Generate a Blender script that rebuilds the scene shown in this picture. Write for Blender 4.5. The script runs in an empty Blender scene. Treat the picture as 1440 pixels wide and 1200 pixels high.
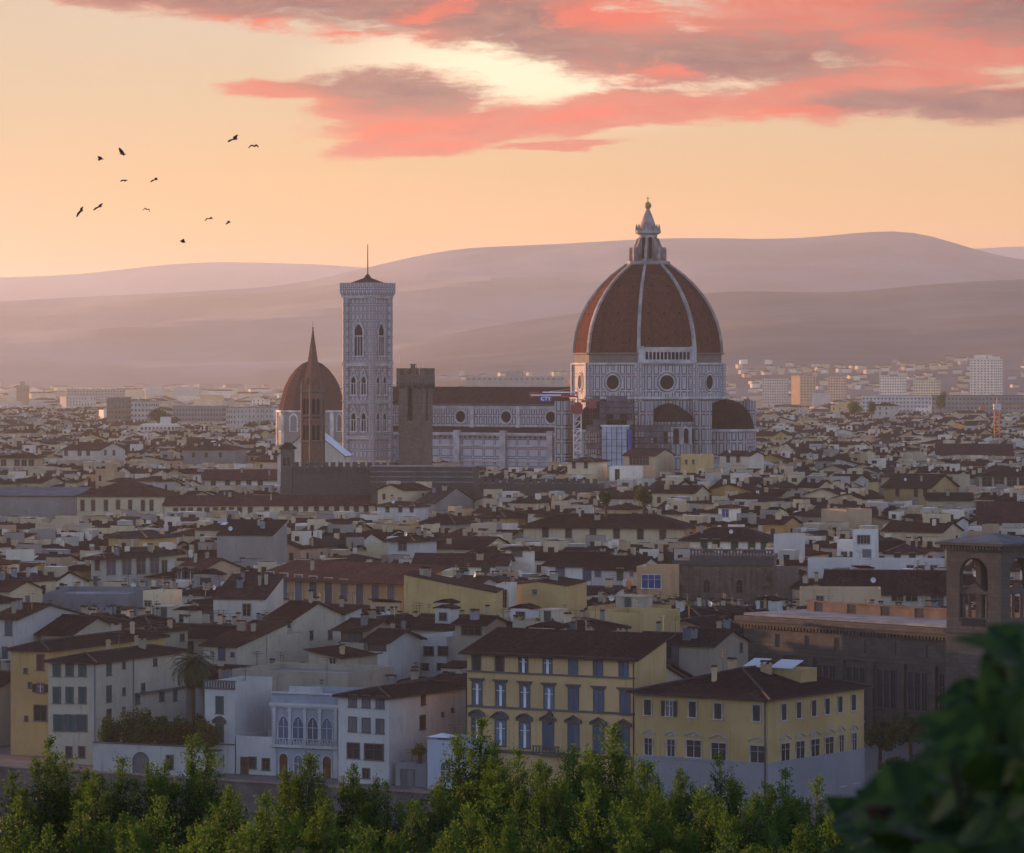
import bpy, math, random
from math import sin, cos, pi, radians, sqrt, floor
from mathutils import Vector, noise
S = bpy.context.scene
COL = S.collection
F, CZ, HX, HY = 5574.0, 55.0, 720.0, 520.0      # focal length in photo pixels, eye height, principal column, horizon row
# ---------------------------------------------------------------- camera
cam = bpy.data.objects.new('camera', bpy.data.cameras.new('camera'))
COL.objects.link(cam); S.camera = cam
cam.location = (0, 0, CZ); cam.rotation_euler = (pi / 2, 0, 0)
cd = cam.data
cd.sensor_width = 36; cd.lens = 36 * F / 1440
cd.shift_y = -80 / 1440
cd.clip_start = 0.5; cd.clip_end = 90000
cd.dof.use_dof = True; cd.dof.focus_distance = 1100; cd.dof.aperture_fstop = 10.5
# ---------------------------------------------------------------- exposure and sampling
S.view_settings.view_transform = 'Standard'; S.view_settings.look = 'None'
S.view_settings.exposure = 1.30; S.view_settings.gamma = 1
cy = S.cycles
cy.use_denoising = True
cy.max_bounces = 5; cy.diffuse_bounces = 3; cy.glossy_bounces = 2; cy.transmission_bounces = 3
cy.volume_bounces = 1; cy.transparent_max_bounces = 8; cy.caustics_reflective = False; cy.caustics_refractive = False
# ---------------------------------------------------------------- sun and sky
SUN_A, SUN_E = radians(-127), radians(3.0)      # angle from «towards the camera», positive to the right; elevation
sun_dir = Vector((sin(SUN_A) * cos(SUN_E), -cos(SUN_A) * cos(SUN_E), sin(SUN_E)))
sl = bpy.data.lights.new('sun', 'SUN'); sl.energy = 4.6; sl.angle = radians(0.5); sl.color = (1, .50, .24)
so = bpy.data.objects.new('sun', sl); COL.objects.link(so)
so.rotation_euler = sun_dir.to_track_quat('Z', 'Y').to_euler()

def lin(c):
    return tuple(((x / 255) / 12.92 if x / 255 <= .04045 else ((x / 255 + .055) / 1.055) ** 2.4) for x in c)

class NT:
    """small helper to write node trees"""
    def __init__(s, t): s.t = t; s.t.nodes.clear()
    def n(s, typ, props=None, **inp):
        nd = s.t.nodes.new(typ)
        for k, v in (props or {}).items(): setattr(nd, k, v)
        for k, v in inp.items(): s.put(nd, k.replace('_', ' '), v)
        return nd
    def put(s, nd, k, v):
        sock = nd.inputs[int(k[1:])] if k[0] == 'i' and k[1:].isdigit() else nd.inputs[k]
        if isinstance(v, bpy.types.NodeSocket): s.t.links.new(v, sock)
        elif isinstance(v, bpy.types.Node): s.t.links.new(v.outputs[0], sock)
        else: sock.default_value = v
    def m(s, op, a, b=0.0, c=0.0, clamp=False):
        return s.n('ShaderNodeMath', dict(operation=op, use_clamp=clamp), i0=a, i1=b, i2=c).outputs[0]
    def mix(s, f, a, b, mode='MIX'):
        nd = s.t.nodes.new('ShaderNodeMix'); nd.data_type = 'RGBA'; nd.blend_type = mode
        s.put(nd, 'i0', f); s.put(nd, 'i6', col4(a)); s.put(nd, 'i7', col4(b))
        return nd.outputs[2]
    def step(s, x, a, b):
        return s.n('ShaderNodeMapRange', dict(interpolation_type='SMOOTHSTEP'), i0=x, i1=a, i2=b).outputs[0]
    def noise(s, vec, scale, detail=4, rough=.55):
        return s.n('ShaderNodeTexNoise', None, Vector=vec, Scale=scale, Detail=detail, Roughness=rough).outputs[0]
    def mapping(s, vec, loc=(0, 0, 0), rot=0, scale=(1, 1, 1), typ='POINT'):
        return s.n('ShaderNodeMapping', dict(vector_type=typ), Vector=vec, Location=loc, Rotation=(0, 0, rot), Scale=scale).outputs[0]
    def ramp(s, f, stops):
        nd = s.n('ShaderNodeValToRGB', None, Fac=f); e = nd.color_ramp.elements
        while len(e) > 1: e.remove(e[-1])
        e[0].position = stops[0][0]; e[0].color = col4(stops[0][1])
        for p, c in stops[1:]: e.new(p).color = col4(c)
        return nd.outputs[0]
def col4(c):
    return (*c, 1.0) if isinstance(c, tuple) and len(c) == 3 else c

W = bpy.data.worlds.new('World'); S.world = W; W.use_nodes = True
w = NT(W.node_tree)
dirv = w.n('ShaderNodeTexCoord').outputs['Generated']
xyz = w.n('ShaderNodeSeparateXYZ', None, i0=dirv)
az = w.m('MULTIPLY', w.m('ARCTAN2', xyz.outputs[0], xyz.outputs[1]), F)
el = w.m('MULTIPLY', w.m('ARCSINE', xyz.outputs[2]), F)
vec = w.n('ShaderNodeCombineXYZ', None, i0=az, i1=el).outputs[0]
d1 = w.n('ShaderNodeTexNoise', None, Vector=w.mapping(vec, scale=(1 / 230, 1 / 60, 1)), Scale=1.0, Detail=5, Roughness=.6).outputs[1]
d1 = w.n('ShaderNodeVectorMath', dict(operation='SUBTRACT'), i0=d1, i1=(.5, .5, .5)).outputs[0]
d1 = w.n('ShaderNodeVectorMath', dict(operation='MULTIPLY'), i0=d1, i1=(110, 46, 0)).outputs[0]
wv = w.n('ShaderNodeVectorMath', dict(operation='ADD'), i0=vec, i1=d1).outputs[0]
def blobs(lst, v=wv):
    out = None
    for (cx, cyy, a, b, r) in lst:
        l = w.n('ShaderNodeVectorMath', dict(operation='LENGTH'), i0=w.mapping(v, (cx - HX, HY - cyy, 0), radians(r), (a, b, 1), 'TEXTURE')).outputs[1]
        q = w.m('SUBTRACT', 1.0, l)
        out = q if out is None else w.n('ShaderNodeMath', dict(operation='SMOOTH_MAX'), i0=out, i1=q, i2=.12).outputs[0]
    return out
field = blobs([(330, -14, 330, 56, -3), (640, 2, 330, 66, -4), (850, 62, 200, 66, -12), (1040, 76, 190, 50, 3), (1290, 30, 420, 95, 0),
               (1200, 128, 260, 46, 5), (1390, 150, 130, 30, 2), (870, 160, 210, 34, 6), (565, 150, 165, 58, -5), (420, 133, 105, 15, -4),
               (650, 176, 220, 34, 2), (565, 208, 130, 22, 3), (780, 204, 110, 7, 1)])
fb = w.noise(w.mapping(wv, rot=radians(-4), scale=(1 / 190, 1 / 30, 1)), 1.0, 9, .62)
fb2 = w.noise(w.mapping(wv, (5.2, 1.7, 0), radians(-7), (1 / 62, 1 / 19, 1)), 1.0, 9, .72)
dens = w.m('ADD', w.m('ADD', field, w.m('MULTIPLY', w.m('SUBTRACT', fb, .5), 1.05)), w.m('MULTIPLY', w.m('SUBTRACT', fb2, .5), .95))
dens = w.m('MULTIPLY', w.step(dens, -.08, .36), .96)
fn = w.noise(w.mapping(wv, (3.1, 7.7, 0), scale=(1 / 260, 1 / 34, 1)), 1.0, 7, .6)
fnc = w.m('ADD', w.m('MULTIPLY', w.m('SUBTRACT', fn, .5), 1.7), w.m('MULTIPLY', w.m('SUBTRACT', fb2, .5), 2.6))
mauve = w.step(w.m('ADD', blobs([(420, 8, 420, 40, -4), (720, 40, 190, 62, -12), (1000, 84, 230, 40, 2), (560, 126, 130, 30, -4),
                                 (1385, 150, 130, 26, 2), (1240, 140, 130, 16, 4), (1400, 20, 160, 40, 0)]), fnc), -.5, .6)
fire = w.step(w.m('ADD', blobs([(600, 16, 90, 20, 14), (430, 46, 220, 14, -5), (575, 180, 130, 20, 8), (930, 104, 80, 14, 0), (820, 166, 130, 14, 6), (600, 208, 90, 12, 3),
                                (860, 22, 120, 26, 0), (1080, 160, 120, 14, 4)]), fnc), -.05, .85)
ccol = w.mix(mauve, lin((226, 92, 74)), lin((112, 62, 78)))
ccol = w.mix(w.m('MULTIPLY', w.m('SUBTRACT', fb2, .38), 1.1), ccol, lin((250, 176, 140)))
ccol = w.mix(w.m('MULTIPLY', fire, .8), ccol, lin((255, 84, 48)))
zr = w.n('ShaderNodeMapRange', None, i0=el, i1=0.0, i2=8755.0).outputs[0]
k = lambda v: v / 8755
base = w.ramp(zr, [(0, lin((226, 160, 128))), (k(110), lin((246, 164, 104))), (k(190), lin((250, 190, 116))), (k(270), lin((240, 192, 128))),
                   (k(390), lin((226, 200, 158))), (k(500), lin((222, 205, 182))), (k(900), lin((200, 180, 184))), (k(2600), lin((158, 160, 186))), (.6, lin((128, 140, 175))), (1, lin((115, 130, 168)))])
glow = w.step(w.n('ShaderNodeVectorMath', dict(operation='LENGTH'), i0=w.mapping(vec, (780 - HX, HY - 95, 0), 0, (420, 110, 1), 'TEXTURE')).outputs[1], 1.0, .2)
base = w.mix(w.m('MULTIPLY', glow, .9), base, tuple(1.32 * q for q in lin((255, 240, 204))))
sideL = w.step(az, -250.0, -1100.0)
base = w.mix(w.m('MULTIPLY', sideL, .7), base, lin((204, 186, 150)))
front = w.mix(dens, base, ccol)
nish = w.n('ShaderNodeTexSky', dict(sky_type='NISHITA', sun_disc=False, sun_elevation=SUN_E, sun_rotation=pi - SUN_A, air_density=1.0, dust_density=1.5, ozone_density=3.0))
SKY_K, FRONT_K = .1, .375
dusk = w.ramp(zr, [(0, (4.35, 4.6, 5.7)), (.10, (4.0, 4.5, 5.9)), (.25, (1.5, 1.75, 2.6)), (.5, (.3, .4, .9)), (1, (.1, .25, .65))])
back = w.mix(1.0, nish.outputs[0], dusk, 'ADD')
wgt = w.m('MULTIPLY', w.step(xyz.outputs[1], -.05, .55), w.step(xyz.outputs[2], .62, .20))
fr = w.n('ShaderNodeVectorMath', dict(operation='SCALE'), i0=front, Scale=FRONT_K / SKY_K).outputs[0]
w.n('ShaderNodeOutputWorld', None, Surface=w.n('ShaderNodeBackground', None, Color=w.mix(wgt, back, fr), Strength=SKY_K))
W.cycles.sampling_method = 'MANUAL'; W.cycles.sample_map_resolution = 1024
# ---------------------------------------------------------------- materials
M = {}
def new_mat(name):
    m = bpy.data.materials.new(name); m.use_nodes = True
    return m, NT(m.node_tree)
def finish(t, color, rough=.85, bump=None, bd=.3, metal=0.0, spec=.3, **kw):
    args = dict(Base_Color=color if not isinstance(color, tuple) else col4(color), Roughness=rough, Metallic=metal)
    b = t.n('ShaderNodeBsdfPrincipled', None, **args)
    b.inputs['Specular IOR Level'].default_value = spec
    if bump is not None:
        t.put(b, 'Normal', t.n('ShaderNodeBump', None, Strength=bd, Distance=.05, Height=bump).outputs[0])
    t.n('ShaderNodeOutputMaterial', None, Surface=b)
    return b
def plaster(name, c, dirt=.5):
    """old painted plaster: cloudy tone, rain streaks that run down from the eaves, patches of repair"""
    m, t = new_mat(name)
    tc = t.n('ShaderNodeTexCoord'); uv = tc.outputs['UV']; ob = tc.outputs['Object']
    rnd = t.n('ShaderNodeObjectInfo').outputs['Random']
    off = t.n('ShaderNodeCombineXYZ', None, i0=t.m('MULTIPLY', rnd, 97.0), i1=t.m('MULTIPLY', rnd, 31.0)).outputs[0]
    v = t.n('ShaderNodeVectorMath', dict(operation='ADD'), i0=uv, i1=off).outputs[0]
    big = t.noise(v, .13, 3, .6); mid = t.noise(v, .7, 6, .68)
    streak = t.noise(t.mapping(v, scale=(1.5, .12, 1)), 1.0, 5, .65)
    dark = tuple(x * y for x, y in zip(c, (.60, .58, .58))); pale = tuple(min(.82, x * 1.16 + .015) for x in c)
    col = t.mix(t.step(big, .36, .66), c, pale)
    col = t.mix(t.m('MULTIPLY', t.step(streak, .52, .74), dirt), col, dark)
    col = t.mix(t.m('MULTIPLY', t.step(mid, .54, .72), dirt * .75), col, tuple(x * .72 for x in c))
    sh = t.m('MULTIPLY_ADD', rnd, .34, .80)
    col = t.mix(1.0, col, t.n('ShaderNodeCombineColor', None, i0=sh, i1=sh, i2=t.m('MULTIPLY', sh, .98)).outputs[0], 'MULTIPLY')
    finish(t, col, .95, mid, .15, spec=.08)
    M[name] = m; return m
def tiles(name, c, gain=1.0):
    """terracotta: half-round tile rows, single tiles of different fire and age, lichen patches"""
    m, t = new_mat(name)
    tc = t.n('ShaderNodeTexCoord'); uv = tc.outputs['UV']
    rnd = t.n('ShaderNodeObjectInfo').outputs['Random']
    off = t.n('ShaderNodeCombineXYZ', None, i0=t.m('MULTIPLY', rnd, 61.0), i1=t.m('MULTIPLY', rnd, 23.0)).outputs[0]
    v = t.n('ShaderNodeVectorMath', dict(operation='ADD'), i0=uv, i1=off).outputs[0]
    cell = t.n('ShaderNodeTexVoronoi', None, Vector=t.mapping(v, scale=(3.2, 2.1, 1)), Scale=1.0)
    cellv = t.n('ShaderNodeSeparateColor', None, i0=cell.outputs['Color']).outputs[0]
    wave = t.n('ShaderNodeTexWave', dict(wave_type='BANDS', bands_direction='X'), Vector=v, Scale=.62, Distortion=.5, Detail=1.0).outputs[1]
    big = t.noise(v, .16, 4, .6); sm = t.noise(v, 1.1, 6, .7)
    pale = tuple(min(1, x * 1.75 + .012) for x in c); dk = tuple(x * .48 for x in c)
    col = t.mix(t.m('MULTIPLY', t.step(cellv, .35, 1.0), .75), c, pale)
    col = t.mix(t.m('MULTIPLY', t.step(cellv, .3, .0), .7), col, dk)
    col = t.mix(t.m('MULTIPLY', t.step(big, .42, .70), .8), col, tuple(x * .55 + .004 for x in c))
    stk = t.noise(t.mapping(v, scale=(.55, .06, 1)), 1.0, 4, .6)
    col = t.mix(t.m('MULTIPLY', t.step(stk, .45, .70), .5), col, tuple(x * .5 for x in c))
    col = t.mix(t.m('MULTIPLY', t.step(sm, .58, .78), .4), col, tuple(x * .8 + .012 for x in c))
    col = t.mix(t.m('MULTIPLY', t.step(wave, .45, .05), .45), col, dk)
    sh = t.m('MULTIPLY_ADD', rnd, .55 * gain, .72 * gain)
    col = t.mix(1.0, col, t.n('ShaderNodeCombineColor', None, i0=sh, i1=sh, i2=sh).outputs[0], 'MULTIPLY')
    finish(t, col, .95, wave, .5, spec=.03)
    M[name] = m; return m
def rough(name, c, scale=1.0, var=.35, ro=.85, spec=.3, space='Object', bd=.2):
    m, t = new_mat(name)
    tc = t.n('ShaderNodeTexCoord').outputs[space]
    n1 = t.noise(tc, .25 * scale, 4, .6); n2 = t.noise(tc, 2.2 * scale, 6, .65)
    col = t.mix(t.step(n1, .35, .68), tuple(x * (1 - var) for x in c), tuple(min(1, x * (1 + var * .6)) for x in c))
    col = t.mix(t.m('MULTIPLY', t.step(n2, .5, .72), var), col, tuple(x * .5 for x in c))
    finish(t, col, ro, n2, bd, spec=spec)
    M[name] = m; return m
def stone(name, c, bw=.9, bh=.45, mort=.55):
    """coursed stone blocks"""
    m, t = new_mat(name)
    uv = t.n('ShaderNodeTexCoord').outputs['UV']
    br = t.n('ShaderNodeTexBrick', None, Vector=uv, Color1=col4(c), Color2=col4(tuple(x * .66 for x in c)), Mortar=col4(tuple(x * mort for x in c)), Scale=1.0)
    br.inputs['Brick Width'].default_value = bw; br.inputs['Row Height'].default_value = bh; br.inputs['Mortar Size'].default_value = .03
    n1 = t.noise(uv, .12, 4, .6); n2 = t.noise(t.mapping(uv, scale=(1, .2, 1)), .9, 5, .65)
    col = t.mix(t.m('MULTIPLY', t.step(n1, .4, .7), .55), br.outputs[0], tuple(x * .55 for x in c))
    col = t.mix(t.m('MULTIPLY', t.step(n2, .5, .75), .55), col, tuple(min(1, x * 1.3) for x in c))
    finish(t, col, .9, br.outputs[1], .2)
    M[name] = m; return m
def marble(name, pw, ph, green=(.055, .06, .068), white=(.44, .415, .425), line=.36, pink=(.36, .25, .25)):
    """white marble panels framed in dark green with pink bands"""
    m, t = new_mat(name)
    uv = t.n('ShaderNodeTexCoord').outputs['UV']
    def grid(wd, ht, mo, c1, c2, c3):
        br = t.n('ShaderNodeTexBrick', dict(offset=0.0), Vector=uv, Color1=col4(c1), Color2=col4(c2), Mortar=col4(c3), Scale=1.0)
        br.inputs['Brick Width'].default_value = wd; br.inputs['Row Height'].default_value = ht
        br.inputs['Mortar Size'].default_value = mo; br.inputs['Mortar Smooth'].default_value = .1
        return br
    a = grid(pw, ph, line, white, tuple(x * .88 for x in white), green)
    b = grid(pw, ph, line * .42, (1, 1, 1), (1, 1, 1), (0, 0, 0))                # outer white frame of every panel
    col = t.mix(t.m('SUBTRACT', 1.0, b.outputs[1]), tuple(x * .95 for x in white), a.outputs[0])
    c = grid(pw * 40, ph * 2, .34, (0, 0, 0), (0, 0, 0), (1, 1, 1))
    col = t.mix(t.m('MULTIPLY', c.outputs[1], .8), col, pink)
    n1 = t.noise(uv, .22, 5, .65); n2 = t.noise(t.mapping(uv, scale=(1, .15, 1)), 1.1, 5, .65)
    col = t.mix(t.m('MULTIPLY', t.step(n1, .42, .72), .4), col, tuple(x * .6 for x in white))
    col = t.mix(t.m('MULTIPLY', t.step(n2, .5, .78), .55), col, (.22, .2, .2))
    finish(t, col, .75)
    M[name] = m; return m
def leafm(name, a, b, trans=.35):
    m, t = new_mat(name)
    r = t.n('ShaderNodeNewGeometry').outputs['Random Per Island']
    o = t.n('ShaderNodeObjectInfo').outputs['Random']
    col = t.ramp(r, [(0, a), (.55, tuple((x + y) / 2 for x, y in zip(a, b))), (1, b)])
    sh = t.m('MULTIPLY_ADD', o, .4, .8)
    col = t.mix(1.0, col, t.n('ShaderNodeCombineColor', None, i0=sh, i1=sh, i2=sh).outputs[0], 'MULTIPLY')
    p = t.n('ShaderNodeBsdfPrincipled', None, Base_Color=col, Roughness=.6)
    p.inputs['Specular IOR Level'].default_value = .12
    tr = t.n('ShaderNodeBsdfTranslucent', None, Color=t.mix(1.0, col, (1.5, 1.6, .7), 'MULTIPLY'))
    t.n('ShaderNodeOutputMaterial', None, Surface=t.n('ShaderNodeMixShader', None, i0=trans, i1=p.outputs[0], i2=tr.outputs[0]))
    M[name] = m; return m
def slats(name, c, pitch=.14):
    m, t = new_mat(name)
    uv = t.n('ShaderNodeTexCoord').outputs['Object']
    wv_ = t.n('ShaderNodeTexWave', dict(wave_type='BANDS', bands_direction='Z'), Vector=uv, Scale=.31 / pitch, Distortion=.2).outputs[1]
    n = t.noise(uv, 1.4, 4, .6); rnd = t.n('ShaderNodeObjectInfo').outputs['Random']
    col = t.mix(t.step(wv_, .5, .1), c, tuple(x * .45 for x in c))
    col = t.mix(t.m('MULTIPLY', t.step(n, .45, .75), .5), col, tuple(x * .6 + .01 for x in c))
    sh = t.m('MULTIPLY_ADD', rnd, .5, .75)
    col = t.mix(1.0, col, t.n('ShaderNodeCombineColor', None, i0=sh, i1=sh, i2=sh).outputs[0], 'MULTIPLY')
    finish(t, col, .6, wv_, .4); M[name] = m
def glass(name, c, ro=.12):
    m, t = new_mat(name)
    rnd = t.n('ShaderNodeObjectInfo').outputs['Random']
    col = t.mix(rnd, c, tuple(x * 2.2 + .004 for x in c))
    finish(t, col, ro, spec=.5); M[name] = m
PL = dict(cream=(.50, .43, .30), white=(.62, .58, .52), pale_grey=(.40, .39, .37), yellow=(.46, .34, .16), ochre=(.40, .25, .10), tan=(.38, .29, .20),
          beige=(.45, .38, .28), grey=(.26, .25, .245), pink=(.44, .30, .23), orange=(.40, .265, .15), brown=(.21, .155, .11), bluish=(.46, .48, .50))
for k_, v_ in PL.items(): plaster(k_, tuple(q * g_ for q, g_ in zip(v_, (.98, .93, .88))), .65)
plaster('near_yellow', (.345, .25, .115), .6); plaster('near_cream', (.33, .30, .24), .7); plaster('near_white', (.38, .38, .375), .7)  # near palette: plaster toned down, foreground dimming put into the colour
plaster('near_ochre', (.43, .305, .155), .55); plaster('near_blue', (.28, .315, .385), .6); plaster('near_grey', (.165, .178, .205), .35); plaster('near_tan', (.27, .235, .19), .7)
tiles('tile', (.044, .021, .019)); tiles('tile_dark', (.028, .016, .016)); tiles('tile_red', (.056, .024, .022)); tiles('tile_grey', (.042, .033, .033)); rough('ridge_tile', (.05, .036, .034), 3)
tiles('dome_tile', (.10, .030, .021)); tiles('near_tile', (.021, .0125, .0135)); tiles('near_tile_red', (.034, .015, .015))  # near tiles: darker copies that carry the same foreground dimming
stone('brownstone', (.17, .122, .098), 1.1, .5); stone('greystone', (.11, .105, .10)); stone('darkstone', (.08, .074, .074)); stone('palestone', (.30, .26, .21))
stone('library_stone', (.085, .077, .072), 1.4, .6); stone('brick_wall', (.15, .088, .055), .5, .2); stone('spire_brick', (.22, .105, .07), .5, .2)
stone('drum_brick', (.20, .165, .14), .8, .3)
rough('trim_grey', (.17, .17, .175)); rough('trim_white', (.58, .56, .53)); rough('trim_stone', (.26, .23, .19)); rough('wood_dark', (.045, .034, .028)); rough('trim_near', (.085, .088, .096))
rough('marble_white', (.43, .40, .405), var=.3); rough('marble_pink', (.34, .25, .23)); rough('marble_rib', (.33, .29, .27)); rough('trim_light', (.33, .325, .34)); rough('marble_green', (.085, .095, .10)); rough('marble_near_white', (.42, .43, .45), var=.2)
rough('metal_dark', (.05, .05, .055), ro=.5); rough('metal_white', (.62, .63, .66), ro=.5, var=.2); rough('slate', (.10, .115, .135)); rough('paving', (.13, .125, .12)); rough('lead', (.16, .17, .19))
rough('asphalt', (.05, .05, .052)); rough('rampart', (.085, .085, .095)); rough('flat_roof', (.24, .235, .23)); rough('blue_roof', (.24, .27, .31)); rough('white_roof', (.70, .71, .74), var=.15)
rough('terracotta', (.15, .10, .075)); rough('void', (.008, .007, .008), var=.1); rough('crane_red', (.30, .05, .05), ro=.5); rough('crane_orange', (.45, .17, .06), ro=.5); rough('crane_white', (.6, .56, .58), ro=.5)
rough('sign_blue', (.03, .06, .30), ro=.4, var=.1); rough('letter_white', (.8, .82, .86), var=.05); rough('net', (.13, .12, .15)); rough('blue_wrap', (.33, .40, .50), var=.25); rough('gilt', (.45, .30, .10), ro=.4)
rough('awning', (.72, .73, .76), var=.1); rough('bark', (.06, .045, .035), 4); rough('palm_bark', (.075, .055, .04), 5); rough('soil', (.035, .04, .022)); rough('stem', (.05, .06, .025), 8)
rough('bird', (.012, .014, .018)); rough('rose', (.09, .025, .03), 20); rough('hill_haze_tint', (.045, .06, .09), .006, .8); rough('mountain_haze_tint', (.105, .125, .165), .004, .6); rough('far_ridge_haze_tint', (.30, .285, .30), .003, .3); rough('city_ground', (.15, .14, .13), .004)  # hill colours step paler with distance: layered haze put into the base colour
rough('far_wall', (.40, .36, .32), .02); rough('pink_fresco', (.42, .32, .26)); rough('door_brown', (.10, .038, .022), 3)
slats('sh_teal', (.012, .075, .082)); slats('sh_blue', (.055, .085, .145)); slats('sh_green', (.022, .060, .045)); slats('sh_brown', (.06, .036, .026)); slats('sh_grey', (.11, .125, .15)); slats('sh_red', (.11, .032, .02)); slats('sh_dark', (.022, .022, .026)); slats('sh_sky', (.055, .115, .19))
glass('pane', (.012, .013, .016)); glass('pane_blue', (.045, .07, .11)); glass('pane_grey', (.045, .05, .06)); glass('skylight', (.16, .19, .23), .3); glass('blue_window', (.02, .04, .13))
marble('marble_drum', 2.5, 5.3, line=.66, white=(.43, .40, .415)); marble('marble_nave', 2.0, 3.5, line=.62, white=(.42, .395, .42)); marble('marble_tower', 1.75, 2.9, line=.46, white=(.42, .385, .40)); marble('marble_low', 4.6, 3.4, line=.5, white=(.43, .41, .45)); marble('marble_apse', 2.6, 5.0, line=.75, white=(.36, .34, .345))
leafm('leaf_front', (.008, .031, .010), (.026, .062, .017)); leafm('leaf_lit_tip', (.034, .076, .016), (.076, .125, .028), .45); leafm('leaf_park', (.035, .055, .02), (.085, .105, .03)); leafm('leaf_dark', (.011, .034, .012), (.030, .068, .020), .25)
leafm('leaf_garden', (.05, .075, .02), (.12, .14, .04)); leafm('leaf_palm', (.012, .030, .016), (.034, .064, .030), .15); leafm('leaf_rose', (.013, .034, .008), (.060, .098, .018), .2); leafm('leaf_ivy', (.02, .032, .018), (.06, .075, .04))

# ---------------------------------------------------------------- mesh helpers
class MB:
    def __init__(s): s.v = []; s.f = []; s.mi = []
    def face(s, pts, m=0):
        i = len(s.v); s.v.extend([tuple(p) for p in pts]); s.f.append(tuple(range(i, i + len(pts)))); s.mi.append(m)
    def box(s, x0, y0, z0, x1, y1, z1, m=0, bottom=True):
        a, b, c, d = (x0, y0), (x1, y0), (x1, y1), (x0, y1)
        for p, q in ((a, b), (b, c), (c, d), (d, a)):
            s.face([(*p, z0), (*q, z0), (*q, z1), (*p, z1)], m)
        s.face([(*a, z1), (*b, z1), (*c, z1), (*d, z1)], m)
        if bottom: s.face([(*d, z0), (*c, z0), (*b, z0), (*a, z0)], m)
    def loft(s, r0, r1, m=0, closed=True):
        n = len(r0)
        for i in range(n if closed else n - 1):
            j = (i + 1) % n
            s.face([r0[i], r0[j], r1[j], r1[i]], m)
    def rings(s, rs, m=0, cap0=False, cap1=True):
        for a, b in zip(rs, rs[1:]): s.loft(a, b, m)
        if cap1: s.face(rs[-1], m)
        if cap0: s.face(list(reversed(rs[0])), m)
    def lathe(s, prof, n=12, c=(0, 0), ph=0, m=0, cap0=False):
        s.rings([[(c[0] + r * cos(ph + 2 * pi * i / n), c[1] + r * sin(ph + 2 * pi * i / n), z) for i in range(n)] for r, z in prof], m, cap0)
    def prism(s, poly, y0, y1, m=0):
        """polygon in xz, counter-clockwise seen from -y, extruded along y"""
        s.face([(x, y0, z) for x, z in poly], m); s.face([(x, y1, z) for x, z in reversed(poly)], m)
        n = len(poly)
        for i in range(n):
            a, b = poly[i], poly[(i + 1) % n]
            s.face([(b[0], y0, b[1]), (a[0], y0, a[1]), (a[0], y1, a[1]), (b[0], y1, b[1])], m)
    def tube(s, a, b, r0, r1=None, n=6, m=0):
        a = Vector(a); b = Vector(b); r1 = r0 if r1 is None else r1
        d = (b - a).normalized(); u = d.orthogonal().normalized(); q = d.cross(u)
        ra = [a + (u * cos(2 * pi * i / n) + q * sin(2 * pi * i / n)) * r0 for i in range(n)]
        rb = [b + (u * cos(2 * pi * i / n) + q * sin(2 * pi * i / n)) * r1 for i in range(n)]
        s.loft(ra, rb, m); s.face(rb, m); s.face(list(reversed(ra)), m)
    def beam(s, a, b, t, m=0): s.tube(a, b, t * .7, n=4, m=m)
    def mesh(s, name, mats):
        me = bpy.data.meshes.new(name)
        me.from_pydata(s.v, [], s.f)
        for x in mats: me.materials.append(M[x] if isinstance(x, str) else x)
        me.polygons.foreach_set('material_index', s.mi)
        uv = me.uv_layers.new(name='UVMap'); out = []
        for f in s.f:
            p = [s.v[i] for i in f]
            nx = ny = nz = 0.0
            for i in range(len(p)):
                a, b = p[i], p[(i + 1) % len(p)]
                nx += (a[1] - b[1]) * (a[2] + b[2]); ny += (a[2] - b[2]) * (a[0] + b[0]); nz += (a[0] - b[0]) * (a[1] + b[1])
            l = sqrt(nx * nx + ny * ny + nz * nz) or 1; nx /= l; ny /= l; nz /= l
            h = sqrt(nx * nx + ny * ny)
            if h < .05: T, B = (1, 0, 0), (0, 1, 0)
            else:
                T = (-ny / h, nx / h, 0); B = (ny * T[2] - nz * T[1], nz * T[0] - nx * T[2], nx * T[1] - ny * T[0])
            for q in p:
                out.append(q[0] * T[0] + q[1] * T[1]); out.append(q[0] * B[0] + q[1] * B[1] + q[2] * B[2])
        uv.data.foreach_set('uv', out)
        me.update(); return me
    def obj(s, name, mats, parent=None, loc=None, rz=None):
        return put(name, s.mesh(name, mats if isinstance(mats, (list, tuple)) else [mats]), parent, loc, rz)
def put(name, me, parent=None, loc=None, rz=None):
    o = bpy.data.objects.new(name, me); COL.objects.link(o)
    if parent is not None: o.parent = parent
    if loc is not None: o.location = loc
    if rz is not None: o.rotation_euler = (0, 0, rz)
    return o
THINGS = []
def tag(o, label, cat, group=None):
    o['label'] = label; o['category'] = cat
    if group: o['group'] = group
    THINGS.append(o); return o
def thing(name, label, cat, loc=(0, 0, 0), rz=0, group=None):
    o = put(name, None, None, loc, rz); o.empty_display_size = .5
    return tag(o, label, cat, group)
def struct(o, kind='structure'): o['kind'] = kind; return o
def copy_tree(o, parent=None):
    c = o.copy(); COL.objects.link(c)
    if parent is not None: c.parent = parent
    for ch in list(o.children): copy_tree(ch, c)
    return c
def P(px, py, d): return Vector(((px - HX) / F * d, d, CZ + (HY - py) / F * d))
def oct_ring(r, z, n=8, ph=22.5, c=(0, 0)):
    return [(c[0] + r * cos(radians(ph + 360 * i / n)), c[1] + r * sin(radians(ph + 360 * i / n)), z) for i in range(n)]
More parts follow.
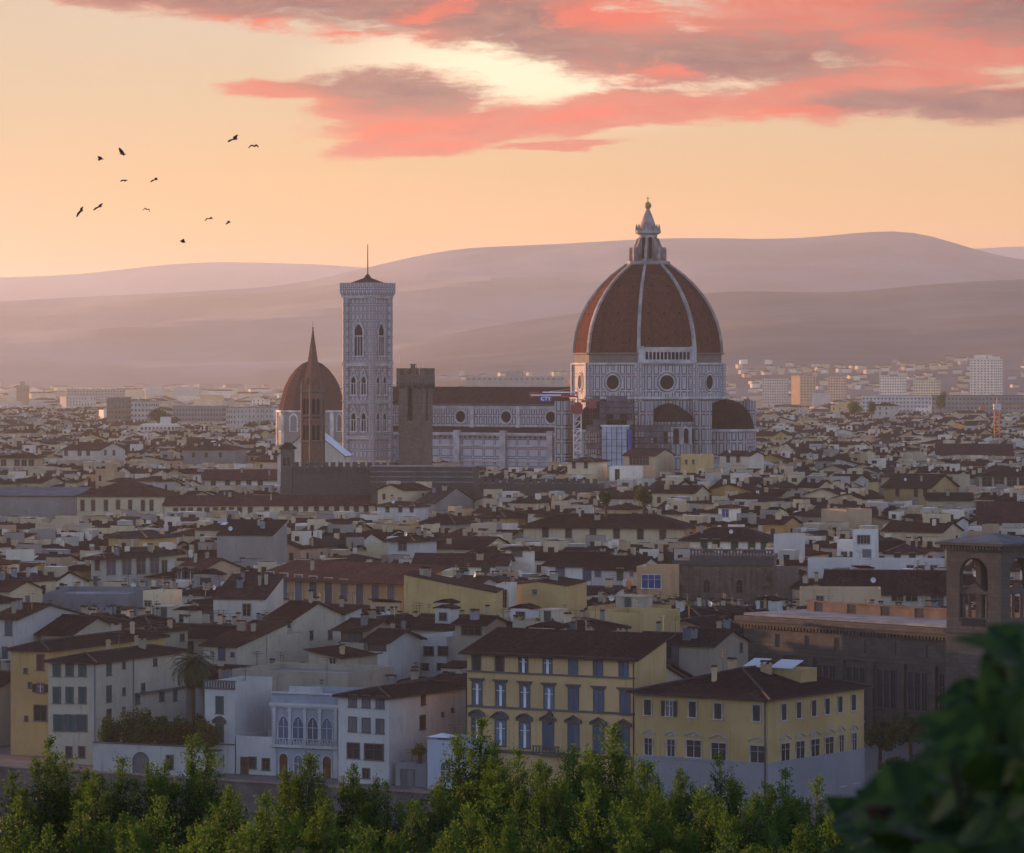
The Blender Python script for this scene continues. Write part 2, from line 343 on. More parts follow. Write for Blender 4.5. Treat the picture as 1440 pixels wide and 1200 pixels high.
def arch(w, h, pointed=False, n=8, x=0, z=0):
    """outline of an arched opening, counter-clockwise from its lower left"""
    hw = w / 2; pts = [(x - hw, z), (x + hw, z)]
    if pointed:
        R = w; sp = h - w * .866
        for i in range(n + 1):
            a = (pi / 3) * i / n; pts.append((x - hw + R * cos(a), z + sp + R * sin(a)))
        for i in range(1, n + 1):
            a = (pi / 3) * (1 - i / n); pts.append((x + hw - R * cos(a), z + sp + R * sin(a)))
    else:
        sp = h - hw
        for i in range(2 * n + 1):
            a = pi * i / (2 * n); pts.append((x + hw * cos(a), z + sp + hw * sin(a)))
    return pts
def arch_wall(mb, W_, z0, z1, openings, y=0, th=.6, m=0, x0=0):
    """wall in the xz plane with arched openings [(xc, w, zb, h, pointed)] cut through it, th thick, front at y"""
    xs = x0
    for (xc, w_, zb, h, pt) in sorted(openings):
        xa, xb = xc - w_ / 2, xc + w_ / 2
        mb.box(xs, y, z0, xa, y + th, z1, m)
        if zb > z0: mb.box(xa, y, z0, xb, y + th, zb, m)
        top = [p for p in arch(w_, h, pt, 8, xc, zb)][2:]
        for a, b in zip(top, top[1:]):
            q = [b, a, (a[0], z1), (b[0], z1)]
            mb.face([(q[0][0], y, q[0][1]), (q[1][0], y, q[1][1]), (q[2][0], y, z1), (q[3][0], y, z1)], m)
            mb.face([(q[1][0], y + th, q[1][1]), (q[0][0], y + th, q[0][1]), (q[3][0], y + th, z1), (q[2][0], y + th, z1)], m)
            mb.face([(a[0], y, a[1]), (b[0], y, b[1]), (b[0], y + th, b[1]), (a[0], y + th, a[1])], m)
        mb.face([(xa, y, z1), (xb, y, z1), (xb, y + th, z1), (xa, y + th, z1)], m)
        xs = xb
    mb.box(xs, y, z0, x0 + W_, y + th, z1, m)
# ---------------------------------------------------------------- houses
YAW = radians(30); CU, SU = cos(YAW), sin(YAW)
def st(x, y): return (x * CU - y * SU, x * SU + y * CU)          # street grid: s along the river, t away from it
def xy(s, t): return (s * CU + t * SU, -s * SU + t * CU)
FOOT = []                                                        # footprints taken on the street grid
INFO = {}
KEEP = []                                                        # (px0, px1, lowest visible row, distance): what must stay in view
def keep(px0, px1, vb, d): KEEP.append((px0, px1, vb, d))
def claim(corners, m=.4):
    q = [st(*c) for c in corners]
    FOOT.append((min(a for a, b in q) - m, max(a for a, b in q) + m, min(b for a, b in q) - m, max(b for a, b in q) + m))
_wm = {}
def win_parts(style, w_, h, hood, frame, simple):
    key = (style, round(w_, 2), round(h, 2), hood, frame, simple)
    if key in _wm: return _wm[key]
    hw, hh = w_ / 2, h / 2; f = MB(); fr = .16 if frame else .05; pr = .09
    isarch = style.startswith('arch') or style.startswith('gothic'); pt = style.startswith('gothic')
    mat = {'arch': 'pane', 'gothic': 'pane_blue', 'arch_door': 'door_brown', 'arch_gate': 'sh_grey', 'arch_blue': 'pane_blue', 'dark': 'pane', 'glass': 'pane_grey', 'open': 'pane_grey', 'door': 'door_brown', 'bluewin': 'blue_window', 'loggia': 'pane', 'casement': 'sh_grey', 'curtain': 'pane_blue'}.get(style) or style
    fm = frame or 'wood_dark'
    kids = []
    if isarch:
        o = arch(w_ + 2 * fr, h + fr, pt, 8, 0, -hh); i = arch(w_, h, pt, 8, 0, -hh)
        for k in range(1, len(o)):
            a, b = o[k], o[(k + 1) % len(o)]; c, d = i[k], i[(k + 1) % len(i)]
            f.face([(a[0], -pr, a[1]), (b[0], -pr, b[1]), (d[0], -pr, d[1]), (c[0], -pr, c[1])])
            f.face([(b[0], -pr, b[1]), (a[0], -pr, a[1]), (a[0], .05, a[1]), (b[0], .05, b[1])])
            f.face([(c[0], -pr, c[1]), (d[0], -pr, d[1]), (d[0], 0, d[1]), (c[0], 0, c[1])])
        p = MB(); p.face([(x, -.012, z) for x, z in i])
        if style in ('arch', 'gothic', 'arch_blue'):
            q = MB(); q.box(-.05, -.06, -hh, .05, -.015, hh * .8); q.box(-hw, -.055, hh * .1, -.052, -.015, hh * .1 + .08); q.box(.052, -.055, hh * .1, hw, -.015, hh * .1 + .08)
            kids.append(('mullion', q, fm))
        kids.append(('pane' if 'door' not in style and 'gate' not in style else 'door_leaf', p, mat))
    else:
        f.box(-hw - fr, -pr, -hh, -hw, .02, hh); f.box(hw, -pr, -hh, hw + fr, .02, hh)
        f.box(-hw - fr, -pr - .002, hh, hw + fr, .02, hh + fr)
        f.box(-hw - fr - .06, -pr - .1, -hh - .14, hw + fr + .06, .02, -hh)
        if style.startswith('sh_') and not simple:
            a = MB(); a.box(-hw + .01, -.07, -hh + .01, -.02, -.01, hh - .01); b = MB(); b.box(.02, -.07, -hh + .01, hw - .01, -.01, hh - .01)
            p = MB(); p.face([(-hw, -.005, -hh), (hw, -.005, -hh), (hw, -.005, hh), (-hw, -.005, hh)])
            kids += [('shutter', a, mat), ('shutter', b, mat), ('pane', p, 'pane')]
        else:
            p = MB(); p.face([(-hw, -.012, -hh), (hw, -.012, -hh), (hw, -.012, hh), (-hw, -.012, hh)])
            kids.append(('door_leaf' if style == 'door' else 'pane', p, mat))
            if style == 'open':
                for s in (-1, 1):
                    a = MB(); x = s * (hw + fr); a.box(min(x, x + s * hw), -.16, -hh, max(x, x + s * hw), -.1, hh); kids.append(('shutter', a, 'sh_dark'))
            if style in ('dark', 'glass', 'open', 'bluewin', 'loggia'):
                q = MB(); n = max(1, int(w_ / 1.1))
                for k in range(1, n + (1 if n > 1 else 1)):
                    x = -hw + w_ * k / (n if n > 1 else 2); q.box(x - .045, -.06, -hh, x + .045, -.015, hh) if x < hw - .1 else None
                q.box(-hw, -.05, hh * .3, hw, -.014, hh * .3 + .06)
                kids.append(('mullion', q, 'trim_white' if style in ('bluewin', 'open') else fm))
            if style == 'curtain':
                q = MB(); q.box(-.16, -.05, -hh, -.015, -.014, hh * .9); q.box(.015, -.055, -hh, .20, -.014, hh * .8); q.box(-hw, -.06, hh * .35, hw, -.056, hh * .35 + .07); kids.append(('curtain', q, 'metal_white'))
    if hood == 'flat': f.box(-hw - .45, -.38, hh + fr + .22, hw + .45, .02, hh + fr + .42); f.box(-hw - .28, -.2, hh + fr, hw + .28, .02, hh + fr + .22)
    elif hood == 'scroll':
        n = 8; W2 = hw + .42; b = hh + fr + .3; pts = [(-W2 + 2 * W2 * i / n, b + .55 * (1 - abs(2 * i / n - 1) ** 1.6)) for i in range(n + 1)]
        for (xa, za), (xb, zb) in zip(pts, pts[1:]): f.prism([(xa, za), (xb, zb), (xb, zb + .15), (xa, za + .15)], -.16, .02)
        f.prism([(-.3, b + .02), (.3, b + .02), (.16, b + .34), (-.16, b + .34)], -.07, .02)
    elif hood in ('arch', 'ped'):
        n = 8 if hood == 'arch' else 2; W2 = hw + .5; b = hh + fr + .25; pts = [(-W2 + 2 * W2 * i / n, b + .62 * (1 - abs(2 * i / n - 1) ** (2 if hood == 'arch' else 1))) for i in range(n + 1)]
        f.box(-W2, -.3, b - .2, W2, .02, b)
        for (xa, za), (xb, zb) in zip(pts, pts[1:]):
            f.prism([(xa, za), (xb, zb), (xb, zb + .2), (xa, za + .2)], -.38, .02)
        f.prism([(-W2 + .1, b)] + [(W2 - .1, b)] + [(x * .93, z) for x, z in reversed(pts[1:-1])], -.1, .02)
    if simple:                                            # far off: frame and pane in one mesh
        base = len(f.mi); mats = [fm]
        for nme, mb, mt in kids:
            if mt not in mats: mats.append(mt)
            for fa in mb.f: f.face([mb.v[i] for i in fa], mats.index(mt))
        r = (f.mesh('window', mats), [])
    else: r = (f.mesh('window_frame', [fm]), [(nm, mb.mesh(nm, [mt])) for nm, mb, mt in kids])
    _wm[key] = r; return r
def add_win(root, face, a, z, w_, h, style, hood=None, frame='trim_stone', simple=False, W_=0, D_=0):
    me, kids = win_parts(style, w_, h, hood, frame, simple)
    nm = 'door' if 'door' in style else 'gate' if 'gate' in style else 'window'
    loc, rz = {'f': ((a, 0, z), 0), 's': ((W_, a, z), pi / 2), 'l': ((0, a, z), -pi / 2)}[face]
    o = put(nm, me, root, loc, rz)
    for n, m in kids: put(n, m, o)
    return o
def roof_z(kind, x, y, W_, D_, p):
    return {'hip': lambda: p * min(x, W_ - x, y, D_ - y), 'gx': lambda: p * min(y, D_ - y), 'gy': lambda: p * min(x, W_ - x), 'sf': lambda: p * y, 'sb': lambda: p * (D_ - y),
            'sr': lambda: p * (W_ - x), 'sl': lambda: p * x, 'flat': lambda: 0.0}[kind]()
def roof_faces(kind, W_, D_, H, p, o):
    z = lambda x, y: H + roof_z(kind, x, y, W_, D_, p)
    A, B, C, D2 = (-o, -o), (W_ + o, -o), (W_ + o, D_ + o), (-o, D_ + o)
    if kind == 'hip':
        if W_ >= D_: r1, r2 = (D_ / 2, D_ / 2), (W_ - D_ / 2, D_ / 2); fs = [[A, B, r2, r1], [B, C, r2], [C, D2, r1, r2], [D2, A, r1]]
        else: r1, r2 = (W_ / 2, W_ / 2), (W_ / 2, D_ - W_ / 2); fs = [[A, B, r1], [B, C, r2, r1], [C, D2, r2], [D2, A, r1, r2]]
        lines = [(r1, r2), (A, r1), (B, r2 if W_ >= D_ else r1), (C, r2), (D2, r1 if W_ >= D_ else r2)]
    elif kind == 'gx': m1, m2 = (-o, D_ / 2), (W_ + o, D_ / 2); fs = [[A, B, m2, m1], [m1, m2, C, D2]]; lines = [(m1, m2)]
    elif kind == 'gy': m1, m2 = (W_ / 2, -o), (W_ / 2, D_ + o); fs = [[A, m1, m2, D2], [m1, B, C, m2]]; lines = [(m1, m2)]
    else: fs = [[A, B, C, D2]]; lines = []
    return [[(x, y, z(x, y)) for x, y in f] for f in fs], [tuple((x, y, z(x, y)) for x, y in l) for l in lines]
def house_body(root, W_, D_, H, roof, p, wall, rmat, over=.6, z0=-.3):
    zz = lambda x, y: H + (roof_z(roof, x, y, W_, D_, p) if roof != 'hip' else 0)
    b = MB()
    def side(pts): b.face([(x, y, z0) for x, y in (pts[0], pts[-1])] + [(x, y, zz(x, y)) for x, y in reversed(pts)])
    mx, my = [(W_ / 2, 0)] if roof == 'gy' else [], [(W_, D_ / 2)] if roof == 'gx' else []
    side([(0, 0)] + mx + [(W_, 0)]); side([(W_, 0)] + my + [(W_, D_)])
    side([(W_, D_)] + ([(W_ / 2, D_)] if mx else []) + [(0, D_)]); side([(0, D_)] + ([(0, D_ / 2)] if my else []) + [(0, 0)])
    if roof == 'flat':
        t = .25
        b.box(0, 0, H, W_, t, H + .9); b.box(0, D_ - t, H, W_, D_, H + .9); b.box(0, t, H, t, D_ - t, H + .9); b.box(W_ - t, t, H, W_, D_ - t, H + .9)
    wl = b.obj('wall', wall, root)
    r = MB()
    if roof == 'flat':
        r.face([(.25, .25, H), (W_ - .25, .25, H), (W_ - .25, D_ - .25, H), (.25, D_ - .25, H)])
        return wl, r.obj('roof', rmat, root)
    fs, lines = roof_faces(roof, W_, D_, H, p, over); th = .2
    for f in fs: r.face([(x, y, z + .02) for x, y, z in f])
    for f in fs: r.face([(x, y, z + .02 - th) for x, y, z in reversed(f)], 1)
    edge = {}
    for f in fs:
        for i in range(len(f)):
            a, c = f[i], f[(i + 1) % len(f)]; kk = tuple(sorted((tuple(round(q, 3) for q in a), tuple(round(q, 3) for q in c)))); edge.setdefault(kk, []).append((a, c))
    for v in edge.values():
        if len(v) == 1:
            a, c = v[0]; r.face([(a[0], a[1], a[2] + .02 - th), (c[0], c[1], c[2] + .02 - th), (c[0], c[1], c[2] + .02), (a[0], a[1], a[2] + .02)], 1)
    for a, c in lines: r.tube((a[0], a[1], a[2] + .05), (c[0], c[1], c[2] + .05), .16, n=5, m=2)
    return wl, r.obj('roof', [rmat, 'wood_dark', 'ridge_tile'], root)
_cm = {}
def chimney_mesh(kind):
    if kind in _cm: return _cm[kind]
    b = MB(); w_, d, h = [(.6, .5, .9), (1.0, .5, 1.1), (.5, .5, 1.4), (1.4, .55, 1.0)][kind % 4]
    b.box(-w_ / 2, -d / 2, -1.2, w_ / 2, d / 2, h); b.box(-w_ / 2 - .08, -d / 2 - .08, h, w_ / 2 + .08, d / 2 + .08, h + .12)
    for x in (-w_ / 2 + .08, w_ / 2 - .08):
        for y in (-d / 2 + .08, d / 2 - .08): b.box(x - .07, y - .07, h + .12, x + .07, y + .07, h + .42)
    t = MB(); b.face([(-w_ / 2 - .1, -d / 2 - .1, h + .42), (w_ / 2 + .1, -d / 2 - .1, h + .42), (w_ / 2 + .1, 0, h + .66), (-w_ / 2 - .1, 0, h + .66)], 1)
    b.face([(w_ / 2 + .1, d / 2 + .1, h + .42), (-w_ / 2 - .1, d / 2 + .1, h + .42), (-w_ / 2 - .1, 0, h + .66), (w_ / 2 + .1, 0, h + .66)], 1)
    _cm[kind] = b.mesh('chimney', [['tan', 'near_cream', 'near_grey', 'near_tan'][(kind // 4) % 4], 'tile']); return _cm[kind]
def antenna_mesh():
    if 'ant' not in _cm:
        b = MB(); b.tube((0, 0, -.5), (0, 0, 2.6), .045, n=4)
        for z, l in ((2.5, .9), (2.1, .6)):
            b.tube((-l, 0, z), (l, 0, z), .035, n=4)
            for k in range(5): b.tube((-l + l * k / 2, -.3, z), (-l + l * k / 2, .3, z), .025, n=3)
        _cm['ant'] = b.mesh('antenna', ['metal_dark'])
    return _cm['ant']
def dish_mesh():
    if 'dish' not in _cm:
        b = MB(); b.tube((0, 0, -.4), (0, 0, .7), .05, n=5, m=1)
        pr = [(r, .5 * r * r) for r in (0.0, .2, .38, .5)]
        rs = [[(r * cos(2 * pi * i / 12), -.1 - .25 + d, .7 + r * sin(2 * pi * i / 12)) for i in range(12)] for r, d in [(r, -q) for r, q in pr]]
        for a, c in zip(rs, rs[1:]): b.loft(a, c)
        b.tube((0, -.1, .7), (0, -.8, .6), .03, n=4, m=1)
        _cm['dish'] = b.mesh('satellite_dish', ['metal_white', 'metal_dark'])
    return _cm['dish']
def chimneys(rf, W_, D_, H, roof, p, spots, kinds):
    for (x, y), kd in zip(spots, kinds):
        put('chimney', chimney_mesh(kd), rf, (x, y, H + roof_z(roof, x, y, W_, D_, p)), 0)
def dormer(rf, rnd, x, y, z, w_=3.2, d=3.2, h=2.3, wall='white', rmat='tile', win='dark'):
    b = MB(); b.box(0, 0, -2.2, w_, d, h)
    o = b.obj('dormer', wall, rf, (x, y, z))
    r = MB(); kk = rnd.choice((0, 1))
    if kk: fs, _ = roof_faces('gy', w_, d, h, .3, .3)
    else: fs, _ = roof_faces('sb' if rnd.random() < .5 else 'sf', w_, d, h, .16, .3)
    for f in fs: r.face([(a, q, c + .2) for a, q, c in f]); r.face([(a, q, c + .004) for a, q, c in reversed(f)])
    xs = [q for f in fs for q in f]
    for f in fs:
        for i in range(len(f)):
            a, c = f[i], f[(i + 1) % len(f)]
            if not kk or abs(a[0] - w_ / 2) > .1 or abs(c[0] - w_ / 2) > .1: r.face([(a[0], a[1], a[2] + .004), (c[0], c[1], c[2] + .004), (c[0], c[1], c[2] + .2), (a[0], a[1], a[2] + .2)])
    if kk: r.prism([(0, h), (w_, h), (w_ / 2, h + .3 * w_ / 2)], .03, d - .03)
    add = r.obj('dormer_roof', rmat, o)
    return o
RV = random.Random(5)
def house(name, label, cat, px0, px1, eave, H=None, d=None, px2=None, D=None, yaw=30, roof='hip', p=.3, wall='cream', rmat='tile', over=.6, wins=(), vb=None, ref=None,
          ch=2, simple=True, frame='trim_stone', group=None, kinds=None, cl=True, extra=True):
    """front from photo columns px0 to px1 with its eave at row `eave`; side wall runs back to column px2"""
    ps = radians(yaw); c, s = cos(ps), sin(ps)
    if d is None: d = (CZ - H) * F / (eave - HY)
    if H is None: H = CZ + (HY - eave) / F * d
    ox, oy = (px0 - HX) / F * d, d; k1 = (px1 - HX) / F
    W_ = (k1 * oy - ox) / (c + k1 * s); x1, y1 = ox + W_ * c, oy - W_ * s
    if D is None:
        k2 = (px2 - HX) / F
        D = (k2 * y1 - x1) / (s - k2 * c) if yaw > 0 else 12
    root = thing(name, label, cat, (ox, oy, 0), -ps, group)
    wl, rf = house_body(root, W_, D, H, roof, p, wall, rmat, over if roof != 'flat' else 0)
    for wspec in wins:
        face, pxs, py, ww, hh, style = wspec[:6]; hood = wspec[6] if len(wspec) > 6 else None
        y0, y1_ = py if isinstance(py, tuple) else (py, py)
        for i, px in enumerate(pxs):
            k = (px - HX) / F; row = y0 + (y1_ - y0) * (i / max(1, len(pxs) - 1))
            if face == 'f': a = (k * oy - ox) / (c + k * s); dd = oy - a * s
            elif face == 's': a = (k * y1 - x1) / (s - k * c); dd = y1 + a * c
            else: a = (k * oy - ox) / (s - k * c); dd = oy + a * c
            add_win(root, face, a, CZ + (HY - row) / F * dd, ww, hh, style, hood, frame, simple, W_, D)
    R = random.Random(label)
    if ch and roof != 'flat':
        for _ in range(ch): chimneys(rf, W_, D, H, roof, p, [(R.uniform(.12, .88) * W_, R.uniform(.15, .85) * D)], [R.randrange(16)])
    if extra:
        if R.random() < .6: put('antenna', antenna_mesh(), rf, (R.uniform(.2, .8) * W_, D * R.uniform(.3, .6), H + roof_z(roof, W_ / 2, D * .4, W_, D, p)), R.uniform(0, 3))
        if R.random() < .35 and d > 640: put('satellite_dish', dish_mesh(), rf, (R.uniform(.1, .9) * W_, D * .2, H + roof_z(roof, W_ * .5, D * .2, W_, D, p)), R.uniform(-.5, .8))
    co = [(ox, oy), (x1, y1), (x1 + D * s, y1 + D * c), (ox + D * s, oy + D * c)]
    if cl: claim(co)
    cs = [HX + F * x / y for x, y in co]
    if vb: keep(min(cs), max(cs), vb, oy)
    INFO[root.name] = dict(ref=ref, span=(min(cs), max(cs)), d=oy, geo=(W_, D, H), rf=rf, roof=roof, p=p)
    return root
# ---------------------------------------------------------------- haze
hb = MB(); hb.box(-9500, -400, -9, 9500, 22500, 590)
hm = bpy.data.materials.new('haze_air'); hm.use_nodes = True; ht = NT(hm.node_tree)
ht.n('ShaderNodeOutputMaterial', None, Volume=ht.n('ShaderNodeVolumePrincipled', None, Color=(.88, .93, 1.0, 1), Density=4.6e-5, Anisotropy=.5))
struct(hb.obj('haze', [hm]), 'stuff')
# ---------------------------------------------------------------- ground, river, street
def prof(t, tab):
    for (a, za), (b, zb) in zip(tab, tab[1:]):
        if t <= b: return za + (zb - za) * max(0, (t - a)) / (b - a)
    return tab[-1][1]
SLOPE = [(-200, 53.3), (8, 53.3), (20, 50.5), (60, 43), (120, 31), (200, 17), (280, 4), (335, 0), (350, -7), (432, -7)]
b = MB(); ts = [-200, -60, -32, -20, -12, -4, 4, 8, 14, 20, 26, 34, 40, 60, 90, 120, 160, 200, 240, 280, 335, 350, 432]
ss = [-900, -300, -160, -120, -100, -86, -74, -64, -54, -44, -36, -30, -10, 10, 30, 60, 120, 300, 900]
for t0, t1 in zip(ts, ts[1:]):
    for s0, s1 in zip(ss, ss[1:]):
        q = [(s0, t0), (s1, t0), (s1, t1), (s0, t1)]
        b.face([(*xy(s_, t_), prof(t_, SLOPE) + 9.5 * math.exp(-((s_ + 66) / 18) ** 2 - ((t_ - 6) / 20) ** 2)) for s_, t_ in q])      # added mound out of view on the left: keeps the sun off the rose bush
struct(b.obj('hillside', 'soil'))
b = MB(); b.face([(*xy(-900, 340), -5.6), (*xy(900, 340), -5.6), (*xy(900, 432), -5.6), (*xy(-900, 432), -5.6)])
m, t = new_mat('river_water'); tc = t.n('ShaderNodeTexCoord').outputs['Object']
finish(t, lin((44, 54, 48)), .08, t.noise(tc, .35, 5, .6), .25, spec=.5); M['river_water'] = m
struct(b.obj('river', 'river_water'))
b = MB(); far = [(*xy(-2500, 432), 0), (*xy(2500, 432), 0), (8800, 22000, 0), (-8800, 22000, 0)]
b.face(far); struct(b.obj('ground', 'city_ground'))
b = MB(); b.face([(*xy(-500, 433), .006), (*xy(500, 433), .006), (*xy(500, 444), .006), (*xy(-500, 444), .006)]); struct(b.obj('street', 'asphalt'))
b = MB(); q = [xy(-500, 441), xy(500, 441), xy(500, 449), xy(-500, 449)]
b.face([(*p, .14) for p in q]); b.face([(*q[0], .0), (*q[1], .0), (*q[1], .14), (*q[0], .14)]); struct(b.obj('pavement', 'paving'))
def sbox(mb, s0, s1, t0, t1, z0, z1, m=0):
    q = [xy(s0, t0), xy(s1, t0), xy(s1, t1), xy(s0, t1)]
    for i in range(4): mb.face([(*q[i], z0), (*q[(i + 1) % 4], z0), (*q[(i + 1) % 4], z1), (*q[i], z1)], m)
    mb.face([(*p, z1) for p in q], m)
b = MB(); sbox(b, -500, 500, 431.2, 432.6, -7.2, 1.0)
o = b.obj('embankment_wall', 'rampart'); tag(o, 'dark stone river embankment wall below the street at the foot of the houses', 'wall')
b = MB(); sbox(b, -500, 500, 431.0, 432.8, 1.003, 1.16); b.obj('coping', 'trim_near', o)

# ---------------------------------------------------------------- hills
def hill(name, D, ridge, depth, foot_z, mat, n=150, bump=14, seed=0, back=2600, margin=1400):
    """terrain whose skyline follows (column, row) pairs at distance D and falls to the plain over `depth` metres"""
    b = MB(); cols = []
    xs = [-margin + (1440 + 2 * margin) * i / n for i in range(n + 1)]
    def row(px): return sum(row0(px + o_) for o_ in range(-48, 49, 12)) / 9
    def row0(px):
        if px <= ridge[0][0]: return ridge[0][1]
        for (a, ya), (c, yc) in zip(ridge, ridge[1:]):
            if px <= c:
                t_ = (px - a) / (c - a); t_ = t_ * t_ * (3 - 2 * t_) * .6 + t_ * .4; return ya + (yc - ya) * t_
        return ridge[-1][1]
    K = 26
    for px in xs:
        zr = CZ + (HY - row(px)) / F * D; X = (px - HX) / F * D; line = []
        for j in range(K + 1):
            f = j / K
            y = D - depth * (1 - f)
            g = f ** 1.25
            z = foot_z + (zr - foot_z) * g
            nz = noise.fractal(Vector((X / 900 + seed, y / 900, seed)), 1.0, 2.1, 5)
            nz += 1.0 * noise.fractal(Vector((X / 1700 + seed * 2 + y / 5000, y / 1500, seed)), 1.0, 2.0, 3)
            z += bump * nz * (1.2 - abs(f - .55)) * min(1, f * 4) * (1 if f < .99 else .12) * max(.15, min(1, (zr - foot_z) / 120))
            line.append((X * (1 if f > .98 else 1), y, z))
        for j in range(1, 7):
            line.append((X, D + back * j / 6, foot_z + (zr - foot_z) * (1 - j / 6) ** 1.3))
        cols.append(line)
    for a, c in zip(cols, cols[1:]):
        for j in range(len(a) - 1): b.face([a[j], c[j], c[j + 1], a[j + 1]])
    o = b.obj(name, mat); struct(o)
    me = o.data; me.polygons.foreach_set('use_smooth', [True] * len(me.polygons))
    HILLS[name] = (D, margin, n, cols)
    return cols
def hill_z(name, x, y):
    D, mg, n, cols = HILLS[name]; i = ((x * F / D + HX) + mg) / (1440 + 2 * mg) * n
    c = cols[max(0, min(n, int(round(i))))]
    for p, q in zip(c, c[1:]):
        if p[1] <= y <= q[1]: return p[2] + (q[2] - p[2]) * (y - p[1]) / (q[1] - p[1])
    return 0.0
HILLS = {}
hill('distant_hills', 16500, [(-1400, 395), (0, 391), (70, 388), (130, 384), (200, 375), (270, 369), (340, 368), (400, 371), (460, 371), (520, 378), (700, 385), (1200, 366), (1330, 352), (1440, 346), (2000, 340)], 2500, 0, 'far_ridge_haze_tint', seed=3, bump=25)
hill('mountain', 12400, [(-1400, 470), (-300, 440), (0, 424), (90, 419), (200, 414), (330, 407), (400, 402), (470, 388), (560, 366), (640, 349), (720, 346), (820, 341), (900, 336), (980, 334), (1090, 337), (1180, 331), (1255, 323), (1310, 330), (1350, 345), (1390, 359), (1440, 367), (1600, 380), (2600, 420)], 4200, 0, 'mountain_haze_tint', seed=8, bump=34)
hill('hills', 8200, [(-1400, 556), (330, 556), (430, 540), (500, 512), (560, 487), (640, 468), (700, 456), (790, 444), (870, 431), (960, 415), (1030, 409), (1110, 411), (1190, 413), (1260, 405), (1340, 398), (1440, 393), (1700, 385), (2700, 400)], 3200, 0, 'hill_haze_tint', seed=13, bump=15, back=2200)

# ---------------------------------------------------------------- cathedral
DX, DY, DYAW = 48.0, 1400.0, radians(31.5)
cat_ = thing('cathedral', 'great cathedral with a ribbed terracotta dome, white lantern and long marble nave', 'cathedral', (DX, DY, 0), -DYAW)
def zc(y, k=3.98): return CZ + (HY - y) / k
# the drum
b = MB(); R0 = 26.6
b.rings([oct_ring(R0, 0), oct_ring(R0, 45.4)], 1, cap1=False); b.rings([oct_ring(R0, 45.4), oct_ring(R0, 57)], 0, cap1=True)
drum = b.obj('drum', ['marble_drum', 'marble_apse'], cat_)
b = MB(); b.rings([oct_ring(R0 + .05, 44.2), oct_ring(R0 + 1.5, 44.8), oct_ring(R0 + 1.5, 45.6), oct_ring(R0 + .05, 45.6)], cap1=False); b.obj('cornice', 'marble_white', drum); b = MB()
b.rings([oct_ring(R0 + .05, 56.4), oct_ring(R0 + .9, 56.8), oct_ring(R0 + .9, 57.4), oct_ring(R0 - .4, 57.4)], cap1=False); b.obj('cornice', 'marble_white', drum)
b = MB(); b.rings([oct_ring(R0 - .5, 57), oct_ring(R0 - .5, 60.6)], cap1=True); b.rings([oct_ring(R0 - .45, 60.2), oct_ring(R0 + .5, 60.4), oct_ring(R0 + .5, 60.9), oct_ring(R0 - .8, 60.9)], 1, cap1=False)
b.obj('brick_band', ['drum_brick', 'drum_brick'], drum)
for i in range(8):
    a = radians(22.5 + 45 * i); b = MB(); u = (cos(a), sin(a)); 
    b.lathe([(1.5, 0), (1.5, 57.3)], 8, (u[0] * (R0 - .5), u[1] * (R0 - .5)), a); b.obj('corner_pilaster', 'marble_tower', drum)
ap = R0 * cos(radians(22.5))
def face_frame(i):
    """an Empty-free frame: rotation about z that turns -y to face number i, with that face's centre at distance ap"""
    return radians(45 * i + 90)
def disc(mb, r0, r1, y, z, n=24, m=0, th=0.0):
    for i in range(n):
        a, c = 2 * pi * i / n, 2 * pi * (i + 1) / n
        pa, pc = (r1 * cos(a), y, z + r1 * sin(a)), (r1 * cos(c), y, z + r1 * sin(c))
        qa, qc = (r0 * cos(a), y, z + r0 * sin(a)), (r0 * cos(c), y, z + r0 * sin(c))
        mb.face([qa, pa, pc, qc] if r0 > 0 else [(0, y, z), pa, pc], m)
        if th: mb.face([(pa[0], y, pa[2]), (pa[0], y + th, pa[2]), (pc[0], y + th, pc[2]), (pc[0], y, pc[2])], m); mb.face([(qc[0], y, qc[2]), (qc[0], y + th, qc[2]), (qa[0], y + th, qa[2]), (qa[0], y, qa[2])], m) if r0 > 0 else None
b = MB(); disc(b, 2.5, 3.1, -.32, 50.6, th=.34); disc(b, 3.5, 4.1, -.22, 50.6, th=.24)
oc = b.mesh('round_window', ['marble_white'])
b = MB(); disc(b, 0, 2.5, -.03, 50.6); disc(b, 3.1, 3.5, -.05, 50.6, m=1); ocp = b.mesh('pane', ['void', 'marble_green'])
for i in range(8):
    a = radians(45 * i)
    o = put('round_window', oc, drum, (ap * cos(a), ap * sin(a), 0), a + pi / 2); put('pane', ocp, o)
# the marble arcade that was finished on one face only
b = MB(); Lg = 2 * (R0 - .3) * sin(radians(22.5)); arch_wall(b, Lg - 1.2, 57.6, 62.2, [(-Lg / 2 + 2.6 + (Lg - 5.2) * i / 11, 1.05, 58.5, 2.7, False) for i in range(12)], -1.2, .5, 0, -Lg / 2 + .6)
b.box(-Lg / 2 + .3, -1.5, 62.2, Lg / 2 - .3, 0, 62.8); b.box(-Lg / 2 + .3, -1.5, 57.2, Lg / 2 - .3, 0, 57.6); b.box(-Lg / 2 + .4, -.68, 57.6, Lg / 2 - .4, -.3, 62.2, 1)
b.box(-Lg / 2 - .2, -1.7, 57.2, -Lg / 2 + 1.4, .5, 63.2); b.box(Lg / 2 - 1.4, -1.7, 57.2, Lg / 2 + .2, .5, 63.2)
a = radians(-45); b.obj('arcade_gallery', ['marble_white', 'void'], drum, (ap * cos(a), ap * sin(a), 0), a + pi / 2)
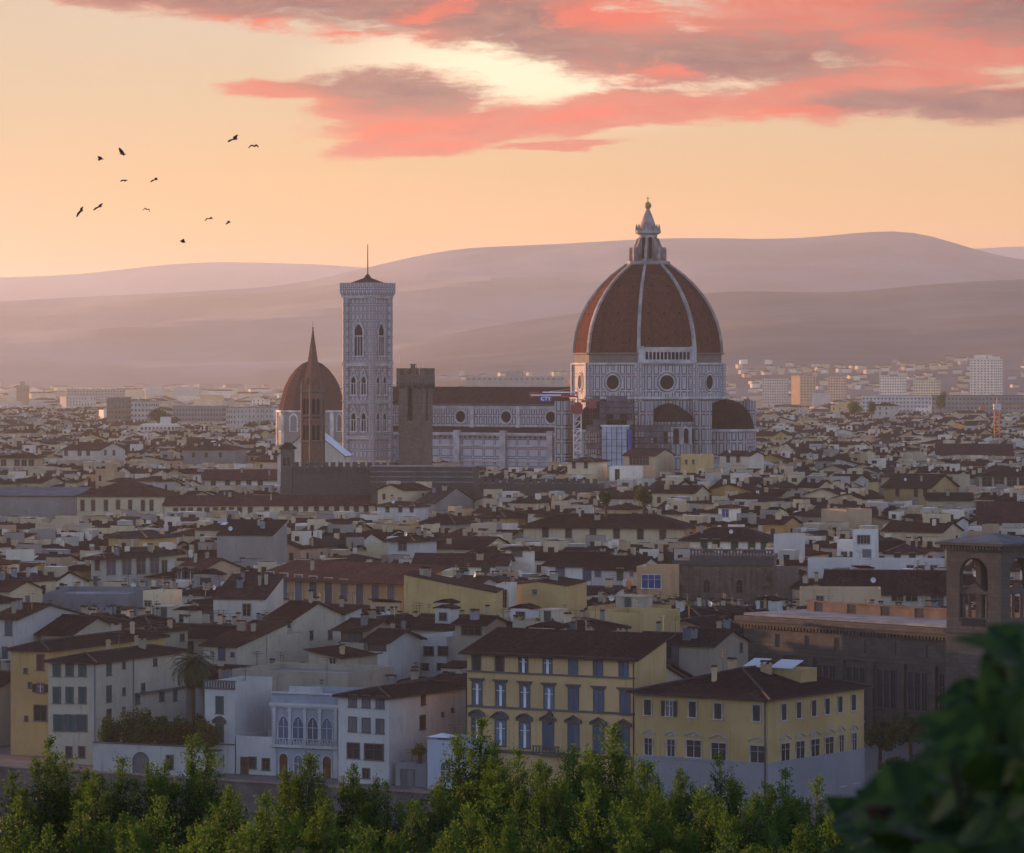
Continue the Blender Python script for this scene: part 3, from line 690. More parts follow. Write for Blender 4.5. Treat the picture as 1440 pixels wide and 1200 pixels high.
# the dome
prof_d = [(60.6, 26.3), (64, 26.05), (67.6, 25.5), (71.3, 24.5), (75.1, 23.0), (78.6, 21.1), (82.1, 18.6), (85.2, 15.9), (88.2, 12.7), (90.3, 10.0), (92.3, 7.2)]
b = MB()
for i in range(8):
    for (z0, r0), (z1, r1) in zip(prof_d, prof_d[1:]):
        A, B_ = radians(22.5 + 45 * i), radians(22.5 + 45 * (i + 1)); n = 4
        def pt(r, z, f): return (r * (cos(A) * (1 - f) + cos(B_) * f), r * (sin(A) * (1 - f) + sin(B_) * f), z)
        for q in range(n): b.face([pt(r0, z0, q / n), pt(r0, z0, (q + 1) / n), pt(r1, z1, (q + 1) / n), pt(r1, z1, q / n)])
dome = b.obj('dome', 'dome_tile', cat_)
for i in range(8):
    a = radians(22.5 + 45 * i); b = MB(); rs = []
    for z, r in prof_d:
        wd = .42 + .30 * (r / 26); o_ = .5
        u = Vector((cos(a), sin(a), 0)); tt = Vector((-sin(a), cos(a), 0)); zz = Vector((0, 0, z + .0))
        rs.append([tuple(u * (r - 1) + tt * wd + zz), tuple(u * (r - 1) - tt * wd + zz), tuple(u * (r + o_) - tt * wd * .8 + zz + Vector((0, 0, .25))), tuple(u * (r + o_) + tt * wd * .8 + zz + Vector((0, 0, .25)))])
    for p_, q_ in zip(rs, rs[1:]): b.loft(p_, q_)
    b.face(rs[-1]); b.obj('rib', 'marble_rib', dome)
b = MB()
for i in range(8):
    a = radians(45 * i)
    for z, r in ((65.5, 25.75), (74.5, 23.2), (84.0, 16.8)):
        for off in ((-.42, .0, .42) if z < 80 else (-.3, .3)):
            rr = r * cos(radians(22.5)) + .12; h = 2 * r * sin(radians(22.5)) * .5 * off * 1.5
            x, y = rr * cos(a) - h * sin(a), rr * sin(a) + h * cos(a)
            b.lathe([(.42, z - .4), (.42, z + .5)], 6, (x - cos(a) * .25, y - sin(a) * .25), a)
b.obj('vent_hole', 'void', dome)
# the lantern
b = MB(); b.rings([oct_ring(7.4, 91.6), oct_ring(7.9, 92.4), oct_ring(7.9, 93.2), oct_ring(7.2, 93.3)]); b.rings([oct_ring(3.3, 93.2), oct_ring(3.3, 103.4)])
b.rings([oct_ring(3.4, 102.6), oct_ring(4.6, 103.2), oct_ring(4.6, 104.1), oct_ring(3.6, 104.4)])
for i in range(8):
    a = radians(22.5 + 45 * i); b.lathe([(.6, 103.8), (.45, 105.3), (.12, 106.4)], 6, (4.0 * cos(a), 4.0 * sin(a)))
lan = b.obj('lantern', 'marble_rib', cat_)
for i in range(8):
    a = radians(22.5 + 45 * i); b = MB()
    b.prism([(3.0, 93.3), (6.6, 93.3), (6.6, 97.6), (6.2, 98.3), (5.6, 98.0), (5.0, 98.4), (4.4, 99.6), (3.9, 101.2), (3.0, 101.6)], -.45, .45)
    o = b.obj('buttress', 'marble_pink', lan, (0, 0, 0), a)
b = MB()
for i in range(8):
    a = radians(45 * i); r = 3.3 * cos(radians(22.5)) + .02
    q = arch(1.35, 7.6, False, 6, 0, 94.2); b.face([(r * cos(a) - x * sin(a), r * sin(a) + x * cos(a), z) for x, z in q])
b.obj('lantern_window', 'void', lan)
b = MB(); b.rings([oct_ring(r, z, 16) for r, z in ((3.6, 104.2), (2.75, 106.0), (1.9, 108.4), (1.05, 110.6), (.55, 111.7))]); b.obj('lantern_cone', 'marble_pink', lan)
b = MB(); b.lathe([(.3, 111.5), (.75, 111.9), (1.18, 112.5), (1.25, 113.0), (1.0, 113.7), (.4, 114.2), (.12, 114.4)], 14); b.box(-.1, -.1, 114.3, .1, .1, 116.2); b.box(-.6, -.1, 115.3, .6, .1, 115.52); b.obj('ball_and_cross', 'gilt', lan)
# apses (tribunes) and small exedrae
def tribune(i, dist, r, ztop):
    a = radians(45 * i); c = (dist * cos(a), dist * sin(a)); b = MB()
    b.rings([oct_ring(r + 7, 0, 10, 45 * i + 18, c), oct_ring(r + 7, 21, 10, 45 * i + 18, c)], 0); b.rings([oct_ring(r + 7, 20.6, 10, 45 * i + 18, c), oct_ring(r + 7.9, 21.2, 10, 45 * i + 18, c), oct_ring(r + 7.9, 22, 10, 45 * i + 18, c), oct_ring(r, 24, 10, 45 * i + 18, c)], 1)
    b.rings([oct_ring(r, 20, 10, 45 * i + 18, c), oct_ring(r, ztop, 10, 45 * i + 18, c)], 0); b.rings([oct_ring(r, ztop - .6, 10, 45 * i + 18, c), oct_ring(r + .9, ztop, 10, 45 * i + 18, c), oct_ring(r + .9, ztop + .7, 10, 45 * i + 18, c), oct_ring(r - .3, ztop + .7, 10, 45 * i + 18, c)], 1, cap1=False)
    o = b.obj('apse', ['marble_apse', 'marble_white'], cat_)
    b = MB(); b.rings([oct_ring(r * f, ztop + .5 + h, 20, 45 * i + 9, c) for f, h in ((.985, 0), (.95, 2.6), (.86, 5.0), (.70, 7.3), (.48, 9.2), (.24, 10.2), (.04, 10.6))]); b.obj('half_dome', 'tile_dark', o)
    b = MB(); w_ = MB(); n10 = 10
    for k in range(10):
        aa = radians(45 * i + 36 * k); rr = (r + 7) * cos(radians(18)) + .05; q = arch(4.2, 10.5, True, 6, 0, 7.0)
        w_.face([(c[0] + rr * cos(aa) - x * sin(aa), c[1] + rr * sin(aa) + x * cos(aa), z) for x, z in arch(2.3, 8.2, True, 6, 0, 7.5)])
        oo = arch(5.2, 11.5, True, 8, 0, 7.0); ii = arch(4.2, 10.5, True, 8, 0, 7.0)
        for k2 in range(1, len(oo) - 1 + 1):
            A2, B2, C2, D2_ = oo[k2], oo[(k2 + 1) % len(oo)], ii[(k2 + 1) % len(ii)], ii[k2]
            b.face([(c[0] + (rr + .1) * cos(aa) - x * sin(aa), c[1] + (rr + .1) * sin(aa) + x * cos(aa), z) for x, z in (A2, B2, C2, D2_)])
    b.obj('arch_moulding', 'marble_white', o); w_.obj('apse_window', 'pane_grey', o)
tribune(0, 31.5, 9.8, 33.6); tribune(-2, 31.5, 9.8, 33.6); tribune(2, 31.5, 9.8, 33.6)
for i in (-1, 1):
    a = radians(45 * i); c = (27 * cos(a), 27 * sin(a)); b = MB(); b.lathe([(9.2, 0), (9.2, 36.0), (9.7, 36.3), (9.7, 37.0)], 24, c); o = b.obj('exedra', 'marble_apse', cat_)
    b = MB(); b.lathe([(9.9, 37.0), (6.6, 40.2), (3.2, 42.6), (.3, 43.4)], 24, c); b.obj('exedra_roof', 'tile_dark', o)
    b = MB(); g = MB()
    for k in range(-3, 4):
        aa = a + radians(24 * k); rr = 9.25
        b.face([(c[0] + rr * cos(aa) - x * sin(aa), c[1] + rr * sin(aa) + x * cos(aa), z) for x, z in arch(2.1, 5.2, False, 6, 0, 29.6)])
        for sgn in (-1, 1):
            ab = aa + sgn * radians(10); g.lathe([(.34, 29.2), (.34, 35.2)], 6, (c[0] + 9.6 * cos(ab), c[1] + 9.6 * sin(ab)))
        qo, qi = arch(3.0, 5.9, False, 6, 0, 29.4), arch(2.2, 5.3, False, 6, 0, 29.5)
        for k2 in range(1, len(qo)):
            pts = (qo[k2], qo[(k2 + 1) % len(qo)], qi[(k2 + 1) % len(qi)], qi[k2])
            g.face([(c[0] + 9.4 * cos(aa) - x * sin(aa), c[1] + 9.4 * sin(aa) + x * cos(aa), z) for x, z in pts])
    b.obj('niche', 'void', o); g.obj('niche_column', 'marble_white', o)
# piers between the apses
for px_, py_ in ((16.2, -31), (31, -16.2), (16.2, 31), (31, 16.2), (-16.2, -31)):
    b = MB(); b.box(px_ - 2.3, py_ - 2.3, 0, px_ + 2.3, py_ + 2.3, 44.0); b.obj('buttress_pier', 'marble_apse', cat_)
# the nave (towards -x)
NL = 108
b = MB(); b.box(-NL, -10.6, 0, -22, 10.6, 42.6); nave = b.obj('nave', 'marble_nave', cat_)
b = MB()
for f in ([(-NL - .6, -11.6, 42.7), (-20, -11.6, 42.7), (-20, 0, 48.8), (-NL - .6, 0, 48.8)], [(-NL - .6, 0, 48.8), (-20, 0, 48.8), (-20, 11.6, 42.7), (-NL - .6, 11.6, 42.7)]):
    b.face(f)
b.face([(-NL - .6, -11.6, 42.2), (-20, -11.6, 42.2), (-20, -11.6, 42.7), (-NL - .6, -11.6, 42.7)], 1); b.face([(-NL - .5, -11.5, 42.3), (-NL - .5, 0, 48.6), (-NL - .5, 11.5, 42.3)], 1); b.face([(-NL - .6, -11.6, 42.2), (-NL - .6, 11.6, 42.2), (-20, 11.6, 42.2), (-20, -11.6, 42.2)], 1)
b.obj('nave_roof', ['tile_red', 'marble_green'], nave)
b = MB(); b.box(-NL, -21, 0, -22, -10.6, 31.6); b.box(-NL, 10.6, 0, -22, 21, 31.6); ai = b.obj('aisle', 'marble_low', cat_)
b = MB(); b.face([(-NL, -21.6, 32.4), (-22, -21.6, 32.4), (-22, -10.5, 34.4), (-NL, -10.5, 34.4)]); b.face([(-NL, 10.5, 34.4), (-22, 10.5, 34.4), (-22, 21.6, 32.4), (-NL, 21.6, 32.4)]); b.obj('aisle_roof', 'tile_grey', ai)
b = MB(); b.box(-NL - .3, -21.9, 31.6, -22, -21.0, 32.6); b.box(-NL, -21.45, 27.6, -22, -21.0, 28.2); b.box(-NL, -21.45, 22.2, -22, -21.0, 22.8)
for k in range(5): b.box(-NL + 2 + k * 19.4, -22.4, 0, -NL + 4.4 + k * 19.4, -21.0, 33.4)
b.obj('string_course', 'marble_white', ai)
b = MB()
for k in range(40): b.box(-NL + 1 + k * 2.1, -22.1, 30.5, -NL + 1.7 + k * 2.1, -21.9, 31.5)
b.obj('bracket_row', 'marble_green', ai)
b = MB(); b.box(-NL - .3, -11.0, 40.9, -22, -10.6, 42.0); b.box(-NL, -10.95, 34.6, -22, -10.6, 35.2)
for k in range(5): b.box(-NL + 2 + k * 19.4, -11.3, 34, -NL + 3.6 + k * 19.4, -10.6, 42)
b.obj('clerestory_trim', 'marble_white', nave)
b = MB(); disc(b, 2.05, 2.7, -.3, 0, th=.32); o1 = b.mesh('round_window', ['marble_white']); b = MB(); disc(b, 0, 2.05, -.03, 0); o2 = b.mesh('pane', ['void'])
for px_ in (597, 648, 712, 775):
    k_ = (px_ - HX) / F; c_, s_ = cos(DYAW), sin(DYAW)
    # point (x, -10.6) on the clerestory wall that falls in photo column px_
    x_ = (k_ * (DY - 10.6 * c_) - DX + 10.6 * s_) / (c_ + k_ * s_)
    o = put('round_window', o1, nave, (x_, -10.6, 38.1), 0); put('pane', o2, o)
keep(600, 1075, 640, 1330)
c_ = [(-NL, -24), (40, -24), (40, 24), (-NL, 24)]
def claim_local(pts, X, Y, yaw, m=1): claim([(X + x * cos(yaw) + y * sin(yaw), Y - x * sin(yaw) + y * cos(yaw)) for x, y in pts], m)
claim_local(c_, DX, DY, DYAW); claim_local([(-48, -48), (48, -48), (48, 48), (-48, 48)], DX, DY, DYAW)
INFO['cathedral'] = dict(ref=None, span=(600, 1060), d=1400)

# ---------------------------------------------------------------- bell tower
TX, TY = -52.0, 1428.0; tw = 5.6
bt = thing('bell_tower', 'tall square marble bell tower with pointed windows and a mast on its low roof', 'bell tower', (TX, TY, 0), -DYAW)
b = MB(); b.box(-tw, -tw, 0, tw, tw, 81); body = b.obj('shaft', 'marble_tower', bt)
for sx in (-1, 1):
    for sy in (-1, 1):
        b = MB(); b.lathe([(1.3, 0), (1.3, 81)], 8, (sx * tw, sy * tw), radians(22.5)); b.obj('corner_buttress', 'marble_tower', body)
def zt(y): return CZ + (HY - y) / 3.9
for z, h, o_ in ((30.0, .8, 1.4), (42.8, .8, 1.4), (56.2, 1.0, 1.5), (80.6, .6, 1.5)):
    b = MB(); q = tw + o_ - .5; b.box(-q, -q, z, q, q, z + h); b.box(-q - .3, -q - .3, z + h, q + .3, q + .3, z + h + .35); b.obj('cornice', 'marble_white', bt)
b = MB()
q = tw + 1.45
b.rings([[(sx * a, sy * a, z) for sx, sy in ((-1, -1), (1, -1), (1, 1), (-1, 1))] for a, z in ((q - .4, 81.4), (q + .2, 82.6), (q + .2, 86.2), (q - .3, 86.2), (q - .3, 85.2))])
b.obj('parapet_gallery', 'marble_tower', bt)
b = MB(); b.rings([[(sx * a, sy * a, z) for sx, sy in ((-1, -1), (1, -1), (1, 1), (-1, 1))] for a, z in ((q - .8, 85.3), (q - 2.5, 86.2), (1.0, 88.0), (.3, 89.4))]); b.obj('roof', 'tile_red', bt)
b = MB(); b.tube((0, 0, 88.6), (0, 0, 100.2), .3, .16, 8); b.obj('mast', 'metal_dark', bt)
def tower_win(face, a, z, w_, h, lights):
    b = MB(); o_, i_ = arch(w_ + 1.1, h + .8, True, 8), arch(w_, h, True, 8)
    for k in range(1, len(o_)):
        A, B_, C, D_ = o_[k], o_[(k + 1) % len(o_)], i_[(k + 1) % len(i_)], i_[k]
        b.face([(x, -.4, zz) for x, zz in (A, B_, C, D_)]); b.face([(B_[0], -.4, B_[1]), (A[0], -.4, A[1]), (A[0], .1, A[1]), (B_[0], .1, B_[1])]); b.face([(D_[0], -.4, D_[1]), (C[0], -.4, C[1]), (C[0], 0, C[1]), (D_[0], 0, D_[1])])
    gw = w_ / 2 + 1.2      # the gable above
    for s in (-1, 1): b.prism([(s * gw, h * .72), (s * (gw - .45), h * .72), (0, h + 2.2), (0, h + 3.0)] if s > 0 else [(-gw, h * .72), (0, h + 3.0), (0, h + 2.2), (-gw + .45, h * .72)][::-1], -.55, .02)
    for k in range(1, lights): x = -w_ / 2 + w_ * k / lights; b.box(x - .16, -.25, 0, x + .16, 0, h * .62)
    b.box(-w_ / 2, -.22, h * .60, w_ / 2, -.02, h * .64); b.box(-w_ / 2 - .9, -.6, -.5, w_ / 2 + .9, .05, 0)
    q_ = tw + .02
    loc, rz = {'f': ((a, -q_, z), 0), 's': ((q_, a, z), pi / 2), 'l': ((-q_, a, z), -pi / 2), 'b': ((a, q_, z), pi)}[face]
    o = b.obj('window', 'marble_white', bt, loc, rz); p_ = MB(); p_.face([(x, -.02, zz) for x, zz in i_]); p_.obj('pane', 'void', o)
for fc in 'fslb':
    for s in (-1, 1): tower_win(fc, s * 2.2, 32.9, 1.9, 6.6, 2); tower_win(fc, s * 2.2, 46.0, 1.9, 6.6, 2)
    tower_win(fc, 0, 60.0, 3.5, 11.4, 3)
    for z0, z1 in ((31.6, 42.4), (44.4, 55.8)):
        b = MB()
        for s in (-1, 1): b.box(s * 4.2 - .14, -.22, z0, s * 4.2 + .14, .05, z1)
        b.box(-.14, -.22, z0, .14, .05, z1); b.box(-4.05, -.2, z1 - .5, 4.05, .05, z1 - .2)
        loc, rz = {'f': ((0, -tw, 0), 0), 's': ((tw, 0, 0), pi / 2), 'l': ((-tw, 0, 0), -pi / 2), 'b': ((0, tw, 0), pi)}[fc]
        b.obj('panel_frame', 'marble_pink', bt, loc, rz)
keep(482, 556, 646, 1420); claim_local([(-9, -9), (9, -9), (9, 9), (-9, 9)], TX, TY, DYAW)

# ---------------------------------------------------------------- dome of the medici chapel, far left of the tower: octagonal drum, brick red cupola
q = P(439, 577, 1720); kx = 1720 / F
ch = thing('church', 'church with a brick red dome and white pilasters, left of the marble tower', 'church', (q.x, q.y, 0), -DYAW)
zz = lambda y: CZ + (HY - y) * kx
b = MB(); b.rings([oct_ring(15.2, 0), oct_ring(15.2, zz(578))], 0); b.rings([oct_ring(15.1, zz(581)), oct_ring(16.2, zz(579.5)), oct_ring(16.2, zz(577)), oct_ring(14.6, zz(576.5))], 1); dr = b.obj('drum', ['palestone', 'trim_white'], ch)
pr = [(zz(577), 14.7), (zz(568), 14.3), (zz(556), 13.3), (zz(543), 12.0), (zz(530), 9.9), (zz(519), 7.2), (zz(511.5), 4.3), (zz(508), 1.8)]
b = MB()
b.rings([oct_ring(r, z, 16, 22.5) for z, r in pr]); b.obj('dome', 'tile_red', ch)
b = MB(); b.lathe([(1.6, zz(509)), (1.6, zz(504.5)), (2.1, zz(504)), (2.1, zz(503))], 10); b.obj('lantern', 'trim_stone', ch)
for i in range(8):
    a = radians(22.5 + 45 * i); b = MB(); b.lathe([(.9, 18), (.9, zz(580))], 6, (15.2 * cos(a), 15.2 * sin(a)), a); b.obj('pilaster', 'trim_white', dr)
    a = radians(45 * i); r = 15.2 * cos(radians(22.5)); q = arch(3.2, 7.0, False, 8, 0, zz(606)); qo = arch(4.6, 8.0, False, 8, 0, zz(607))
    b = MB(); b.face([(r * cos(a) - x * sin(a) + .12 * cos(a), r * sin(a) + x * cos(a) + .12 * sin(a), z) for x, z in qo]); o = b.obj('window', 'trim_white', dr)
    b = MB(); b.face([(r * cos(a) - x * sin(a) + .2 * cos(a), r * sin(a) + x * cos(a) + .2 * sin(a), z) for x, z in q]); b.obj('pane', 'pane_grey', o)
keep(390, 486, 606, 1700); claim_local([(-17, -17), (17, -17), (17, 17), (-17, 17)], P(439, 577, 1720).x, 1720, DYAW)

# ---------------------------------------------------------------- brown spire
kx = 1205 / F; zz = lambda y: CZ + (HY - y) * kx; X0 = (440 - HX) * kx
sp = thing('spire', 'slender brown hexagonal bell tower with a pointed spire in front of the red dome', 'bell tower', (X0, 1205, 0), 0)
b = MB(); b.rings([oct_ring(3.5, 0, 6, 20), oct_ring(3.5, zz(547), 6, 20)]); bd = b.obj('shaft', 'spire_brick', sp)
b = MB()
for y in (652, 622, 586, 551): b.rings([oct_ring(3.4, zz(y) - .3, 6, 20), oct_ring(3.95, zz(y), 6, 20), oct_ring(3.95, zz(y) + .5, 6, 20), oct_ring(3.4, zz(y) + .7, 6, 20)])
b.obj('cornice', 'brownstone', bd)
for i in range(6):
    a = radians(20 + 60 * i); b = MB(); b.lathe([(.42, 0), (.42, zz(547)), (.3, zz(541)), (.02, zz(534))], 6, (3.45 * cos(a), 3.45 * sin(a))); b.obj('corner_pilaster', 'brownstone', bd)
    a = radians(50 + 60 * i); r = 3.5 * cos(radians(30)) + .03
    for y, h in ((588, 6.0), (622, 5.4)):
        b = MB()
        for s in (-1, 1): b.face([(r * cos(a) - x * sin(a), r * sin(a) + x * cos(a), z) for x, z in arch(1.0, h, True, 6, s * .68, zz(y))])
        b.obj('window', 'void', bd)
    b = MB(); q = [(-1.6, zz(547)), (1.6, zz(547)), (0, zz(532))]
    b.face([(r * cos(a) - x * sin(a), r * sin(a) + x * cos(a), z) for x, z in q]); b.face([((r - 1.5) * cos(a) , (r - 1.5) * sin(a), zz(532)), *[(r * cos(a) - x * sin(a), r * sin(a) + x * cos(a), z) for x, z in q[1:]]]); b.face([(r * cos(a) - x * sin(a), r * sin(a) + x * cos(a), z) for x, z in (q[2], q[0])] + [((r - 1.5) * cos(a), (r - 1.5) * sin(a), zz(532))]); b.obj('gable', 'spire_brick', bd)
b = MB(); b.rings([oct_ring(r, z, 6, 20) for r, z in ((3.4, zz(549)), (1.65, zz(510)), (.16, zz(463)))]); b.obj('spire_roof', 'spire_brick', sp)
b = MB(); b.tube((0, 0, zz(464)), (0, 0, zz(452)), .09, .05, 5); b.lathe([(.05, zz(463)), (.3, zz(461.5)), (.05, zz(460))], 8); b.obj('finial', 'metal_dark', sp)
keep(420, 462, 660, 1205); claim([(X0 - 5, 1200), (X0 + 5, 1200), (X0 + 5, 1210), (X0 - 5, 1210)])

# ---------------------------------------------------------------- battlemented tower
d_ = 1212; kx = d_ / F; zz = lambda y: CZ + (HY - y) * kx; X0 = (558 - HX) * kx
ft = thing('watchtower', 'square brown stone watchtower with battlements and a tall arched opening', 'tower', (X0 + .6, d_, 0), -radians(20))
wt = 8.0
def slit_face(mb, ww, z0, z1): arch_wall(mb, ww, z0, z1, [(ww * .46, 1.75, zz(592), (592 - 545) * kx, False)], 0, .9)
b = MB(); slit_face(b, wt, 0, zz(541)); b.box(.0, wt - .9, 0, wt, wt, zz(541)); b.box(0, .9, 0, .9, wt - .9, zz(541))
for z0, z1 in ((0, zz(592)), (zz(545), zz(541))): b.box(wt - .9, .9, z0, wt, wt - .9, z1)
b.box(wt - .9, .9, zz(592), wt, 2.3, zz(545)); b.box(wt - .9, 4.1, zz(592), wt, wt - .9, zz(545)); b.box(.9, .9, zz(592) - .5, wt - .9, wt - .9, zz(592)); b.box(.9, 3.2, zz(592), wt - .9, 3.6, zz(545))
tb = b.obj('shaft', 'brownstone', ft)
b = MB(); e = .55
b.rings([[(x0, y0, z) for x0, y0 in ((-q, -q), (wt + q, -q), (wt + q, wt + q), (-q, wt + q))] for q, z in ((-.1, zz(546)), (e, zz(540)), (e, zz(527)))])
for k in range(4):
    x = -e + (wt + 2 * e) * k / 3.6; ww = (wt + 2 * e) / 3.6 * .54
    for y0, y1 in ((-e, -e + .6), (wt + e - .6, wt + e)): b.box(x, y0, zz(527), x + ww, y1, zz(518))
    for x0, x1 in ((-e, -e + .6), (wt + e - .6, wt + e)): b.box(x0, x + .02, zz(527) + .01, x1, x + ww - .02, zz(518) - .02)
bb = b.obj('battlement', 'brownstone', ft)
b = MB()
for k in range(9):
    x = -.3 + (wt + .6) * k / 8
    b.box(x - .22, -e - .02, zz(546), x + .22, 0, zz(538)); b.box(wt, x - .22, zz(546), wt + e + .02, x + .22, zz(538))
b.obj('corbel', 'darkstone', bb)
b = MB(); b.box(2.8, 2.8, zz(525), 3.9, 3.9, zz(513)); b.box(2.6, 2.6, zz(513), 4.1, 4.1, zz(512)); b.obj('bell_housing', 'brownstone', ft)
b = MB()
for x, y, h in ((.2, .4, 483), (wt - .4, .6, 492), (4.6, 3, 508)): b.tube((x, y, zz(524)), (x, y, zz(h)), .09, .05, 5)
b.obj('antenna', 'metal_dark', ft)
keep(554, 612, 655, d_); claim([(X0 - 1, d_ - 3), (X0 + 10, d_ - 3), (X0 + 10, d_ + 10), (X0 - 1, d_ + 10)])

# small stone belfry with a pediment
d_ = 1192; kx = d_ / F; zz = lambda y: CZ + (HY - y) * kx; X0 = (395 - HX) * kx
bf = thing('belfry', 'small grey stone belfry with pointed gable below the brown spire', 'belfry', (X0, d_, 0), -radians(15))
b = MB(); arch_wall(b, 3.5, zz(664), zz(632), [(1.1, .8, zz(655), 2.6, False), (2.4, .8, zz(655), 2.6, False)], 0, .5); arch_wall(b, 3.5, zz(664), zz(632), [(1.1, .8, zz(655), 2.6, False), (2.4, .8, zz(655), 2.6, False)], 2.0, .5)
b.box(0, .5, zz(664), .5, 2.0, zz(632)); b.box(3.0, .5, zz(664), 3.5, 2.0, zz(632)); b.box(-.1, 0, 0, 3.6, 2.5, zz(664)); b.obj('shaft', 'greystone', bf)
b = MB(); b.prism([(-.5, zz(632)), (4.0, zz(632)), (4.0, zz(630)), (1.75, zz(622)), (-.5, zz(630))], -.4, 2.9); b.obj('gable_roof', 'tile_grey', bf)
keep(394, 420, 662, d_); claim([(X0 - 1, d_ - 1), (X0 + 5, d_ - 1), (X0 + 5, d_ + 5), (X0 - 1, d_ + 5)])

# ---------------------------------------------------------------- dark battlemented palace
def rampart(label, px0, px1, top, d, H0=None, D=14, mz=1.5, mat='darkstone', yaw=8, ref=None, lines=False):
    ps = radians(yaw); kx = d / F; X = (px0 - HX) * kx; Hh = CZ + (HY - top) * kx
    k1 = (px1 - HX) / F; L = (k1 * d - X) / (cos(ps) + k1 * sin(ps))
    o = thing('fortress_palace', label, 'palace', (X, d, 0), -ps)
    b = MB(); b.box(0, 0, 0, L, D, Hh - mz); w_ = b.obj('wall', mat, o)
    b = MB(); n = int(L / 2.2)
    if not lines:
        for k in range(n): x = L * (k + .2) / n; b.box(x, -.35, Hh - mz, x + L / n * .6, .45, Hh)
        for k in range(n * 2): x = L * k / (n * 2); b.box(x, -.35, Hh - mz - 1.6, x + .5, 0, Hh - mz - .3)
        b.box(0, -.36, Hh - mz - .3, L, -.002, Hh - mz - .002)
        b.obj('battlement', mat, w_)
    else:
        for k in range(4): z = Hh - mz - 1.5 * k; b.box(-.3, -.5, z, L + .3, D if k == 0 else 0, z + .28)
        b.obj('ledge', 'lead', w_)
    claim([(X, d), (X + L * cos(ps), d - L * sin(ps)), (X + L * cos(ps) + D * sin(ps), d - L * sin(ps) + D * cos(ps)), (X + D * sin(ps), d + D * cos(ps))])
    keep(px0, px1, top + 24, d); INFO[o.name] = dict(ref=ref, span=(px0, px1), d=d)
    return o
rampart('long dark stone palace wall with battlements at the foot of the bell tower', 412, 556, 650, 1185, ref='battlemented palace wall')
rampart('dark palace roof terrace with pale horizontal ledges below the watchtower', 522, 664, 655, 1165, mz=.4, lines=True, ref='ledged dark palace')
rampart('dark stone wall with small battlements below the cathedral nave', 672, 842, 673, 1150, ref='dark battlemented wall')
# ---------------------------------------------------------------- building works at the cathedral
def local_at(X, Y, yaw, x, y): return (X + x * cos(yaw) + y * sin(yaw), Y - x * sin(yaw) + y * cos(yaw))
def scaffold(label, px0, px1, y0, y1, d, D, net, netmat, deck=2.0):
    k = d / F; X = (px0 - HX) * k; L = (px1 - px0) * k / cos(radians(20)); z1 = CZ + (HY - y0) * k; z0 = CZ + (HY - y1) * k
    o = thing('scaffolding', label, 'scaffolding', (X, d, 0), -radians(20))
    b = MB(); nx = max(2, int(L / 2.2)); nz = int(z1 / deck)
    for i in range(nx + 1):
        for y in (0, D): b.beam((L * i / nx, y, 0), (L * i / nx, y, z1), .14)
    for j in range(max(0, int(z0 / deck)), nz + 1):
        for y in (-.05, D): b.beam((0, y, j * deck), (L, y, j * deck), .12)
        for x in (-.05, L + .05): b.beam((x, 0, j * deck + .05), (x, D, j * deck + .05), .1)
    for i in range(nx):
        for j in range(int(z0 / deck), nz, 2): b.beam((L * i / nx, -.1, j * deck), (L * (i + 1) / nx, -.1, (j + 1) * deck), .08)
    b.obj('frame', 'metal_dark', o)
    b = MB()
    for j in range(int(z0 / deck), nz): b.box(.05, .12, j * deck + .1, L - .05, D - .1, j * deck + .18)
    b.obj('deck', 'wood_dark', o)
    b = MB(); R = random.Random(label)
    for i in range(nx):
        for j in range(int(z0 / deck), nz):
            if R.random() < net:
                x0, x1 = L * i / nx, L * (i + 1) / nx; b = MB(); b.box(x0 + .02, .4, j * deck + .2, x1 - .02, .44, (j + 1) * deck); b.obj('sheeting', netmat, o)
    return o
scaffold('dark scaffolding wrapped round the left apse of the cathedral under the dome', 824, 890, 556, 640, 1347, 5, .55, 'net')
scaffold('low grey netted scaffolding right of the pale blue hoist on the cathedral', 896, 942, 592, 650, 1344, 4, .8, 'net')
def hoist():
    d = 1341; k = d / F; X = (846 - HX) * k; L = 8.8; z1 = CZ + (HY - 600) * k
    o = thing('site_hoist', 'pale blue sheeted hoist tower standing against the cathedral apse', 'hoist', (X, d, 0), -radians(15))
    b = MB(); b.box(0, 0, 0, L, 3, z1); sh = b.obj('sheeting', 'blue_wrap', o)
    b = MB()
    for i in range(6): b.box(L * i / 5 - .09, -.12, 0, L * i / 5 + .09, -.003, z1)
    for j in range(1, 16): b.box(-.1, -.09, z1 * j / 16, L + .1, -.003, z1 * j / 16 + .12)
    b.obj('frame', 'metal_dark', o); b = MB(); b.box(-.3, -.3, z1, L + .3, 3.3, z1 + .5); b.obj('roof', 'metal_white', o)
    b = MB(); b.box(L + .3, 0, 0, L + 1.3, 2, z1 - 1); b.obj('side_sheet', 'sign_blue', o)
hoist()
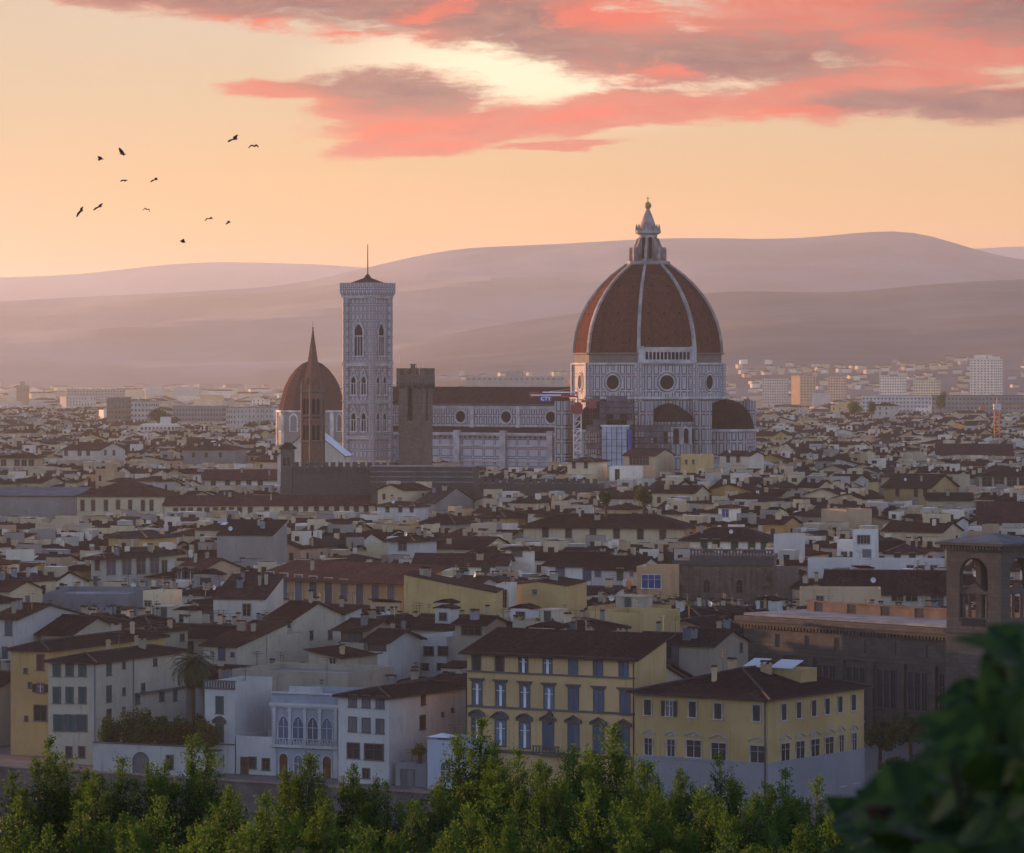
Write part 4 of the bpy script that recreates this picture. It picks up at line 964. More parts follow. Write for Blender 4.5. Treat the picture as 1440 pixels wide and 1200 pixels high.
def tower_crane():
    d = 1338; k = d / F; X = (812 - HX) * k; zz = lambda y: CZ + (HY - y) * k
    o = thing('tower_crane', 'red and white tower crane with a sign on its jib in front of the nave', 'crane', (X, d, 0), 0)
    b = MB(); h = 1.25; n = 16; zt_ = zz(582)
    for sx in (-h, h):
        for sy in (-h, h): b.beam((sx, sy, 0), (sx, sy, zt_), .34)
    for j in range(n):
        z0, z1 = zt_ * j / n, zt_ * (j + 1) / n
        for s in (-h, h): b.beam((-h, s, z0), (h, s, z1), .22); b.beam((s, -h, z1), (s, h, z0), .22); b.beam((-h, s, z1), (h, s, z1), .22)
    b.obj('mast', 'crane_white', o)
    b = MB(); b.box(-1.7, -1.7, zt_, 1.7, 1.7, zt_ + 3.2); b.box(-1.2, -1.2, zt_ + 3.2, 1.2, 1.2, zz(566)); b.box(-2.2, -2.4, zt_ + .6, -.4, -1.7, zt_ + 2.8); b.obj('slewing_cab', 'crane_red', o)
    b = MB(); L = (812 - 744) * k; za, zb = zz(558), zz(552)
    for y in (-.8, .8): b.beam((0, y, za), (-L, y, za), .5); 
    b.beam((0, 0, zb), (-L, 0, zb), .45)
    for j in range(14):
        x0, x1 = -L * j / 14, -L * (j + 1) / 14
        for y in (-.8, .8): b.beam((x0, y, za), ((x0 + x1) / 2, 0, zb), .2); b.beam(((x0 + x1) / 2, 0, zb), (x1, y, za), .2)
    jb = b.obj('jib', 'crane_red', o)
    b = MB(); b.tube((0, 0, zz(566)), (0, 0, zz(545)), .5, .15, 6); b.beam((0, 0, zz(546)), (-L * .7, 0, zb), .12); b.obj('tower_head', 'crane_white', o)
    b = MB(); xs = -(812 - 759) * k; xe = -(812 - 776) * k; b.box(xs, -1.25, zz(564.5), xe, -1.05, zz(557.5)); sg = b.obj('sign_board', 'sign_blue', jb)
    cv = bpy.data.curves.new('lettering', 'FONT'); cv.body = 'CTY'; cv.size = 1.75; cv.align_x = 'CENTER'; cv.align_y = 'CENTER'; cv.extrude = .02; cv.offset = .03
    t = bpy.data.objects.new('lettering', cv); COL.objects.link(t); t.parent = sg; t.location = ((xs + xe) / 2, -1.29, zz(561)); t.rotation_euler = (pi / 2, 0, 0); me = bpy.data.meshes.new_from_object(t); me.materials.append(M['letter_white']); l_ = put('lettering', me, sg, t.location, None); l_.rotation_euler = t.rotation_euler; bpy.data.objects.remove(t)
    b = MB(); b.box(xs - 3.0, -1.2, zz(556.5), xs + 7.2, -1.02, zz(555)); b.box(xs + 1, -1.2, zz(552.5), xs + 12, -1.02, zz(551)); b.obj('white_stripe', 'letter_white', jb)
    b = MB(); b.box(1.3, -.8, zz(566), 6.5, .8, zz(563)); b.box(4.2, -1, zz(566) - 2, 6.4, 1, zz(566)); b.obj('counter_jib', 'crane_red', o)
tower_crane()
def orange_crane():
    d = 2050; k = d / F; X = (1402 - HX) * k; zz = lambda y: CZ + (HY - y) * k
    o = thing('tower_crane', 'orange tower crane rising over the rooftops at the right edge', 'crane', (X, d, 0), 0); h = 1.3
    b = MB(); zt_ = zz(576)
    for sx in (-h, h):
        for sy in (-h, h): b.beam((sx, sy, 0), (sx, sy, zt_), .4)
    for j in range(20):
        z0, z1 = zt_ * j / 20, zt_ * (j + 1) / 20
        for s in (-h, h): b.beam((-h, s, z0), (h, s, z1), .26); b.beam((s, -h, z1), (s, h, z0), .26)
    b.obj('mast', 'crane_orange', o)
    b = MB(); b.box(-1.8, -1.8, zt_, 1.8, 1.8, zt_ + 3); b.obj('slewing_cab', 'crane_white', o)
    b = MB(); L = 30; za = zt_ + 1.2
    for y in (-.8, .8): b.beam((-8, y, za), (L, y, za), .4)
    b.beam((-3, 0, za + 1.8), (L, 0, za + 1.5), .36)
    for j in range(12):
        x0 = L * j / 12; b.beam((x0, -.8, za), (x0 + L / 24, 0, za + 1.6), .2); b.beam((x0 + L / 24, 0, za + 1.6), (x0 + L / 12, .8, za), .2)
    b.box(-9, -1, za - 1.5, -6, 1, za + .4); b.obj('jib', 'crane_orange', o)
    b = MB(); b.tube((0, 0, zt_ + 3), (0, 0, zt_ + 6), .4, .1, 6); b.obj('tower_head', 'crane_orange', o)
    keep(1396, 1408, 622, 2050)
orange_crane()

# ---------------------------------------------------------------- first row along the river
T5 = 'near_tile'
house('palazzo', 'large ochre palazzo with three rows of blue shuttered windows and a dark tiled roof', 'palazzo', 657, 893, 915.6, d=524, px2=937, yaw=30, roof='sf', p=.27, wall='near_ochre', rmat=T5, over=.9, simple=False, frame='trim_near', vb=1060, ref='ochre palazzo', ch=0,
      wins=[('f', [670, 702.6], (932, 933.7), 1.15, 2.1, 'sh_dark'), ('f', [736, 770], (935.3, 937), 1.15, 2.1, 'curtain'), ('f', [806, 841, 877], (938.7, 942), 1.15, 2.1, 'sh_sky'),
            ('f', [671, 704, 738, 772], (975, 982), 1.3, 2.9, 'curtain', 'flat'), ('f', [806.5, 842, 879], (984.3, 989), 1.3, 2.9, 'sh_sky', 'flat'),
            ('f', [671, 704, 738], (1028, 1034), 1.45, 3.3, 'curtain', 'arch'), ('f', [771, 806.5, 842, 877], (1035, 1043), 1.45, 3.4, 'sh_sky', 'ped')])
pz = bpy.data.objects['palazzo']; W_, D_, H_ = INFO['palazzo']['geo']
b = MB()
for z, h in ((H_ - 2.75, .22), (H_ - 7.4, .28), (4.6, .4)): b.box(-.06, -.16, z, W_ + .04, -.002, z + h)
b.box(-.05, -.14, 0, .5, -.001, 4.6); b.box(-.25, -.45, H_ - .42, W_ + .05, -.003, H_ - .06); b.obj('string_course', 'trim_near', pz)
b = MB(); x = W_ * .5; zc_ = H_ - 8.4
b.prism([(x - .5, zc_ + .5), (x - .45, zc_ - .2), (x, zc_ - .8), (x + .45, zc_ - .2), (x + .5, zc_ + .5), (x + .3, zc_ + .75), (x, zc_ + 1.05), (x - .3, zc_ + .75)], -.35, 0); b.obj('coat_of_arms', 'metal_dark', pz)
b = MB(); z = 4.7; b.box(x - 2.0, -1.3, z, x + 2.0, -.18, z + .25)
for i in range(9): b.lathe([(.08, z + .25), (.13, z + .6), (.07, z + 1.1)], 6, (x - 1.85 + 3.7 * i / 8, -1.2))
b.box(x - 2, -1.3, z + 1.1, x + 2, -1.08, z + 1.25); b.obj('balcony', 'trim_near', pz)
b = MB(); b.tube((W_ - .12, -.22, 0), (W_ - .12, -.22, H_ - .3), .09, n=6); b.obj('downpipe', 'metal_dark', pz)

house('corner_house', 'yellow corner building with white window hoods, grey ground floor and wide low tiled roof', 'building', 893, 1080, 970.6, d=505, px2=1215, yaw=35, roof='hip', p=.26, wall='near_yellow', rmat=T5, over=.9, simple=False, frame='trim_light', vb=1070, ref='yellow corner building', ch=0,
      wins=[('f', [911, 974, 1010, 1064], (995, 1003), 1.05, 1.95, 'sh_dark'), ('f', [941.5], 996.5, 1.0, 1.95, 'open'), ('f', [912, 944], (1050, 1052), 1.1, 2.1, 'dark', 'scroll'), ('f', [976, 1011, 1066], (1053, 1061), 2.1, 2.1, 'dark', 'scroll'),
            ('s', [1102, 1123, 1144, 1163, 1181, 1200], (1001.5, 988), 1.1, 2.0, 'sh_dark'), ('s', [1104, 1125, 1146, 1166], (1058, 1049), 2.0, 2.2, 'dark', 'scroll'), ('s', [1183, 1201], (1046, 1043.5), 1.1, 2.2, 'dark', 'scroll'), ('s', [1185, 1203], (1092, 1088), 1.2, 2.4, 'dark')])
ch_ = bpy.data.objects['corner_house']; W_, D_, H_ = INFO['corner_house']['geo']
b = MB(); zp = 5.75; b.box(-.05, -.12, -.3, W_ + .12, -.002, zp); b.box(W_ + .002, -.002, -.3, W_ + .12, D_, zp); b.box(-.1, -.2, zp, W_ + .2, -.002, zp + .25); b.box(W_ + .002, -.002, zp, W_ + .2, D_, zp + .25); b.obj('plinth', 'near_grey', ch_)
b = MB(); b.box(-.2, -.5, H_ - .4, W_ + .5, -.002, H_ - .1); b.box(W_ + .002, -.002, H_ - .4, W_ + .5, D_, H_ - .1); b.obj('cornice', 'trim_near', ch_)
b = MB(); b.tube((W_ - .3, -.25, 0), (W_ - .3, -.25, H_ - .3), .1, n=6); b.obj('downpipe', 'metal_dark', ch_)
rf = INFO['corner_house']['rf']
b = MB(); b.box(0, 0, -2.6, 8.8, 4.0, 1.05); o = b.obj('roof_pavilion', 'near_yellow', rf, (W_ * .40, D_ * .55, H_ + 1.5)); b = MB()
for x0, x1, m1 in ((.2, 2.8, 1.7), (4.2, 7.6, 4.3)): b.face([(x0, -.2, 1.1), (x1, -.2, 1.1), (x1, 2.8, 2.0), (x0, 2.8, 2.0)]); b.face([(x0, -.2, 1.06), (x0, 2.8, 1.96), (x1, 2.8, 1.96), (x1, -.2, 1.06)]); b.face([(x0, -.2, 1.06), (x1, -.2, 1.06), (x1, -.2, 1.1), (x0, -.2, 1.1)])
b.obj('skylight', 'skylight', o)
for x, y, kd in ((W_ * .45, D_ * .2, 2), (W_ * .42, D_ * .42, 1), (W_ * .62, D_ * .5, 3)): chimneys(rf, W_, D_, H_, 'hip', .26, [(x, y)], [kd])

house('house', 'narrow yellow house with a red shutter at the left end of the river row', 'house', 15, 68, 912, d=566, D=34, yaw=24, roof='hip', p=.3, wall='near_yellow', rmat=T5, simple=False, frame='trim_near', vb=1040, ref='narrow yellow house', ch=2,
      wins=[('f', [57], 932, 1.0, 2.1, 'sh_red'), ('f', [57], 968, 1.1, 1.2, 'open'), ('f', [57], 1003, 1.9, 2.1, 'dark'), ('f', [36], 944, .35, .6, 'dark'), ('f', [42], 964, .3, .7, 'dark'), ('f', [37], 1011, .3, .6, 'dark')])
house('house', 'cream house with teal shutters on two sides, beside the narrow yellow house', 'house', 68, 135, 929, d=553, px2=262, yaw=24, roof='hip', p=.22, wall='near_cream', rmat=T5, simple=False, frame='trim_near', vb=1045, ref='cream teal-shuttered house', ch=3,
      wins=[('f', [80, 98, 116], 943, 1.0, 1.5, 'sh_teal'), ('f', [80, 98, 116], 978, 1.0, 2.1, 'sh_teal'), ('f', [83, 99, 115], 1017, 1.5, 2.1, 'sh_teal'), ('f', [97, 115], 1058, .8, 1.4, 'dark'),
            ('s', [153], 942, 1.1, 1.5, 'sh_teal'), ('s', [153], 976, 1.1, 2.1, 'sh_teal'), ('s', [174], 936, .5, .8, 'dark'), ('s', [174], 973, .5, .9, 'dark'), ('s', [174], 999, .5, .6, 'dark'), ('s', [218], 932, .8, .9, 'dark'),
            ('s', [201], 967, .8, 1.0, 'dark'), ('s', [193, 227], (984, 980), 1.1, 1.2, 'sh_teal'), ('s', [246], 977, .8, 1.7, 'sh_teal'), ('s', [153], 1008, 1.0, 1.9, 'dark')])
W_, D_, H_ = INFO['house.001']['geo']; o = bpy.data.objects['house.001']
b = MB(); b.tube((W_ - .15, -.12, 0), (W_ - .15, -.12, H_ - .2), .1, n=6); b.tube((W_ + .12, D_ * .40, 2), (W_ + .12, D_ * .40, H_ - .2), .1, n=6); b.obj('downpipe', 'near_grey', o)
b = MB(); b.box(W_ + .002, D_ * .42, H_ - 5.4, W_ + .5, D_ * .99, H_ - 5.15); b.obj('ledge', 'trim_near', o)
# garden wall with arched gate in front of the cream house
def garden():
    d = 541; X = (131 - HX) / F * d; ps = radians(24); k1 = (288 - HX) / F; L = (k1 * d - X) / (cos(ps) + k1 * sin(ps)); Hh = 3.7
    o = thing('garden_wall', 'pale garden wall with a dark arched gate below the hedge and palm', 'wall', (X, d, 0), -ps)
    b = MB(); b.box(0, 0, -.2, L, 12, Hh - .5); b.box(0, 0, Hh - .5, L, .45, Hh + .35); w_ = b.obj('wall', 'near_white', o)
    b = MB(); b.box(-.1, -.1, Hh + .35, L + .1, .55, Hh + .5); b.obj('coping', 'trim_near', o)
    add_win(o, 'f', L * .43, 1.5, 2.2, 2.9, 'arch_gate', None, 'trim_near'); add_win(o, 'f', L * .69, 1.9, .9, 1.7, 'dark', None, 'trim_near')
    b = MB(); b.box(.1, .5, Hh - .5, L - .1, 11.8, Hh - .38); b.obj('planting_bed', 'soil', o)
    claim([xy_ for xy_ in (local_at(X, d, ps, 0, 0), local_at(X, d, ps, L, 0), local_at(X, d, ps, L, 12), local_at(X, d, ps, 0, 12))]); keep(131, 290, 1080, d)
    return o, X, d, ps, L, Hh
GARDEN = garden()
house('tower_house', 'slim cream tower house with teal shutters and a grey balustrade on top', 'house', 288, 330, 968, d=540, D=11, yaw=24, roof='flat', wall='near_white', rmat='flat_roof', simple=False, frame='trim_near', vb=1085, ref='slim teal tower house', ch=0,
      wins=[('f', [309], 992, .95, 2.2, 'sh_teal'), ('f', [309], 1031, 1.0, 2.2, 'sh_teal', 'arch'), ('f', [310], 1070, .85, 1.4, 'sh_blue')])
o = bpy.data.objects['tower_house']; W_, D_, H_ = INFO['tower_house']['geo']
b = MB(); b.box(-.15, -.2, H_ - .05, W_ + .15, -.003, H_ + .15); b.box(-.12, -.12, 4.0, W_ + .1, -.003, 4.15)
for i in range(12): x = W_ * i / 11; b.box(x - .09, -.14, H_ + .15, x + .09, -.02, H_ + 1.0)
b.box(-.2, -.24, H_ + 1.0, W_ + .2, .1, H_ + 1.15); b.obj('balustrade', 'trim_near', o)
house('house', 'long windowless cream wall of a flat roofed house behind the slim tower house', 'house', 326, 489, 950, d=562, D=15, yaw=24, roof='flat', wall='near_cream', rmat='flat_roof', simple=False, vb=1035, ref='blank cream house', ch=0, wins=[('f', [352], 968, .5, .6, 'dark')])
house('terrace_house', 'low white house with a roof terrace between the tower house and the villa', 'house', 332, 383, 1044, d=538, D=9, yaw=24, roof='flat', wall='near_white', rmat='paving', simple=False, frame='trim_near', vb=1085, ref='low terrace house', ch=0,
      wins=[('f', [344], 1077, .95, 2.1, 'door'), ('f', [355, 374], (1073, 1075), .95, 1.4, 'dark')])
house('villa', 'grey white villa with four pointed gothic windows over arched brown doors', 'villa', 382, 477, 984, d=536, D=13, yaw=24, roof='flat', wall='near_blue', rmat='flat_roof', simple=False, frame='marble_near_white', vb=1085, ref='gothic villa', ch=0,
      wins=[('f', [399, 419.5, 440, 460], (1024, 1027), 1.55, 3.3, 'gothic'), ('f', [399, 460], (1075, 1079), 1.25, 2.9, 'arch_door'), ('f', [419.5, 440], (1076, 1078), 1.2, 2.6, 'arch_blue')])
o = bpy.data.objects['villa']; W_, D_, H_ = INFO['villa']['geo']
b = MB(); b.box(-.2, -.45, H_ - .75, W_ + .2, -.003, H_ - .35); b.box(-.1, -.25, H_ - 1.0, W_ + .1, -.003, H_ - .75); b.box(-.1, -.5, 4.05, W_ + .1, -.003, 4.4); b.box(-.1, -.25, H_ + .9, W_ + .1, .3, H_ + 1.1)
for f in (.045, .275, .5, .72, .955): b.box(W_ * f - .22, -.2, 4.4, W_ * f + .22, -.003, H_ - 1.0); b.box(W_ * f - .32, -.3, H_ - 1.5, W_ * f + .32, -.004, H_ - 1.25)
for f in (.0, .92): b.box(W_ * f, -.16, 0, W_ * f + .7, -.003, 4.05)
b.obj('pilaster_order', 'marble_near_white', o)
b = MB()
for i in range(22): x = W_ * (.06 + .88 * i / 21); b.box(x - .05, -.46, 4.4, x + .05, -.4, 5.2)
b.box(W_ * .05, -.48, 5.2, W_ * .95, -.36, 5.3); b.obj('balcony_rail', 'marble_near_white', o)
b = MB(); b.box(W_ * .26, -.08, H_ + 1.1, W_ * .74, .4, H_ + 1.9); b.obj('attic_panel', 'marble_near_white', o)
house('house', 'white three storey house with brown side windows, right of the gothic villa', 'house', 476, 547, 977, d=527, px2=655, yaw=28, roof='hip', p=.22, wall='near_white', rmat=T5, simple=False, frame='trim_near', vb=1090, ref='white three storey house', ch=1,
      wins=[('f', [496, 515, 534.5], (986, 988), 1.0, 1.5, 'sh_grey'), ('f', [496, 515, 534.5], (1019, 1022), 1.0, 1.8, 'sh_grey'), ('f', [497], 1056, 1.7, 1.9, 'dark'), ('f', [526], 1058, 2.7, 2.0, 'dark'), ('f', [515], 1088, .9, 1.2, 'dark'),
            ('s', [595], 982, .95, 1.7, 'sh_red'), ('s', [594], 1016, 1.3, 1.7, 'sh_brown'), ('s', [622], 1005, .4, .4, 'dark'), ('s', [636], 999, .4, .4, 'dark')])
house('pavilion', 'small white garden pavilion with a flat terrace beside the ochre palazzo', 'pavilion', 601, 650, 1050, d=519, D=9, yaw=28, roof='flat', wall='near_blue', rmat='paving', simple=False, frame='marble_near_white', vb=1100, ref='white pavilion', ch=0, wins=[('f', [627], 1086, 1.5, 2.6, 'arch_blue')])
house('gatehouse', 'low wall with a grey blue gate between the white house and the pavilion', 'gate', 556, 600, 1081, d=523, D=2, yaw=28, roof='flat', wall='near_grey', rmat='paving', simple=False, frame='trim_near', vb=1100, ch=0, wins=[('f', [573], 1095, 1.8, 2.2, 'sh_grey')])
def parasol(px, py, d, r=1.5, h=2.4, label=''):
    p = P(px, py, d); o = thing('parasol', label, 'parasol', (p.x, p.y, p.z - h), 0)
    b = MB(); b.rings([oct_ring(r * 1.1, h - .45, 4, 20), oct_ring(r * .5, h - .2, 4, 20), oct_ring(.05, h, 4, 20)]); b.obj('canopy', 'awning', o)
    b = MB(); b.tube((0, 0, 0), (0, 0, h), .06); b.obj('pole', 'metal_white', o)
parasol(622, 1031, 522, 2.1, 2.35, 'white parasol open on the terrace of the white pavilion')
# second row on the left
house('house', 'white gabled house with blue shutter at the far left behind the yellow house', 'house', -12, 25, 868, H=17, px2=112, roof='gx', p=.22, wall='near_white', rmat=T5, vb=940, ref='white gabled house', simple=False, frame='trim_near', wins=[('f', [12], 884, 1.1, 2.0, 'sh_blue'), ('f', [7], 920, .8, 2.0, 'sh_blue'), ('s', [82], 875, 1.1, 1.1, 'dark')])
house('house', 'cream house with a red hipped roof and one dark window above the teal shuttered house', 'house', 206, 219, 887, H=15, px2=264, roof='hip', p=.3, wall='near_cream', rmat='near_tile_red', vb=912, ref='red hipped cream house', frame='trim_near', wins=[('s', [256], 897, .95, 1.0, 'dark')], ch=1)
house('house', 'cream house with blue shutters right behind the palm tree', 'house', 286, 333, 906, H=13, D=14, roof='sf', p=.2, wall='near_cream', rmat='near_tile_red', vb=932, ref='blue shuttered house', frame='trim_near', wins=[('f', [312], 919, 1.0, 1.9, 'sh_blue'), ('f', [327], 921, .4, .5, 'dark')])
house('house', 'yellowish flat roofed house with two blue shutters and a railed terrace on top', 'house', 338, 376, 902, H=13, D=12, roof='flat', wall='near_cream', rmat='paving', vb=932, ref='railed terrace house', frame='trim_near', wins=[('f', [348.5, 368], (916, 917), 1.1, 2.1, 'sh_blue')])
house('house', 'tall cream house with a plain gabled side and teal shutters under its red eave', 'house', 376, 411, 868, H=16, px2=480, roof='gx', p=.3, wall='near_cream', rmat='near_tile_red', vb=930, ref='teal-eaved gabled house', frame='trim_near', wins=[('f', [380, 391, 403], (875, 876), 1.2, 1.3, 'sh_teal'), ('s', [437, 464], (894, 893), .95, 1.3, 'dark')])
house('house', 'cream house with a glazed top floor under a wide red roof', 'house', 479, 512, 883, H=15, px2=556, roof='gx', p=.25, wall='near_cream', rmat='near_tile_red', over=1.2, vb=930, ref='glazed top floor house', frame='wood_dark', wins=[('f', [495], 893, 3.6, 1.9, 'glass')])
house('house', 'pale house with a long window band under its sloping dark roof', 'house', 516, 545, 900, H=13.6, px2=590, roof='gx', p=.3, wall='near_white', rmat=T5, over=.9, vb=950, ref='window band house', frame='wood_dark', wins=[('f', [530], 908, 3.0, 1.4, 'glass'), ('f', [519], 944, 1.1, 1.7, 'arch')])
house('house', 'white house with two stacked loggias of dark openings left of the ochre palazzo', 'house', 583, 628, 902, H=12.6, D=12, roof='flat', wall='near_white', rmat='paving', vb=945, ref='stacked loggia house', frame='trim_near', wins=[('f', [603, 623], 916, 1.6, 1.3, 'loggia'), ('f', [598, 620], 938, 1.1, .9, 'dark')])
house('house', 'red roofed house with a deep dark attic loggia and white awning', 'house', 640, 682, 876, H=16, px2=712, roof='gx', p=.3, wall='near_tan', rmat='near_tile_red', vb=905, ref='attic loggia house', frame='trim_near', wins=[('f', [663], 886, 3.4, 1.5, 'loggia')])
house('stair_house', 'tiny cream stair house with a small sloping roof on the blank wall', 'house', 491, 511, 925, H=11.6, D=4, roof='sl', p=.2, wall='near_cream', rmat='near_tile_red', vb=948, frame='trim_near', wins=[('f', [497], 938, .5, 1.2, 'dark')], ch=0, extra=False)
house('house', 'low cream house with a red roof below the tall teal shuttered gable', 'house', 434, 478, 922, H=13, D=9, roof='sr', p=.16, wall='near_cream', rmat='near_tile_red', vb=940, ch=1, wins=[('f', [468], 930, 1.0, .8, 'dark')])
house('house', 'beige gabled house with a tiny window, behind the yellow corner building', 'house', 955, 1003, 905, H=15, px2=1052, roof='gx', p=.33, wall='near_tan', rmat=T5, vb=925, ref='beige gabled house', frame='trim_near', wins=[('f', [966], 892, 1.0, 1.5, 'sh_blue'), ('s', [1042], 911, .6, 1.2, 'dark')])
house('house', 'low ochre house with a square chimney behind the ridge of the ochre palazzo', 'house', 770, 835, 884, H=16.5, D=10, roof='hip', p=.3, wall='near_ochre', rmat='near_tile_red', vb=890, ref='low ochre house', frame='trim_near', wins=[('f', [806], 883, 1.0, .9, 'sh_blue')])
house('house', 'yellow house with a stepped gable wall and two square chimneys by the roof garden', 'house', 830, 905, 868, H=17, D=12, roof='flat', wall='near_yellow', rmat=T5, vb=884, ref='stepped gable house', frame='trim_near', wins=[('f', [877], 884, 1.0, .9, 'sh_blue')])
# third row and the middle of town
house('loggia_hall', 'long orange hall with a row of tall dark bays under a broad red roof', 'hall', 363, 567, 810, H=17, D=11, yaw=38, roof='sf', p=.2, wall='orange', rmat='tile_red', over=1.5, vb=850, ref='orange hall', simple=False, frame='pink_fresco', ch=1,
      wins=[('f', [380, 399.5, 420, 440.5, 462, 484, 506, 528, 550], (822, 840), 1.75, 4.6, 'pane_grey')])
o = bpy.data.objects['loggia_hall']; W_, D_, H_ = INFO['loggia_hall']['geo']
b = MB(); b.box(-.1, -.35, H_ - 5.6, W_ + .1, -.003, H_ - 5.1); b.box(-.1, -.25, H_ - .7, W_ + .1, -.003, H_ - .2); b.obj('ledge', 'orange', o)
house('house', 'yellow side house whose plain wall slopes down to the right beside the orange hall', 'house', 568, 697, 832, H=16.2, D=13, yaw=6, roof='sr', p=.19, wall='yellow', rmat='tile', over=.15, vb=862, ref='plain sloping yellow wall', wins=[], ch=2)
house('house', 'plain yellow gabled house with a single small round window', 'house', 715, 797, 822, H=16.4, D=16, yaw=14, roof='gy', p=.13, wall='yellow', rmat='tile', over=.2, vb=868, ref='plain yellow gable', wins=[('f', [752], 833, .7, .8, 'dark')], ch=1)
house('house', 'narrow white house squeezed between the two plain yellow walls', 'house', 697, 716, 829, H=16, D=8, yaw=10, roof='flat', wall='white', rmat='flat_roof', vb=852, wins=[('f', [701, 709], 842, .8, 3.0, 'dark')])
house('house', 'orange house with a big white framed blue window beside the brown stone church', 'house', 895, 943, 803, d=770, D=10, yaw=12, roof='flat', wall='orange', rmat='flat_roof', vb=840, ref='blue window house', simple=False, frame='trim_white', wins=[('f', [916], 818, 3.7, 2.6, 'bluewin')])
house('house', 'white house with a pale gabled end and blue shutters left of the blue window house', 'house', 832, 895, 799, H=15.5, px2=932, roof='gx', p=.4, wall='bluish', rmat='tile_dark', vb=822, ref='pale gabled house', wins=[('f', [841], 806, 1.3, 1.6, 'sh_blue'), ('f', [872], 808, 1.4, 2.4, 'sh_green'), ('f', [888], 808, .5, .7, 'dark')])
house('house', 'white house with wide blue shutters under a long dark roof, left of the pale gable', 'house', 769, 831, 793, H=16, D=13, roof='gx', p=.35, wall='bluish', rmat='tile_dark', over=.9, vb=820, ref='wide blue shutter house', wins=[('f', [788, 826], (806, 808), 1.9, 2.4, 'sh_blue')])
house('house', 'big cream house with six brown windows and a long hipped roof below the dome', 'house', 736, 962, 739, H=17, D=15, yaw=8, roof='hip', p=.34, wall='cream', rmat='tile', over=1.3, vb=766, ref='six window cream house', wins=[('f', [767, 799.5, 834, 867, 900.5, 932], (749, 752), 1.5, 2.4, 'sh_brown')], ch=5)
house('house', 'white house with one square dark window and a low dark roof', 'house', 546, 582, 759, H=17, px2=614, roof='hip', p=.3, wall='bluish', rmat='tile', over=1.0, vb=786, ref='square window house', wins=[('f', [566], 768, 2.1, 2.0, 'glass')])
house('tower_house', 'white rooftop tower with a blue window and small brown cap roof', 'house', 711, 746, 771, H=18, px2=752, roof='hip', p=.25, wall='white', rmat='tile', over=.8, vb=806, ref='white rooftop tower', wins=[('f', [727], 778, 2.4, 1.4, 'sh_grey')], ch=0)
house('house', 'low white house with three windows under a long dark roof left of the rooftop tower', 'house', 582, 711, 794, H=15, D=11, yaw=8, roof='gx', p=.36, wall='white', rmat='tile', over=.7, vb=808, ref='long low white house', wins=[('f', [621, 652, 683], 803, 1.6, 1.2, 'sh_green')], ch=3)
house('house', 'white house with small windows under a maroon roof right of the long cream wing', 'house', 530, 584, 711, H=18, px2=602, roof='hip', p=.3, wall='bluish', rmat='tile_red', vb=735, ref='maroon roofed white house', wins=[('f', [545, 563, 579], 716, 1.1, 1.7, 'sh_green')])
house('house', 'grey gabled house with a white attic room on its roof', 'house', 586, 612, 706, H=17.5, px2=668, roof='gx', p=.35, wall='grey', rmat='tile_grey', vb=722, ref='grey gabled house')
house('house', 'yellow cream house with a wide glazed window and dark red roof', 'house', 671, 710, 726, H=17, D=12, roof='hip', p=.35, wall='yellow', rmat='tile', over=.9, vb=743, ref='glazed yellow house', wins=[('f', [684], 732, 3.6, 1.9, 'glass'), ('f', [701], 731, .8, 1.7, 'sh_brown')])
house('house', 'grey house with a steep dark pyramid roof left of the glazed yellow house', 'house', 588, 640, 735, H=16, D=10, roof='hip', p=.42, wall='grey', rmat='tile_dark', vb=742)
house('palace', 'long cream palace wing with seven narrow windows under a big maroon roof', 'palace', 108, 230, 697, H=18, D=24, yaw=5, roof='hip', p=.34, wall='cream', rmat='tile_red', vb=727, ref='cream palace', wins=[('f', [116, 131, 149, 166, 183, 201, 213], 711, 1.1, 3.2, 'sh_brown')], ch=0)
house('palace_wing', 'lower cream wing with a long row of small dark windows joining the cream palace', 'palace', 231, 528, 710, H=15.4, D=12, yaw=-2, roof='gx', p=.4, wall='cream', rmat='tile_red', vb=727, ref='long cream wing', wins=[('f', [247, 257.5, 268, 280.5, 291, 303, 314, 325.5, 337, 352, 375, 403, 416, 430, 445, 459, 473.6, 487.5, 501, 515], (720, 717), 1.3, 2.2, 'sh_brown')], ch=3)
house('house', 'white house with five dark windows and a pale roof edge behind the long cream wing', 'house', 288, 394, 673, H=18, D=14, yaw=4, roof='gx', p=.4, wall='white', rmat='tile_red', over=1.2, vb=689, ref='five window white house', wins=[('f', [300, 320, 335, 350, 366], 680, 1.5, 2.2, 'dark')], ch=2)
house('warehouse', 'dark slate grey windowless block left of the cream palace', 'building', -30, 107, 697, H=17, D=20, yaw=6, roof='sf', p=.1, wall='grey', rmat='slate', vb=733, ref='slate block', ch=0, extra=False)
house('house', 'tall blank grey stone house wall right of the striped loggia house', 'house', 305, 383, 752, H=19, D=14, yaw=10, roof='sf', p=.2, wall='grey', rmat='tile_dark', over=.2, vb=798, ref='blank grey wall', ch=3, wins=[('f', [341], 788, 1.0, 1.2, 'dark')])
house('house', 'grey white house with wide glazed balconies under a shallow hipped roof', 'house', 128, 147, 783, H=17, px2=248, roof='hip', p=.3, wall='pale_grey', rmat='tile', over=1.4, vb=825, ref='glazed balcony house', simple=False, wins=[('f', [137], 792, 1.2, 3.0, 'sh_brown'), ('s', [156, 178, 198, 217], (797, 795), 3.0, 3.4, 'glass'), ('s', [231], 797, 1.8, 2.6, 'dark'), ('f', [134], 818, .8, 2.0, 'dark')])
house('house', 'house with a plain tan gable and white awnings above the glowing little tower', 'house', 246, 283, 800, H=16, px2=338, roof='gx', p=.27, wall='tan', rmat='tile_red', vb=818, ref='tan gabled house', wins=[('f', [255, 268], 806, 1.4, 2.2, 'open')])
